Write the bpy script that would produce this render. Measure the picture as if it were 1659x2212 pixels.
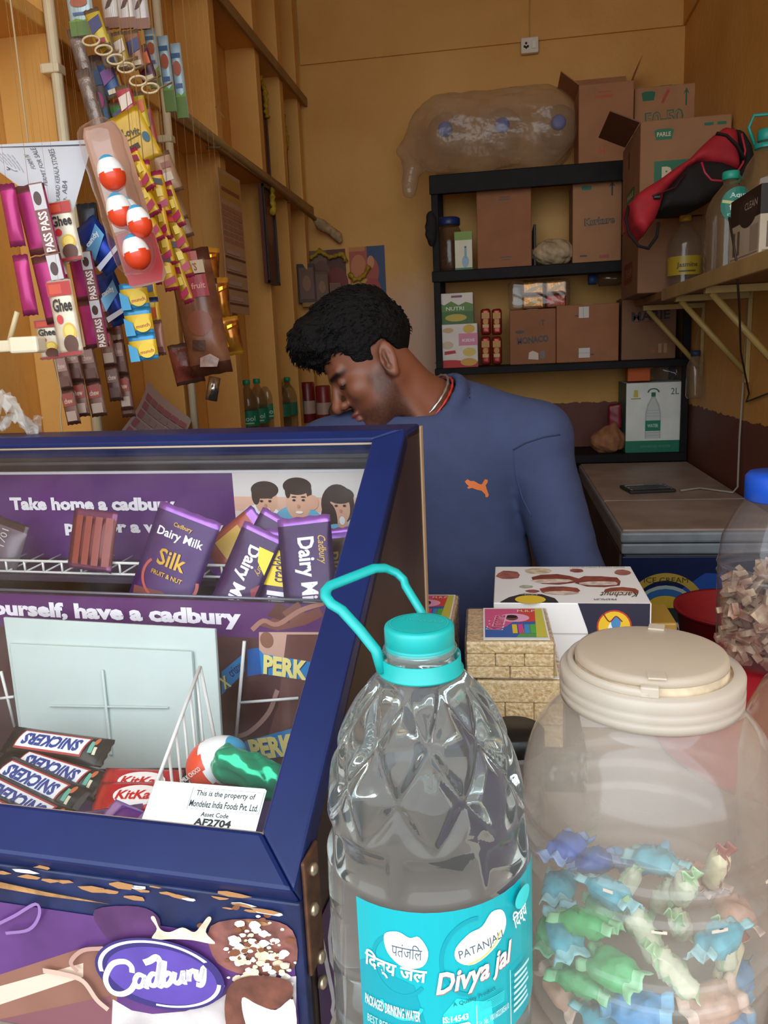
import bpy, bmesh, math, random
import numpy as np
from mathutils import Vector, Matrix
from mathutils.bvhtree import BVHTree
for o in list(bpy.data.objects): bpy.data.objects.remove(o)
SC = bpy.context.scene; COL = SC.collection
rnd = random.Random(11)

# ------------------------------------------------------------------ camera
F = 1700.0; CX, CY = 829.5, 1106.0                # focal length and centre in pixels of the 1659x2212 frame
YAW, PITCH, ROLL, HC = .16, .198, .045, 1.43
f0 = np.array([-math.sin(YAW), math.cos(YAW), 0.]); r0 = np.array([math.cos(YAW), math.sin(YAW), 0.])
CD = f0*math.cos(PITCH)+np.array([0, 0, -math.sin(PITCH)])
_u0 = np.cross(r0, CD)
CR = math.cos(ROLL)*r0-math.sin(ROLL)*_u0
CU = math.cos(ROLL)*_u0+math.sin(ROLL)*r0
CC = np.array([0, 0, HC])
cam = bpy.data.cameras.new('camera'); camo = bpy.data.objects.new('camera', cam); COL.objects.link(camo)
cam.sensor_fit = 'VERTICAL'; cam.sensor_height = 36; cam.lens = F*36/2212; cam.clip_start = .02
cm = Matrix.Identity(4)
for i in range(3):
    cm[i][0] = CR[i]; cm[i][1] = CU[i]; cm[i][2] = -CD[i]; cm[i][3] = CC[i]
camo.matrix_world = cm; SC.camera = camo

# ------------------------------------------------------------------ daylight (overcast sky through the open shop front)
w = bpy.data.worlds.new('world'); SC.world = w; w.use_nodes = True
bg = w.node_tree.nodes['Background']; bg.inputs[0].default_value = (.86, .94, 1, 1); bg.inputs[1].default_value = 1.9
al = bpy.data.lights.new('portal', 'AREA'); al.shape = 'RECTANGLE'; al.size = 2.0; al.size_y = 3.35
al.cycles.is_portal = True
alo = bpy.data.objects.new('portal', al); COL.objects.link(alo); alo.location = (-.16, .12, 1.6); alo.rotation_euler = (math.pi/2, 0, 0)
vs = SC.view_settings; vs.view_transform = 'Standard'; vs.look = 'None'; vs.gamma = 1; vs.use_curve_mapping = False; vs.exposure = 0.95

# ------------------------------------------------------------------ pixel -> place
def ray(u, v): return CD+CR*(u-CX)/F-CU*(v-CY)/F
def aD(u, v, d): return CC+ray(u, v)*d
def aY(u, v, Y): r = ray(u, v); return CC+r*(Y/r[1])
def aX(u, v, X): r = ray(u, v); return CC+r*(X/r[0])
def aZ(u, v, Z): r = ray(u, v); return CC+r*((Z-CC[2])/r[2])
def aP(u, v, P, N): r = ray(u, v); return CC+r*(((np.asarray(P)-CC)@N)/(r@N))

# ------------------------------------------------------------------ materials
MATS = {}
def lin(c):
    if isinstance(c, str): c = [int(c[i:i+2], 16)/255 for i in (0, 2, 4)]
    return tuple(x/12.92 if x <= .04045 else ((x+.055)/1.055)**2.4 for x in c)+(1,)
def mat(c, rough=.55, metal=0, noise=0, scale=8, coat=0, bump=0, bscale=60, spec=.5, c2=None):
    key = (c if isinstance(c, str) else tuple(c), rough, metal, noise, scale, coat, bump, bscale, c2)
    if key in MATS: return MATS[key]
    m = bpy.data.materials.new('m%03d' % len(MATS)); m.use_nodes = True; nt = m.node_tree
    b = nt.nodes['Principled BSDF']; col = lin(c)
    b.inputs['Base Color'].default_value = col; b.inputs['Roughness'].default_value = rough
    b.inputs['Metallic'].default_value = metal; b.inputs['Coat Weight'].default_value = coat
    b.inputs['Specular IOR Level'].default_value = spec
    if noise or c2:
        tc = nt.nodes.new('ShaderNodeTexCoord'); n = nt.nodes.new('ShaderNodeTexNoise')
        n.inputs['Scale'].default_value = scale; n.inputs['Detail'].default_value = 5
        nt.links.new(tc.outputs['Object'], n.inputs['Vector'])
        r = nt.nodes.new('ShaderNodeValToRGB')
        r.color_ramp.elements[0].position = .35; r.color_ramp.elements[1].position = .68
        r.color_ramp.elements[0].color = tuple(x*(1-noise) for x in col[:3])+(1,) if not c2 else lin(c2)
        r.color_ramp.elements[1].color = tuple(min(1, x*(1+noise*.5)) for x in col[:3])+(1,) if not c2 else col
        nt.links.new(n.outputs['Fac'], r.inputs['Fac']); nt.links.new(r.outputs['Color'], b.inputs['Base Color'])
    if bump:
        tc = nt.nodes.new('ShaderNodeTexCoord'); n = nt.nodes.new('ShaderNodeTexNoise'); n.inputs['Scale'].default_value = bscale
        n.inputs['Detail'].default_value = 4
        nt.links.new(tc.outputs['Object'], n.inputs['Vector'])
        bp = nt.nodes.new('ShaderNodeBump'); bp.inputs['Strength'].default_value = bump; bp.inputs['Distance'].default_value = .01
        nt.links.new(n.outputs['Fac'], bp.inputs['Height']); nt.links.new(bp.outputs['Normal'], b.inputs['Normal'])
    MATS[key] = m; return m
def film(name, c, haze=.2, rough=.12, ior=1.45, noise=0, scale=6, gl=1.0, bump=0, bscale=30):
    """thin clear plastic or glass: see-through, a share of haze (dust, milky plastic) and a fresnel gloss"""
    if name in MATS: return MATS[name]
    m = bpy.data.materials.new(name); m.use_nodes = True; nt = m.node_tree; N = nt.nodes; Lk = nt.links
    for n in list(N): N.remove(n)
    out = N.new('ShaderNodeOutputMaterial'); tr = N.new('ShaderNodeBsdfTransparent'); df = N.new('ShaderNodeBsdfDiffuse'); tl = N.new('ShaderNodeBsdfTranslucent')
    gs = N.new('ShaderNodeBsdfGlossy'); gs.inputs['Roughness'].default_value = rough; gs.inputs['Color'].default_value = (gl, gl, gl, 1)
    tr.inputs[0].default_value = tuple(.93+.07*x for x in lin(c)[:3])+(1,) if haze > .02 else (1, 1, 1, 1)
    df.inputs[0].default_value = lin(c); tl.inputs[0].default_value = lin(c)
    ms = N.new('ShaderNodeMixShader'); ms.inputs[0].default_value = .5; Lk.new(df.outputs[0], ms.inputs[1]); Lk.new(tl.outputs[0], ms.inputs[2])
    mh = N.new('ShaderNodeMixShader'); mh.inputs[0].default_value = haze; Lk.new(tr.outputs[0], mh.inputs[1]); Lk.new(ms.outputs[0], mh.inputs[2])
    if noise:
        tc = N.new('ShaderNodeTexCoord'); nz = N.new('ShaderNodeTexNoise'); nz.inputs['Scale'].default_value = scale; nz.inputs['Detail'].default_value = 6
        Lk.new(tc.outputs['Object'], nz.inputs['Vector'])
        mr = N.new('ShaderNodeMapRange'); mr.inputs[1].default_value = .3; mr.inputs[2].default_value = .75
        mr.inputs[3].default_value = max(0, haze-noise); mr.inputs[4].default_value = min(1, haze+noise)
        Lk.new(nz.outputs['Fac'], mr.inputs[0]); Lk.new(mr.outputs[0], mh.inputs[0])
    fr = N.new('ShaderNodeLayerWeight'); fr.inputs[0].default_value = .5; pw = N.new('ShaderNodeMath'); pw.operation = 'POWER'; pw.inputs[1].default_value = 5
    f0_ = ((ior-1)/(ior+1))**2; sk = N.new('ShaderNodeMath'); sk.operation = 'MULTIPLY_ADD'; sk.inputs[1].default_value = 1-f0_; sk.inputs[2].default_value = f0_
    Lk.new(fr.outputs['Facing'], pw.inputs[0]); Lk.new(pw.outputs[0], sk.inputs[0])          # Schlick fresnel, the same from both sides
    mg = N.new('ShaderNodeMixShader'); Lk.new(sk.outputs[0], mg.inputs[0]); Lk.new(mh.outputs[0], mg.inputs[1]); Lk.new(gs.outputs[0], mg.inputs[2])
    if bump:
        tc = N.new('ShaderNodeTexCoord'); nz = N.new('ShaderNodeTexNoise'); nz.inputs['Scale'].default_value = bscale
        Lk.new(tc.outputs['Object'], nz.inputs['Vector']); bp = N.new('ShaderNodeBump'); bp.inputs['Strength'].default_value = bump; bp.inputs['Distance'].default_value = .01
        Lk.new(nz.outputs['Fac'], bp.inputs['Height']); Lk.new(bp.outputs[0], gs.inputs['Normal']); Lk.new(bp.outputs[0], fr.inputs['Normal'])
    Lk.new(mg.outputs[0], out.inputs[0]); MATS[name] = m; return m
def glass(name, c='ffffff', ior=1.33, rough=0.0):
    if name in MATS: return MATS[name]
    m = bpy.data.materials.new(name); m.use_nodes = True; nt = m.node_tree
    for n in list(nt.nodes): nt.nodes.remove(n)
    out = nt.nodes.new('ShaderNodeOutputMaterial'); g = nt.nodes.new('ShaderNodeBsdfGlass')
    g.inputs['Color'].default_value = lin(c); g.inputs['IOR'].default_value = ior; g.inputs['Roughness'].default_value = rough
    nt.links.new(g.outputs[0], out.inputs[0]); MATS[name] = m; return m

# ------------------------------------------------------------------ objects
def link(o, parent=None):
    COL.objects.link(o)
    if parent is not None: o.parent = parent
    return o
def tag(o, label=None, cat=None, group=None, kind=None):
    if label: o['label'] = label
    if cat: o['category'] = cat
    if group: o['group'] = group
    if kind: o['kind'] = kind
    return o
def thing(name, label, cat, loc=(0, 0, 0), rz=0, group=None, tilt=(0, 0)):
    o = bpy.data.objects.new(name, None); o.empty_display_size = .05; link(o)
    o.location = loc; o.rotation_euler = (tilt[0], tilt[1], rz)
    return tag(o, label, cat, group)
def mesh(name, v, f, m, parent=None, smooth=False, mi=None, loc=None):
    me = bpy.data.meshes.new(name); me.from_pydata([tuple(map(float, p)) for p in v], [], [tuple(map(int, q)) for q in f])
    for x in (m if isinstance(m, (list, tuple)) else [m]): me.materials.append(x)
    if mi is not None: me.polygons.foreach_set('material_index', np.asarray(mi, dtype=np.int32))
    if smooth: me.polygons.foreach_set('use_smooth', [True]*len(me.polygons))
    me.update(); o = bpy.data.objects.new(name, me); link(o, parent)
    if loc is not None: o.location = loc
    return o
def recalc(o):
    bm = bmesh.new(); bm.from_mesh(o.data); bmesh.ops.recalc_face_normals(bm, faces=bm.faces); bm.to_mesh(o.data); bm.free(); return o
def bmo(name, bm, m, parent=None, smooth=False):
    me = bpy.data.meshes.new(name); bmesh.ops.recalc_face_normals(bm, faces=bm.faces); bm.to_mesh(me); bm.free()
    for x in (m if isinstance(m, (list, tuple)) else [m]): me.materials.append(x)
    if smooth: me.polygons.foreach_set('use_smooth', [True]*len(me.polygons))
    return link(bpy.data.objects.new(name, me), parent)
def addbox(bm, lo, hi, bev=0, M=None):
    r = bmesh.ops.create_cube(bm, size=1); vs = r['verts']
    for q in vs:
        q.co = Vector(((q.co.x+.5)*(hi[0]-lo[0])+lo[0], (q.co.y+.5)*(hi[1]-lo[1])+lo[1], (q.co.z+.5)*(hi[2]-lo[2])+lo[2]))
    if bev:
        es = list({e for q in vs for e in q.link_edges})
        r = bmesh.ops.bevel(bm, geom=es, offset=bev, segments=2, profile=.5, affect='EDGES'); vs = list({q for fc in r['faces'] for q in fc.verts}|{q for q in vs if q.is_valid})
    if M is not None: bmesh.ops.transform(bm, matrix=M, verts=vs)
    return vs
def box(name, lo, hi, m, parent=None, bev=0.0, M=None, smooth=False):
    bm = bmesh.new(); addbox(bm, lo, hi, bev, M); return bmo(name, bm, m, parent, smooth)
def hexa(name, P, m, parent=None, bev=0):
    """eight corners: 0-3 lower ring, 4-7 upper ring"""
    bm = bmesh.new(); v = [bm.verts.new(tuple(map(float, p))) for p in P]
    for q in ((3, 2, 1, 0), (4, 5, 6, 7), (0, 1, 5, 4), (1, 2, 6, 5), (2, 3, 7, 6), (3, 0, 4, 7)): bm.faces.new([v[i] for i in q])
    if bev: bmesh.ops.bevel(bm, geom=list(bm.edges), offset=bev, segments=2, profile=.5, affect='EDGES')
    return bmo(name, bm, m, parent)
def lathe(name, prof, m, parent=None, n=32, smooth=True, loc=None, cap=True, rfun=None, M=None):
    v = []; f = []
    for i, (r, z) in enumerate(prof):
        for k in range(n):
            t = 2*math.pi*k/n; rr = r if rfun is None else rfun(r, t, z)
            v.append((rr*math.cos(t), rr*math.sin(t), z))
    for i in range(len(prof)-1):
        for k in range(n):
            a = i*n+k; b = i*n+(k+1) % n; f.append((a, b, b+n, a+n))
    if cap:
        if prof[0][0] > 1e-5: f.append(tuple(range(n-1, -1, -1)))
        if prof[-1][0] > 1e-5: f.append(tuple(range((len(prof)-1)*n, len(prof)*n)))
    if M is not None: v = [M @ Vector(p) for p in v]
    o = mesh(name, v, f, m, parent, smooth, loc=loc); return o
def tube(name, pts, r, m, parent=None, n=8, closed=False, flat=1.0, smooth=True):
    P = [Vector(tuple(map(float, p))) for p in pts]; v = []; f = []; N = len(P); up = Vector((0, 0, 1)); prev = None
    for i, p in enumerate(P):
        t = (P[(i+1) % N]-P[i-1]) if closed else (P[min(i+1, N-1)]-P[max(i-1, 0)])
        t.normalize()
        if prev is None:
            a = t.orthogonal().normalized() if abs(t.dot(up)) > .95 else t.cross(up).normalized()
        else: a = (prev-t*prev.dot(t)).normalized()
        prev = a; b = t.cross(a); rr = r[i] if isinstance(r, (list, tuple)) else r
        for k in range(n):
            q = 2*math.pi*k/n; v.append(p+a*(math.cos(q)*rr)+b*(math.sin(q)*rr*flat))
    for i in range(N if closed else N-1):
        for k in range(n):
            j = (i+1) % N; f.append((i*n+k, i*n+(k+1) % n, j*n+(k+1) % n, j*n+k))
    if not closed: f += [tuple(range(n-1, -1, -1)), tuple(range((N-1)*n, N*n))]
    return recalc(mesh(name, v, f, m, parent, smooth))
def rod(name, a, b, r, m, parent=None, n=8): return tube(name, [a, b], r, m, parent, n)
def dup(o, loc=None, rz=None, label=None, group=None, tilt=None):
    c = o.copy(); COL.objects.link(c)
    if loc is not None: c.location = loc
    if rz is not None or tilt is not None:
        t = tilt or (c.rotation_euler.x, c.rotation_euler.y); c.rotation_euler = (t[0], t[1], c.rotation_euler.z if rz is None else rz)
    if label: c['label'] = label
    if group: c['group'] = group
    for ch in o.children:
        d = ch.copy(); COL.objects.link(d); d.parent = c
        for g in ch.children:
            e = g.copy(); COL.objects.link(e); e.parent = d
    return c

# ------------------------------------------------------------------ flat print: coloured polygons and lettering laid on a face
_TXT = {}
def textmesh(s, bold=0.0):
    k = (s, bold)
    if k in _TXT: return _TXT[k]
    cu = bpy.data.curves.new('t', 'FONT'); cu.body = s; cu.size = 1; cu.offset = bold; cu.resolution_u = 2
    o = bpy.data.objects.new('t', cu); COL.objects.link(o)
    dg = bpy.context.evaluated_depsgraph_get(); dg.update()
    me = bpy.data.meshes.new_from_object(o.evaluated_get(dg))
    v = np.array([tuple(q.co)[:2] for q in me.vertices]) if len(me.vertices) else np.zeros((3, 2)); f = [tuple(p.vertices) for p in me.polygons]
    bpy.data.objects.remove(o); bpy.data.curves.remove(cu); bpy.data.meshes.remove(me)
    if len(v):
        lo = v.min(0); hi = v.max(0); v = (v-lo)/np.maximum(hi-lo, 1e-6)-.5
    _TXT[k] = (v, f); return _TXT[k]
class Print:
    def __init__(s, w, h, O=(0, 0, 0), ex=(1, 0, 0), ey=(0, 0, 1), off=.0004, step=.00005, warp=None, seg=0):
        s.w, s.h = w, h; s.O = Vector(O); s.ex = Vector(ex); s.ey = Vector(ey); s.n = s.ex.cross(s.ey).normalized()
        s.off = off; s.step = step; s.v = []; s.f = []; s.mi = []; s.ms = []; s.warp = warp; s.seg = seg
    def _m(s, m):
        if isinstance(m, str): m = mat(m, .5)
        if m not in s.ms: s.ms.append(m)
        return s.ms.index(m)
    def _add(s, pts, faces, m):
        k = s._m(m); b = len(s.v)
        if s.seg:
            bm = bmesh.new(); vv = [bm.verts.new((p[0]*s.w, p[1]*s.h, 0)) for p in pts]
            for q in faces:
                try: bm.faces.new([vv[i] for i in q])
                except ValueError: pass
            bmesh.ops.triangulate(bm, faces=bm.faces)
            for _ in range(4):
                es = [e for e in bm.edges if e.calc_length() > s.seg]
                if not es: break
                bmesh.ops.subdivide_edges(bm, edges=es, cuts=1); bmesh.ops.triangulate(bm, faces=bm.faces)
            bm.verts.index_update(); pts = [(q.co.x/s.w, q.co.y/s.h) for q in bm.verts]; faces = [tuple(q.index for q in fc.verts) for fc in bm.faces]; bm.free()
        for p in pts:
            x, y = p[0]*s.w, p[1]*s.h
            s.v.append(s.warp(x, y, s.off) if s.warp else s.O+s.ex*x+s.ey*y+s.n*s.off)
        for q in faces: s.f.append(tuple(i+b for i in q)); s.mi.append(k)
        s.off += s.step; return s
    def poly(s, pts, m): return s._add(pts, [tuple(range(len(pts)))], m)
    def rect(s, x0, y0, x1, y1, m): return s.poly([(x0, y0), (x1, y0), (x1, y1), (x0, y1)], m)
    def ell(s, cx, cy, rx, ry, m, n=24, rot=0, a0=0, a1=2*math.pi):
        full = a1-a0 > 6.28; c, q = math.cos(rot), math.sin(rot); A = s.w/s.h; pts = []
        for i in range(n if full else n+1):
            t = a0+(a1-a0)*i/n; x, y = rx*math.cos(t), ry*math.sin(t)/A if False else ry*math.sin(t)
            X, Y = x*s.w, y*s.h; pts.append((cx+(X*c-Y*q)/s.w, cy+(X*q+Y*c)/s.h))
        return s.poly(pts, m)
    def ring(s, cx, cy, rx, ry, th, m, n=32, a0=0, a1=2*math.pi, rot=0):
        pts = []; f = []; c, q = math.cos(rot), math.sin(rot)
        for i in range(n+1):
            t = a0+(a1-a0)*i/n
            for k in (1, 1-th):
                X, Y = rx*k*math.cos(t)*s.w, ry*k*math.sin(t)*s.h; pts.append((cx+(X*c-Y*q)/s.w, cy+(X*q+Y*c)/s.h))
        for i in range(n): f.append((2*i, 2*i+1, 2*i+3, 2*i+2))
        return s._add(pts, f, m)
    def text(s, t, cx, cy, w, h, m, rot=0, shear=0, bold=0.0):
        v, f = textmesh(t, bold); c, q = math.cos(rot), math.sin(rot); pts = []
        for x, y in v:
            X = (x*w*s.w)+shear*y*h*s.h; Y = y*h*s.h; pts.append((cx+(X*c-Y*q)/s.w, cy+(X*q+Y*c)/s.h))
        return s._add(pts, f, m)
    def blob(s, P, m, k=4):
        """closed outline smoothed through its points"""
        n = len(P); Q = []
        for i in range(n):
            a, b, c, d = [Vector(P[(i+j) % n]) for j in (-1, 0, 1, 2)]
            for q in range(k): t = q/k; w_ = .5*((2*b)+(c-a)*t+(2*a-5*b+4*c-d)*t*t+(3*b-a-3*c+d)*t**3); Q.append((w_.x, w_.y))
        return s.poly(Q, m)
    def stroke(s, P, th, m):
        """thick polyline, th in metres"""
        Q = [Vector((p[0]*s.w, p[1]*s.h)) for p in P]; pts = []; f = []
        if len(Q) > 2:                                   # smooth through the points
            E_ = [Q[0]*2-Q[1]]+Q+[Q[-1]*2-Q[-2]]; R_ = []
            for i in range(1, len(E_)-2):
                a, b, c, d = E_[i-1:i+3]
                for k in range(5):
                    t = k/5; R_.append(.5*((2*b)+(c-a)*t+(2*a-5*b+4*c-d)*t*t+(3*b-a-3*c+d)*t**3))
            Q = R_+[Q[-1]]
        for i, p in enumerate(Q):
            t = (Q[min(i+1, len(Q)-1)]-Q[max(i-1, 0)]).normalized(); n = Vector((-t.y, t.x))*th*.5
            for a in (p+n, p-n): pts.append((a.x/s.w, a.y/s.h))
        for i in range(len(Q)-1): f.append((2*i, 2*i+1, 2*i+3, 2*i+2))
        return s._add(pts, f, m)
    def done(s, parent, name='print'):
        if not s.f: return None
        return mesh(name, s.v, s.f, s.ms, parent, mi=s.mi)
def lines(pr, x0, x1, y0, y1, n, m, th=.35, jag=.2):
    for i in range(n):
        y = y1-(y1-y0)*(i+.5)/n; h = (y1-y0)/n*th; pr.rect(x0, y-h/2, x1-(x1-x0)*jag*rnd.random(), y+h/2, m)

# ------------------------------------------------------------------ smooth implicit surfaces (surface nets)
def nets(fn, lo, hi, h):
    ax = [np.arange(lo[i], hi[i]+h, h) for i in range(3)]; X, Y, Z = np.meshgrid(*ax, indexing='ij'); V = fn(X, Y, Z)
    S = V < 0; nx, ny, nz = V.shape; cnt = np.zeros((nx-1, ny-1, nz-1)); acc = np.zeros((nx-1, ny-1, nz-1, 3)); n = (nx, ny, nz); masks = []
    for a in range(3):
        s0 = [slice(None)]*3; s1 = [slice(None)]*3; s0[a] = slice(0, -1); s1[a] = slice(1, None); s0 = tuple(s0); s1 = tuple(s1)
        m = S[s0] != S[s1]; d = V[s0]-V[s1]; t = np.where(m, V[s0]/np.where(d == 0, 1, d), 0)
        pos = np.stack([X[s0], Y[s0], Z[s0]], -1).copy(); pos[..., a] += t*h; masks.append((m, S[s0])); b, c = [i for i in range(3) if i != a]
        for db in (0, 1):
            for dc in (0, 1):
                sl = [slice(None)]*3; sl[b] = slice(db, db+n[b]-1); sl[c] = slice(dc, dc+n[c]-1); sl = tuple(sl)
                cnt += m[sl]; acc += pos[sl]*m[sl][..., None]
    act = cnt > 0; idx = -np.ones(cnt.shape, int); idx[act] = np.arange(act.sum()); verts = acc[act]/cnt[act][:, None]; F_ = []
    for a in range(3):
        m, s = masks[a]; b, c = [(1, 2), (2, 0), (0, 1)][a]; I = np.argwhere(m)
        I = I[(I[:, b] > 0) & (I[:, b] < n[b]-1) & (I[:, c] > 0) & (I[:, c] < n[c]-1)]
        if not len(I): continue
        def g(db, dc):
            J = I.copy(); J[:, b] += db; J[:, c] += dc; return idx[J[:, 0], J[:, 1], J[:, 2]]
        q = np.stack([g(-1, -1), g(0, -1), g(0, 0), g(-1, 0)], 1); fl = ~s[I[:, 0], I[:, 1], I[:, 2]]; q[fl] = q[fl][:, ::-1]; F_.append(q)
    return verts, np.concatenate(F_)
def smin(a, b, k): h = np.clip(.5+.5*(b-a)/k, 0, 1); return b*(1-h)+a*h-k*h*(1-h)
def smax(a, b, k): return -smin(-a, -b, k)
def sdS(P, c, r): return np.sqrt(sum((P[i]-c[i])**2 for i in range(3)))-r
def sdE(P, c, r):
    k0 = np.sqrt(sum(((P[i]-c[i])/r[i])**2 for i in range(3))); k1 = np.sqrt(sum(((P[i]-c[i])/r[i]**2)**2 for i in range(3)))+1e-9
    return k0*(k0-1)/k1
def sdC(P, a, b, ra, rb=None):
    rb = ra if rb is None else rb; a = np.asarray(a, float); b = np.asarray(b, float); d = b-a; L = d@d
    t = np.clip(sum((P[i]-a[i])*d[i] for i in range(3))/L, 0, 1)
    return np.sqrt(sum((P[i]-a[i]-t*d[i])**2 for i in range(3)))-(ra+(rb-ra)*t)
def sdB(P, c, b, r):
    q = [np.abs(P[i]-c[i])-b[i]+r for i in range(3)]
    return np.sqrt(sum(np.maximum(x, 0)**2 for x in q))+np.minimum(np.maximum(np.maximum(q[0], q[1]), q[2]), 0)-r
def wob(X, Y, Z, s, seed=0):
    return (np.sin(X*s+seed)*np.sin(Y*s*1.3+1.7+seed)+np.sin(Z*s*1.1+X*s*.7+seed*2)*np.cos(Y*s*.9-Z*s*.5))*.5
def sdPoly(x, y, P):
    """signed distance to a 2-D outline"""
    d = np.full(x.shape, 1e9); ins = np.zeros(x.shape, bool); n = len(P)
    for i in range(n):
        (ax_, ay_), (bx_, by_) = P[i], P[(i+1) % n]; ex, ey = bx_-ax_, by_-ay_; wx, wy = x-ax_, y-ay_; t = np.clip((wx*ex+wy*ey)/(ex*ex+ey*ey), 0, 1)
        d = np.minimum(d, (wx-ex*t)**2+(wy-ey*t)**2); c = (ay_ <= y) != (by_ <= y)
        with np.errstate(divide='ignore', invalid='ignore'): ins ^= c & (x < ax_+(y-ay_)*ex/(ey if ey else 1e-12))
    return np.where(ins, -1, 1)*np.sqrt(d)
def sdfobj(name, fn, lo, hi, h, m, parent=None, sub=None):
    v, f = nets(fn, lo, hi, h)
    if sub is not None: v = v-np.asarray(sub)
    return mesh(name, v, f, m, parent, True)
# ================================================================== the room
XL, XF, XR, YB, ZC = -1.13, -1.0, .84, 4.2, 3.5          # left wall, its shelf fronts, right wall, back wall, ceiling
def wallmat(name, patch=None, dado=True):
    m = bpy.data.materials.new(name); m.use_nodes = True; nt = m.node_tree; N = nt.nodes; L = nt.links; b = N['Principled BSDF']
    b.inputs['Roughness'].default_value = .62
    ge = N.new('ShaderNodeNewGeometry'); sx = N.new('ShaderNodeSeparateXYZ'); L.new(ge.outputs['Position'], sx.inputs[0])
    n1 = N.new('ShaderNodeTexNoise'); n1.inputs['Scale'].default_value = 2.2; n1.inputs['Detail'].default_value = 7; L.new(ge.outputs['Position'], n1.inputs['Vector'])
    n2 = N.new('ShaderNodeTexNoise'); n2.inputs['Scale'].default_value = 28; n2.inputs['Detail'].default_value = 4; L.new(ge.outputs['Position'], n2.inputs['Vector'])
    rp = N.new('ShaderNodeValToRGB'); rp.color_ramp.elements[0].position = .3; rp.color_ramp.elements[1].position = .7
    rp.color_ramp.elements[0].color = lin('d39a48'); rp.color_ramp.elements[1].color = lin('e5b062'); L.new(n1.outputs['Fac'], rp.inputs['Fac'])
    col = rp.outputs['Color']
    if patch:
        dist = N.new('ShaderNodeVectorMath'); dist.operation = 'DISTANCE'; dist.inputs[1].default_value = patch[:3]
        sc = N.new('ShaderNodeMapRange'); sc.inputs[1].default_value = patch[3]; sc.inputs[2].default_value = patch[3]*.45; sc.inputs[3].default_value = 0; sc.inputs[4].default_value = .75
        ad = N.new('ShaderNodeVectorMath'); ad.operation = 'MULTIPLY_ADD'; L.new(n2.outputs['Color'], ad.inputs[0]); ad.inputs[1].default_value = (.14, .14, .14); L.new(ge.outputs['Position'], ad.inputs[2])
        L.new(ad.outputs[0], dist.inputs[0]); L.new(dist.outputs['Value'], sc.inputs[0])
        mx = N.new('ShaderNodeMixRGB'); mx.inputs[2].default_value = lin('d9b6a4'); L.new(sc.outputs[0], mx.inputs[0]); L.new(col, mx.inputs[1]); col = mx.outputs[0]
    if dado:
        ad = N.new('ShaderNodeMath'); ad.operation = 'MULTIPLY_ADD'; L.new(n2.outputs['Fac'], ad.inputs[0]); ad.inputs[1].default_value = .03; L.new(sx.outputs['Z'], ad.inputs[2])
        cp = N.new('ShaderNodeMath'); cp.operation = 'LESS_THAN'; L.new(ad.outputs[0], cp.inputs[0]); cp.inputs[1].default_value = 1.155
        mx = N.new('ShaderNodeMixRGB'); mx.inputs[2].default_value = lin('6e3a2c'); L.new(cp.outputs[0], mx.inputs[0]); L.new(col, mx.inputs[1]); col = mx.outputs[0]
    L.new(col, b.inputs['Base Color'])
    bp = N.new('ShaderNodeBump'); bp.inputs['Strength'].default_value = .25; bp.inputs['Distance'].default_value = .01; L.new(n2.outputs['Fac'], bp.inputs['Height']); L.new(bp.outputs[0], b.inputs['Normal'])
    return m
MW = wallmat('ochre_paint'); MWB = wallmat('ochre_paint_worn', (-.42, 4.2, 1.52, .42)); MWP = wallmat('ochre_paint_plain', None, False)
def st(o): o['kind'] = 'structure'; return o
st(box('floor', (-1.3, .1, -.1), (1.0, 4.35, 0), mat('7d6f63', .7, noise=.2, scale=4)))
wb = st(box('wall_back', (-1.3, YB, 0), (1.0, YB+.12, ZC), MWB))
st(box('wall_left', (XL-.12, .1, 0), (XL, YB, ZC), MW))
st(box('wall_right', (XR, .1, 0), (XR+.12, YB, ZC), MW))
st(box('ceiling', (-1.3, .1, ZC), (1.0, YB+.12, ZC+.12), mat('d8c4a0', .8, noise=.08, scale=2)))
st(box('wall_front', (-1.3, -.02, 3.25), (1.0, .1, ZC+.12), MWP))
st(box('trim_1', (-1.0, YB-.012, 2.86), (XR, YB, ZC), MWP, bev=.003))
st(box('trim_2', (XR-.012, 1.2, 2.86), (XR, YB-.012, ZC), MWP, bev=.003))
# ground outside the shop
gr = box('street_ground', (-9, -12, -.3), (9, -.05, -.12), mat('7d6c5c', .9, noise=.2, scale=1.5)); st(gr)
st(box('door_step', (-1.4, -.4, -.12), (1.1, .1, -.02), mat('7a6e62', .8, noise=.15, scale=5)))
# niche shelving built into the left wall: fins and slabs are pieces of the wall
WL = bpy.data.objects['wall_left']
FINS = [1.82, 2.40, 2.91, 3.44, 3.80, 4.12]
for y in FINS: box('partition', (XL, y-.03, 0), (XF, y+.03, ZC), MWP, WL, bev=.004)
for z, y0 in ((2.16, .9), (2.68, .9), (1.065, 1.2)): box('shelf_slab', (XL, y0, z), (XF+.012, YB, z+.035), MWP, WL, bev=.004)
for z in (2.16, 2.68): box('shelf_lip', (XF+.012, 2.4, z-.012), (XF+.026, YB, z+.03), mat('a5804c', .7, noise=.2), WL, bev=.003)

# curtain pipe along the shelf front, with the knotted cloth at its far end
t = thing('curtain_pipe', 'thin tan pipe running along the front of the left shelves to a knotted cloth', 'pipe', (XF+.07, 3.2, 2.13))
tube('pipe', [(0, -.82, .02), (0, 0, 0), (0, .88, -.03)], .011, mat('9a7748', .5, noise=.2), t)
for y in (-.5, .5): rod('clip', (-.05, y, .0), (0, y, 0), .006, mat('7d5d34', .6), t)
tube('knot', [(0, .82, -.03), (.01, .9, -.045), (.05, .93, -.07), (.085, .95, -.1), (.1, .95, -.13)], [.014, .03, .022, .026, .01], mat('b79a72', .8, noise=.3, scale=40), t)

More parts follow.
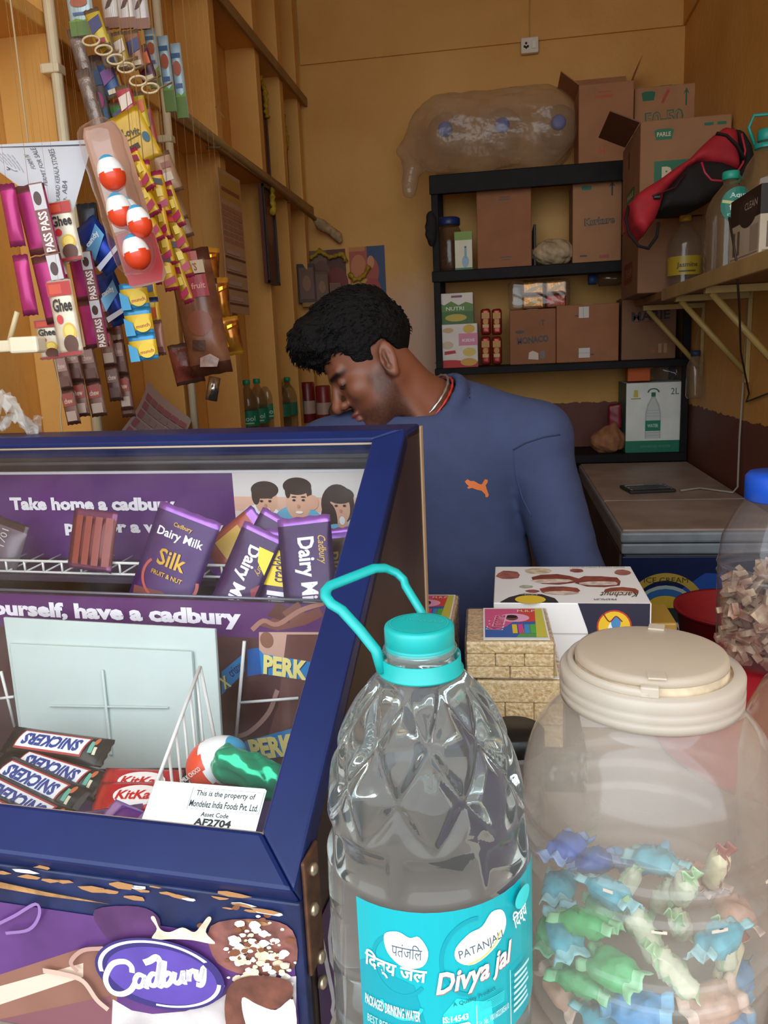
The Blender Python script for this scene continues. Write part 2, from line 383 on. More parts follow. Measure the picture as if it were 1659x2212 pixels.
# two white upright pipes on the shelf fronts
PVC = mat('e3d3b0', .45, noise=.1)
for nm, u, v0, v1, X, lab in (('a', 127, 28, 300, XF+.03, 'white upright plastic pipe standing left of the hanging sachet strips'), ('b', 358, 110, 400, XF+.03, 'white upright plastic pipe standing right of the hanging sachet strips')):
    p0 = aX(u, v0, X); p1 = aX(u+(12 if nm == 'a' else 16), v1, X)
    t = thing('upright_pipe', lab, 'pipe', (X, p1[1], 1.065)); rod('pipe', (0, 0, .035), (0, 0, 1.5), .0125, PVC, t)
    for z in (.6, 1.0): box('pipe_clip', (-.03, -.016, z), (.014, .016, z+.02), PVC, t, bev=.003)

# switch board
p0 = aY(1125, 86, YB-.012); p1 = aY(1163, 116, YB-.012)
t = thing('switch_board', 'small white electrical socket plate high on the back wall', 'socket', ((p0[0]+p1[0])/2, YB-.012, p1[2]))
wd = (p1[0]-p0[0])/2; hh = p0[2]-p1[2]
box('plate', (-wd, -.025, 0), (wd, 0, hh), mat('e9e2d2', .4), t, bev=.004)
for i, (x, z) in enumerate(((-.4, .62), (-.4, .35), (-.58, .42), (-.22, .42))): lathe('socket_hole', [(.0055, 0), (.0055, .002)], mat('3a332b'), t, 10, M=Matrix.Translation((x*wd, -.0252, z*hh)) @ Matrix.Rotation(math.pi/2, 4, 'X'))
box('switch_rocker', (wd*.25, -.031, hh*.25), (wd*.75, -.025, hh*.75), mat('f4efe4', .35), t, bev=.002)
tube('wire', [(0, -.004, hh), (0, -.004, hh+.1), (.01, -.004, .5)], .0025, mat('c6a060'), t)

# ================================================================== black metal rack at the back
MB = mat('1d1a19', .6, noise=.3, scale=14, spec=.2); RKX0, RKX1, RF, RB = -.335, .83, 3.85, 4.17
SZ = [2.225, 1.80, 1.35, .915]
t = thing('metal_rack', 'black metal storage rack of four shelves against the back wall', 'rack', (0, RF, 0))
for x in (RKX0, RKX1-.03):
    for y in (0, RB-RF-.03): box('post', (x, y, 0), (x+.032, y+(.018 if y == 0 else .03), SZ[0]-.002), MB, t, bev=.003)
for i, z in enumerate(SZ):
    th = (.085, .05, .035, .04)[i]
    d = box('shelf', (RKX0-.004, -.006, z-.03), (RKX1, RB-RF, z), MB, t, bev=.003)
    box('shelf_lip', (RKX0-.006, -.012, z-th), (RKX1, -.004, z-.002), MB, d, bev=.003)
sdfobj('tied_cloth', lambda X, Y, Z: sdE((X, Y, Z), (-.338, -.03, 1.99), (.028, .022, .075))+.008*wob(X, Y, Z, 90), (-.39, -.08, 1.88), (-.28, .02, 2.09), .006, mat('1b1818', .8), t)
# ================================================================== goods on the rack
CB = '9c6d4a'
def front(u0, v0, u1, v1, Y, z0=None):
    vm = (v0+v1)/2; um = (u0+u1)/2; x0 = aY(u0, vm, Y)[0]; x1 = aY(u1, vm, Y)[0]; zt = aY(um, v0, Y)[2]
    return x0, x1, (aY(um, v1, Y)[2] if z0 is None else z0), zt
def carton(name, label, R, Y, dep, z0, c=CB, pf=None, side=None, open_=False, group=None, tape=True, rz=0):
    x0, x1, zb, zt = front(*R, Y, z0); W = x1-x0; H = zt-zb
    t = thing(name, label, 'carton' if 'carton' in name else 'box', ((x0+x1)/2, Y, zb), rz, group); m = mat(''.join('%02x' % min(255, int(int(c[i:i+2], 16)*1.13)) for i in (0, 2, 4)), .75, noise=.10, scale=9, bump=.05, bscale=120)
    box('body', (-W/2, 0, .001), (W/2, dep, H), m, t, bev=.004)
    if tape and not open_:
        box('tape', (-.025, .0, H-.0004), (.025, dep*.9, H+.0008), mat('a07a54', .3), t); box('flap_seam', (-W/2, dep*.48, H), (W/2, dep*.5, H+.0012), mat('6f4a2e'), t)
    if open_:
        for sx, ang in ((-1, .9), (1, .35)):
            M = Matrix.Translation((sx*W/2, 0, H)) @ Matrix.Rotation(sx*ang, 4, 'Y')
            box('flap', ((0 if sx < 0 else -.004) , 0, 0), ((.004 if sx < 0 else 0), dep, W*.42), m, t, M=M)
        M = Matrix.Translation((0, dep, H)) @ Matrix.Rotation(-.3, 4, 'X'); box('flap', (-W/2, -.004, 0), (W/2, 0, dep*.42), m, t, M=M)
    if pf:
        p = Print(W, H, (-W/2, 0, 0)); pf(p); p.done(t)
    if side:
        p = Print(dep, H, (-W/2, dep, 0), (0, -1, 0)); side(p); p.done(t, 'side_print')
    return t
DK = '3b2a20'; GN = '0f6b45'
def arrow(p, x, y, w, h, m): p.rect(x-w*.12, y-h, x+w*.12, y, m).poly([(x-w*.5, y-h*.3), (x, y+h*.15), (x+w*.5, y-h*.3), (x, y-h*.08)], m)
def crest(p, x, y, w, h, txt=None):
    p.poly([(x-w/2, y+h*.35), (x-w*.3, y+h/2), (x+w*.3, y+h/2), (x+w/2, y+h*.35), (x+w*.4, y-h/2), (x-w*.4, y-h/2)], GN)
    if txt: p.text(txt, x, y, w*.7, h*.4, 'd8c9a8', bold=.02)
carton('open_carton', 'tall brown open-topped carton on the top rack shelf beside the plastic bundle', (1250, 178, 1369, 330), 3.9, .24, SZ[0], open_=True,
       pf=lambda p: [p.rect(.3, .82, .62, .85, 'b5532f'), p.rect(.34, .88, .58, .9, 'b5532f'), p.text('44', .42, .17, .16, .1, 'c0502e', bold=.03)])
carton('printed_carton', 'brown carton printed 50-50 at the top right end of the rack', (1370, 184, 1506, 330), 3.96, .2, SZ[0], 'a37651',
       pf=lambda p: [crest(p, .22, .88, .22, .12), arrow(p, .82, .92, .1, .2, GN), p.poly([(.42, .78), (.52, .95), (.56, .93), (.46, .77)], 'b8452e'), p.text('50-50', .47, .58, .62, .2, GN, bold=.05, rot=.05), p.text('50-50', .47, .58, .58, .17, 'a37651', bold=.012, rot=.05)])
# shelf 2
x0, x1, zb, zt = front(938, 468, 1000, 575, 3.93, SZ[1])
t = thing('storage_jar', 'clear plastic storage jar with dark blue screw lid on the second rack shelf', 'jar', ((x0+x1)/2, 3.97, SZ[1])); H = zt-zb; r = (x1-x0)/2
lathe('jar_body', [(r*.9, .001), (r, .02), (r, H*.62), (r*.9, H*.72), (r*.72, H*.82), (r*.72, H*.86)], film('brown_jar', '8a6a50', .42, .1), t, 28)
lathe('contents', [(r*.85, .006), (r*.93, .03), (r*.93, H*.5), (r*.4, H*.58), (0, H*.6)], mat('6a4632', .8, noise=.5, scale=60, bump=.6, bscale=120), t, 24)
lathe('lid', [(r*.78, H*.86), (r*.8, H*.87), (r*.8, H*.98), (r*.7, H), (0, H)], mat('20356b', .4), t, 28)
carton('small_box', 'small white and green box printed with a bottle, in front of the blue lidded jar', (982, 500, 1020, 569), 3.865, .06, SZ[1], 'd9d5bd', tape=False,
       pf=lambda p: [p.rect(0, .78, 1, 1, '7fa23a'), p.ell(.6, .22, .2, .16, '9cc0cf'), p.rect(.55, .3, .68, .55, '7fb0c4'), p.rect(.56, .56, .67, .62, '2c6f9c'), p.rect(0, 0, 1, .06, '2f7d4a')])
carton('tall_carton', 'plain tall brown carton in the middle of the second rack shelf', (1030, 401, 1148, 568), 3.9, .2, SZ[1], '93603f',
       pf=lambda p: [p.rect(.4, .83, .62, .845, '5b3724'), p.rect(.42, .86, .6, .87, '5b3724'), p.rect(.42, .13, .62, .145, '5b3724'), p.rect(.44, .1, .6, .11, '5b3724')])
b = thing('puffed_snack_bag', 'small whitish bag of puffed snacks between two cartons on the second rack shelf', 'bag', (*aY(1195, 540, 3.95)[:2], SZ[1]))
sdfobj('bag', lambda X, Y, Z: sdE((X, Y, Z), (0, 0, .062), (.098, .075, .06))+.006*wob(X, Y, Z, 70)+.004*wob(X, Y, Z, 140, 2), (-.12, -.1, -.01), (.12, .1, .14), .006, mat('cbb08a', .5, noise=.25, scale=30, bump=.3), b)
carton('snack_carton', 'brown carton with dark outlined snack lettering and an up arrow on the second rack shelf', (1237, 386, 1343, 557), 3.9, .22, SZ[1], 'a37450',
       pf=lambda p: [crest(p, .28, .9, .22, .05), arrow(p, .8, .93, .14, .14, DK), p.text('Kurkure', .55, .5, .62, .09, DK, bold=.06, rot=.04), p.text('Kurkure', .55, .5, .58, .07, 'a37450', rot=.04), p.rect(.15, .08, .3, .1, DK), p.rect(.55, .05, .75, .09, 'a8452c')])
box('dark_folder', (-.006, 0, 0), (.006, .2, .19), mat('1d1815'), tag(thing('folder', 'thin dark folder standing beside the plain tall carton', 'folder', (aY(1155, 480, 3.92)[0], 3.92, SZ[1])), None), bev=.002)
# shelf 3
def kid(p):
    p.rect(0, 0, 1, .13, 'c8201e').ell(.3, .13, .35, .05, 'c8201e').rect(.55, .5, 1, .78, 'e58aa8').text('KIDS', .78, .62, .3, .07, 'f6eaf0', bold=.03)
    p.ell(.8, .88, .14, .1, 'e3b93a').ell(.8, .35, .16, .1, 'e8c860').ell(.78, .12, .2, .09, 'dfa93c').ell(.28, .52, .14, .09, 'dcc5a4').ell(.3, .86, .13, .06, 'd2b37a').poly([(.2, .3), (.48, .33), (.46, .4), (.2, .38)], 'c2262a')
x0, x1, zb, zw = front(942, 700, 1032, 797, 3.87, SZ[2])
carton('cereal_box', 'white cereal box with red base and yellow circles on the third rack shelf', (942, 700, 1032, 797), 3.876, .15, SZ[2], 'ddd6cc', tape=False, pf=kid)
carton('green_box', 'white and green box lying on top of the white cereal box', (944, 633, 1022, 700), 3.88, .13, zw+.001, 'd8d2c8', tape=False,
       pf=lambda p: [p.poly([(0, 0), (1, 0), (1, .62), (.8, .7), (.6, .6), (.4, .74), (.2, .62), (0, .72)], '5e8a2e'), p.rect(0, .0, 1, .4, '3f6d24'), p.text('NUTRI', .5, .5, .5, .12, 'dfe8d0', bold=.02), p.ell(.52, .2, .3, .12, 'c9b13a'), p.rect(.4, .85, .7, .92, '8d4a6c')])
def foilpack(name, label, R, Y, z0, cols, group, cat='biscuit pack'):
    x0, x1, zb, zt = front(*R, Y, z0); W = x1-x0; H = zt-zb; t = thing(name, label, cat, ((x0+x1)/2, Y, zb), 0, group)
    sdfobj('wrapper', lambda X, Y_, Z: sdB((X, Y_, Z), (0, .035, H/2), (W*.49, .034, H*.49), .012)+.0015*wob(X, Y_, Z, 160), (-W*.56, -.01, -.01), (W*.56, .08, H+.012), max(W, H)/18, mat(cols[0], .28, .3, noise=.35, scale=30), t)
    p = Print(W, H, (-W/2, -.002, 0), off=.003); p.rect(.12, .62, .88, .84, cols[1]).rect(.2, .28, .8, .4, cols[2]).ell(.5, .5, .26, .1, cols[1])
    p.done(t); return t
for i, (a, b2) in enumerate(((1038, 1060), (1062, 1084))):
    for j, (c, d) in enumerate(((726, 787), (666, 726))):
        zz = SZ[2] if j == 0 else aY(a, 726, 3.88)[2]
        foilpack('biscuit_pack', 'red and gold %s of the upright biscuit packs beside the cereal box, %s column' % (('lower pack', 'upper pack')[j], ('left', 'right')[i]), (a, c, b2, d), 3.88+i*.012, zz+.003, ('9c2b22', 'c9923c', 'd8b070'), 'upright red biscuit packs')
carton('biscuit_carton', 'brown biscuit carton with dark lettering left on the third rack shelf', (1101, 668, 1201, 786), 3.88, .2, SZ[2], '8b5a3b',
       pf=lambda p: [p.text('MONACO', .5, .45, .68, .13, DK, bold=.05, rot=.06), p.ell(.22, .6, .1, .03, DK), p.rect(.68, .78, .76, .8, DK), p.rect(.71, .7, .73, .8, DK), p.poly([(.4, .1), (.62, .08), (.62, .2), (.5, .25), (.42, .22)], 'd9c6b2'), p.rect(.66, .1, .76, .24, '6b6a66')])
carton('labelled_carton', 'plain brown carton with two small white stickers on the third rack shelf', (1202, 657, 1337, 784), 3.875, .2, SZ[2], '93603f',
       pf=lambda p: [p.rect(.36, .77, .52, .96, 'd8cfc6'), p.rect(.36, .08, .54, .25, 'd8cfc6'), p.rect(.43, .77, .435, .96, '8a7f78'), p.rect(.36, .16, .54, .165, '8a7f78'), p.rect(.3, .8, .35, .82, DK), p.rect(.55, .12, .6, .14, DK)])
carton('cracker_carton', 'brown carton printed MARIE at the right end of the third rack shelf', (1343, 640, 1461, 772), 3.89, .2, SZ[2], '7f5a41',
       pf=lambda p: [p.text('MARIE', .53, .7, .7, .15, '2c1d16', bold=.03, rot=.03), p.rect(.4, .9, .75, .95, '2c1d16'), p.rect(.2, .6, .85, .61, '5c3f2c'), p.rect(.55, .12, .62, .16, 'a8552c'), p.rect(.68, .1, .74, .25, 'a9825f'), p.rect(.78, .1, .84, .25, 'a9825f')])
ztop = front(1101, 668, 1201, 786, 3.88, SZ[2])[3]
gp = [((1128, 638, 1176, 662), 0), ((1178, 636, 1224, 661), 1), ((1128, 612, 1176, 637), 2), ((1178, 609, 1224, 635), 3)]
for (a, k) in gp:
    zb_ = ztop+.004+(0 if k < 2 else .062)
    x0, x1, _, _ = front(*a, 3.9); W = x1-x0-.003
    g = thing('gold_pack', 'gold foil biscuit pack on the cartons, %s of a block of four' % ('lower left', 'lower right', 'upper left', 'upper right')[k], 'biscuit pack', ((x0+x1)/2, 3.9, zb_), 0, 'gold foil packs on the cartons')
    box('wrapper', (-W/2, 0, 0), (W/2, .12, .059), mat('d79a4a' if k != 1 else '9e3326', .25, .55, noise=.4, scale=40, bump=.4, bscale=70), g, bev=.008)
    p = Print(W, .059, (-W/2, 0, 0), off=.0006); p.poly([(.1, .2), (.5, .25), (.9, .7), (.9, .8), (.3, .5)], 'f0cf86' if k != 1 else 'c9743c').rect(.1, .08, .9, .2, '8a4a1e'); p.done(g)
x0, x1, _, _ = front(1120, 606, 1228, 664, 3.89); t = thing('shrink_wrap', 'crinkled clear shrink wrap around the gold foil packs', 'wrap', ((x0+x1)/2-.02, 3.9, ztop+.002))
sdfobj('film', lambda X, Y, Z: sdB((X, Y, Z), (.0, .06, .066), (.142, .075, .066), .02)+.004*wob(X, Y, Z, 80), (-.17, -.04, -.012), (.17, .15, .15), .0085, film('wrap', 'cdb29a', .12, .1), t)
# shelf 4
box_o = carton('orange_box', 'small orange box lying on top of the white and green water carton', (1356, 789, 1405, 823), 3.9, .09, aY(1380, 824, 3.9)[2], 'b5572a', tape=False)
zw4 = aY(1412, 826, 3.88)[2]
def wat(p):
    W = 'b9c4c0'
    p.rect(0, 0, 1, .17, '0d7a5c').text('DRINKING WATER', .5, .085, .5, .035, '4fa588')
    p.poly([(.32, .2), (.58, .2), (.58, .56), (.55, .68), (.48, .8), (.42, .8), (.35, .68), (.32, .56)], W).poly([(.34, .2), (.56, .2), (.56, .55), (.53, .66), (.47, .78), (.43, .78), (.37, .66), (.34, .55)], 'd6dcd6')
    for y in (.24, .28, .52, .56, .6): p.rect(.34, y, .56, y+.008, W)
    p.rect(.325, .31, .575, .46, '0f8566').text('WATER', .45, .385, .18, .05, 'cfe6dc', bold=.02).rect(.415, .8, .485, .86, '17694f').ring(.45, .86, .1, .06, .25, '17694f', a0=0, a1=math.pi)
    p.poly([(.12, .8), (.2, .8), (.19, .9), (.13, .9)], 'd8bd3c').rect(.08, .77, .24, .785, 'b9a03a').text('2L', .8, .87, .13, .09, '5a6a62')
carton('water_carton', 'white and green water carton printed with a bottle and 2L on the lowest rack shelf', (1352, 826, 1483, 969), 3.88, .26, SZ[3], 'd8dbd4', tape=False, pf=wat, side=lambda p: p.rect(0, 0, 1, 1, '2f6e62').text('PURE', .5, .6, .3, .1, '9cc0b4'))
t = thing('paper_bag', 'crumpled brown paper bag with a red top beside the water carton', 'bag', (*aY(1312, 945, 3.93)[:2], SZ[3]))
sdfobj('bag', lambda X, Y, Z: smin(sdE((X, Y, Z), (0, 0, .055), (.085, .06, .06)), sdC((X, Y, Z), (.02, 0, .08), (.03, 0, .13), .03, .02), .03)+.008*wob(X, Y, Z, 60)+.004*wob(X, Y, Z, 130, 3), (-.11, -.09, -.008), (.11, .09, .17), .006, mat('a8714c', .8, noise=.25, scale=25), t)
sdfobj('red_pouch', lambda X, Y, Z: sdB((X, Y, Z), (.035, .015, .17), (.032, .018, .06), .012)+.003*wob(X, Y, Z, 90), (-.02, -.03, .1), (.09, .06, .25), .006, mat('8e2030', .4, noise=.2), t)
t = thing('loose_polythene', 'crinkled clear polythene heaped on top of the water carton', 'plastic bag', (*aY(1450, 805, 3.98)[:2], zw4))
sdfobj('film', lambda X, Y, Z: sdE((X, Y, Z), (.01, .03, .05), (.09, .07, .055))+.016*wob(X, Y, Z, 55), (-.11, -.07, -.0), (.08, .14, .13), .008, film('poly', 'b0a8a0', .2, .12), t)
t = thing('blue_cap_bottle', 'small bottle with a blue cap lying under the second rack shelf', 'bottle', (*aY(1290, 583, 3.95)[:2], SZ[1]-.115))
lathe('bottle', [(.02, -.06), (.035, -.05), (.035, .04), (.02, .06)], film('brown_jar', '8a6a50', .42, .1), t, 18, M=Matrix.Translation((.06, 0, .045)) @ Matrix.Rotation(math.pi/2, 4, 'Y')); lathe('cap', [(.024, -.02), (.024, .015)], mat('27406e'), t, 18, M=Matrix.Translation((-.02, 0, .045)) @ Matrix.Rotation(math.pi/2, 4, 'Y'))
rod('hanger', (.05, 0, .075), (.05, 0, .116), .003, MB, t)

# bundle of jars in polythene on top of the rack
ZB = SZ[0]
for i, (u, v) in enumerate(((961, 277), (1085, 268), (1207, 262))):
    p = aY(u, v, 3.86); t = thing('wrapped_jar', 'empty clear jar with round blue lid inside the polythene bundle, %s of three' % ('leftmost', 'middle', 'rightmost')[i], 'jar', (p[0], 3.86, p[2]), 0, 'jars in the polythene bundle')
    M = Matrix.Rotation(-math.pi/2, 4, 'X')
    lathe('lid', [(0, 0), (.022, 0), (.03, .004), (.03, .018), (.034, .02)], mat('4569c8', .4), t, 20, M=M)
    lathe('jar_body', [(.034, .02), (.075, .05), (.09, .075), (.09, .24), (.08, .26), (0, .26)], film('clear_thin', 'd9cdb8', .10, .08), t, 24, M=M)
pc = aY(1066, 285, 3.93); t = thing('polythene_bundle', 'large bulging translucent polythene bag of jars lying on top of the rack', 'plastic bag', (pc[0], 3.93, ZB))
def fb(X, Y, Z):
    d = sdB((X, Y, Z), (.0, .05, .185), (.375, .2, .172), .15); d = smin(d, sdC((X, Y, Z), (-.36, .02, .17), (-.44, -.02, .13), .07, .018), .08); d = smin(d, sdC((X, Y, Z), (-.38, 0, .08), (-.40, -.02, -.05), .05, .03), .06)
    return d+.010*wob(X, Y, Z, 24)+.005*wob(X, Y*1.5, Z*3, 45, 3)
sdfobj('film', fb, (-.52, -.2, -.19), (.44, .27, .4), .0125, film('bundle', 'e6d6bf', .3, .22, noise=.12, scale=9, bump=.6, bscale=25, gl=.8), t)

# ================================================================== chest freezer by the right wall
FX0, FX1, FY0, FY1, FZ = .335, .825, 2.39, 3.80, .88
t = thing('chest_freezer', 'blue fronted chest freezer with dusty pale lids along the right wall', 'freezer', (FX0, FY0, 0)); W = FX1-FX0; D = FY1-FY0
box('body', (.006, .006, .05), (W-.006, D, FZ-.075), mat('3b3a44', .5, noise=.2), t, bev=.01)
box('front_panel', (.004, 0, .06), (W-.004, .006, FZ-.085), mat('17234d', .35, noise=.15), t, bev=.002)
GR = mat('8d949a', .4, noise=.15, scale=20); LD = mat('b5a192', .45, noise=.25, scale=7, c2='9c8675', bump=.05)
box('rim', (0, -.008, FZ-.075), (W, D, FZ-.042), GR, t, bev=.006); box('lid_edge', (-.004, -.014, FZ-.039), (W, D, FZ-.006), GR, t, bev=.008)
for y0, y1 in ((.004, D*.33), (D*.335, D-.01)): box('lid', (.004, y0, FZ-.012), (W-.004, y1, FZ), LD, t, bev=.005)
box('side_panel', (-.002, .02, .06), (.006, D, FZ-.08), mat('4b4038', .6, noise=.3, scale=6), t)
for k in range(5): box('side_groove', (-.005, .2+k*.22, .3), (-.002, .34+k*.22, .31), mat('3a312b'), t)
p = Print(W, .55, (0, -.0005, .25))
p.poly([(0, 0), (1, 0), (1, .88), (.5, .9), (.2, .7), (0, .75)], '1d4a9c').poly([(.3, 0), (1, 0), (1, .7), (.6, .75)], '2c6cb8')
p.ring(.27, .66, .25, .24, .18, 'b99a3a', a0=.3, a1=2.8).ring(.27, .66, .25, .24, .18, 'b99a3a', a0=3.5, a1=5.9).ell(.27, .66, .2, .17, 'a9b8b4').ell(.27, .66, .18, .15, '2f66a4')
p.ell(.27, .70, .12, .07, 'c94a2c').ell(.27, .72, .1, .05, 'd8b23a').rect(.14, .62, .4, .7, '29332f').text('DAIRY', .27, .58, .24, .07, 'd8d8d0', bold=.03).rect(.13, .51, .41, .53, 'b99a3a')
p.text('ICE CREAM', .27, .86, .26, .03, '3d3318', rot=0)
for k, (x, y, c) in enumerate(((.66, .6, 'c0392b'), (.72, .68, 'd9c7a0'), (.8, .6, 'a23b2a'), (.86, .7, '4f8a4a'), (.74, .5, 'd98a3a'), (.9, .56, 'dcc8b8'))): p.rect(x-.05, y-.06, x+.05, y+.06, c)
p.rect(.62, .42, 1, .5, 'b8cfd8').done(t, 'front_print')
# dark tablet on the freezer
a, b2, c = aZ(1345, 1062, FZ), aZ(1455, 1058, FZ), aZ(1430, 1049, FZ)
t = thing('tablet', 'dark thin tablet lying flat on the freezer lid', 'tablet', ((a[0]+b2[0])/2, (a[1]+b2[1])/2, FZ+.0005), .15)
box('body', (-.085, -.06, 0), (.085, .08, .012), mat('2b2826', .5), t, bev=.004); box('screen', (-.075, -.05, .012), (.075, .07, .0125), mat('171a1c', .15), t)
for i in range(3): box('key_row', (-.07, -.045+i*.035, .0124), (.07, -.03+i*.035, .0138), mat('3a3a3a'), t)
t = thing('power_cable', 'thin grey cable trailing along the wall onto the freezer lid', 'cable', (XR-.01, 2.95, FZ))
tube('cable', [(-.001, -.0, .75), (-.004, .02, .5), (-.002, .05, .2), (-.006, .03, .02), (-.03, .0, .006), (-.12, .1, .006), (-.2, .05, .006)], .004, mat('9a8e80'), t)
# ================================================================== wooden shelf on the right wall and what stands on it
RX, RZ = .575, 1.615                                 # front edge and top of the shelf
t = thing('wall_shelf', 'brown wooden wall shelf on yellow brackets along the right wall', 'shelf', (XR, 2.0, RZ))
box('board', (RX-XR, -.3, -.028), (-.001, 1.78, 0), mat('8a6236', .6, noise=.3, scale=3), t, bev=.003)
box('edge_strip', (RX-XR-.012, -.3, -.04), (RX-XR, 1.1, .002), mat('a88a55', .5, noise=.2), t, bev=.002)
YM = mat('b79a58', .5, noise=.15)
for i, (uw, vw) in enumerate(((1515, 700), (1612, 760), (1700, 800))):
    y = aX(uw, vw, XR-.012)[1]-2.0
    br = box('bracket', (RX-XR+.01, y-.014, -.052), (-.001, y+.014, -.03), YM, t, bev=.002)
    box('bracket_upright', (-.016, y-.014, -.34), (-.001, y+.014, -.052), YM, br, bev=.002)
    tube('bracket_strut', [(RX-XR+.03, y, -.05), (-.015, y, -.3)], .011, YM, br, 6)
def bottle(name, label, P, H, r, m, capc, lab=None, group=None, ribs=0, handle=None, n=24, cat='bottle', liquid=None, neck=.3, labpos=(.3, .55), rz=0):
    t = thing(name, label, cat, P, rz, group); pr = [(r*.85, .001), (r, H*.03)]
    k = 14
    for i in range(k+1):
        z = H*(.03+.57*i/k); pr.append((r*(1-(.05*(i % 2) if ribs else 0)), z))
    pr += [(r*.93, H*.68), (r*.72, H*.77), (r*.45, H*.84), (r*neck, H*.88), (r*neck, H*.93)]
    lathe('bottle_body', pr, m, t, n); lathe('cap', [(r*neck*1.12, H*.92), (r*neck*1.2, H*.925), (r*neck*1.2, H*.99), (r*neck, H), (0, H)], mat(capc, .4), t, 18)
    if lab: lathe('label', [(r*1.015, H*labpos[0]), (r*1.015, H*labpos[1])], mat(lab[0], .4, noise=.1), t, n, cap=False)
    if lab and len(lab) > 1:
        rr = r*1.025; p = Print(1, 1, warp=lambda x, y, o: Vector(((rr+o)*math.sin(x/rr), -(rr+o)*math.cos(x/rr), y)), seg=r*.3)
        lw = r*1.3; hz = H*(labpos[1]-labpos[0]); zc = H*(labpos[0]+labpos[1])/2
        p.text(lab[1], 0, zc, lw, hz*.34, lab[2], bold=.02).rect(-lw*.4, zc-hz*.35, lw*.4, zc-hz*.27, lab[2]).done(t, 'label_print')
    if handle:
        rr = r*neck*1.5; tube('handle', [(-rr, 0, H*.9), (-rr*1.6, 0, H*1.02), (-rr*1.2, 0, H*1.1), (rr*1.2, 0, H*1.1), (rr*1.6, 0, H*1.02), (rr, 0, H*.9)], r*.07, mat(handle, .4), t, 6); lathe('collar', [(rr, H*.87), (rr*1.1, H*.9), (rr, H*.9)], mat(handle, .4), t, 18, cap=False)
    if liquid: lathe('contents', [(r*.8, .004), (r*.94, H*.05), (r*.94, H*.5), (0, H*.5)], liquid, t, n)
    return t
PET = film('pet', 'b8a890', .26, .08, noise=.08, scale=12)
def onshelf(u, X): q = aX(u, 600, X); return (X, q[1], RZ)
bottle('soda_bottle', 'small empty clear bottle with green label at the far end of the wall shelf', onshelf(1420, .66), .21, .04, PET, '2f8f6a', ('3f7a5c', ), ribs=1)
bottle('oil_jug', 'clear bottle with yellow label and yellow cap on the wall shelf', onshelf(1477, .665), .27, .06, PET, 'c9a23a', ('b79a2c', 'Jasmine', '5b4a1a'), labpos=(.2, .45))
bottle('ribbed_water_bottle', 'large ribbed water bottle with round teal label on the wall shelf', onshelf(1570, .665), .30, .068, film('pet2', 'a8906c', .4, .08), '22a58c', None, ribs=1)
q = bpy.data.objects['ribbed_water_bottle']; r = .0705
p = Print(1, 1, warp=lambda x, y, o: Vector(((r+o)*math.sin(x/r+.1), -(r+o)*math.cos(x/r+.1), y)), seg=.02)
p.ell(0, .195, .05, .05, '13806c').text('Aqua', .0, .22, .05, .018, 'cfe8dd', bold=.02).stroke([(-.045, .208), (-.01, .201), (.02, .208), (.045, .226)], .008, 'c8d08a').text('fresh', .005, .19, .06, .018, 'e4efe8', bold=.02).rect(-.03, .166, .03, .172, 'bcd8cc').done(q, 'round_label')
for i, (u, v) in enumerate(((1500, 400), (1545, 395), (1585, 400))):
    q = aX(u, v, .76); bottle('green_cap_bottle', 'clear bottle with green cap standing behind the red backpack, %s of three' % ('far', 'middle', 'near')[i], (.765, q[1], RZ), q[2]-RZ+.03, .05, PET, '2b8f68', None, 'green capped bottles on the wall shelf')
bottle('handled_water_bottle', 'big clear water bottle with teal handle at the near end of the wall shelf', (.75, aX(1648, 470, .75)[1], RZ), .40, .07, film('pet2', 'a8906c', .4, .08), '1f9c90', None, handle='1f9c90', ribs=1)
# black and white box at the near end
q = aX(1590, 604, .6); y0 = aX(1590, 600, .62)[1]
t = thing('appliance_box', 'white carton with black printed top band at the near end of the wall shelf', 'box', (.60, y0, RZ), 0)
box('body', (0, -.26, .001), (.13, 0, .17), mat('c2b49c', .6, noise=.1), t, bev=.003)
for (W, O, ex, nm) in ((.13, (0, -.26, 0), (1, 0, 0), 'print'), (.26, (0, 0, 0), (0, -1, 0), 'side_print')):
    p = Print(W, .17, O, ex); p.rect(0, .6, 1, 1, '1b1715').ell(.6, .72, .3, .22, '2b2622').rect(.12, .15, .2, .5, '6a5c4c').rect(.28, .15, .36, .5, '6a5c4c').rect(.05, .1, .95, .12, '8f8068').text('CLEAN', .7, .8, .4, .1, 'b8ac98').rect(.7, .14, .95, .5, 'a09480').done(t, nm)
# small bottle hung under the shelf
q = aX(1505, 860, XR-.04); t = thing('hanging_bottle', 'small clear bottle with dark blue cap hanging from a shelf bracket', 'bottle', (XR-.05, q[1], q[2]))
z1 = aX(1505, 757, XR-.05)[2]-q[2]
lathe('bottle_body', [(.03, 0), (.036, .01), (.036, z1*.6), (.034, z1*.7), (.018, z1*.86), (.018, z1*.9)], PET, t, 20); lathe('cap', [(.02, z1*.88), (.02, z1), (0, z1)], mat('2a3a5a'), t, 16)
tube('string', [(0, 0, z1), (0, 0, z1+.03), (.02, 0, RZ-q[2]-.06)], .002, mat('8a7a5a'), t, 5)
t = thing('loose_wire', 'thin dark wire dangling from the wall shelf across the right wall', 'wire', (XR-.02, 2.45, RZ-.1))
tube('wire', [aX(1575, 470, .57)-np.array(t.location), aX(1590, 560, .565)-np.array(t.location), aX(1597, 660, .6)-np.array(t.location), aX(1600, 760, .75)-np.array(t.location), aX(1618, 850, XR-.01)-np.array(t.location), aX(1612, 868, XR-.01)-np.array(t.location), aX(1659, 850, XR-.01)-np.array(t.location)], .003, mat('2a2018'), t, 6)

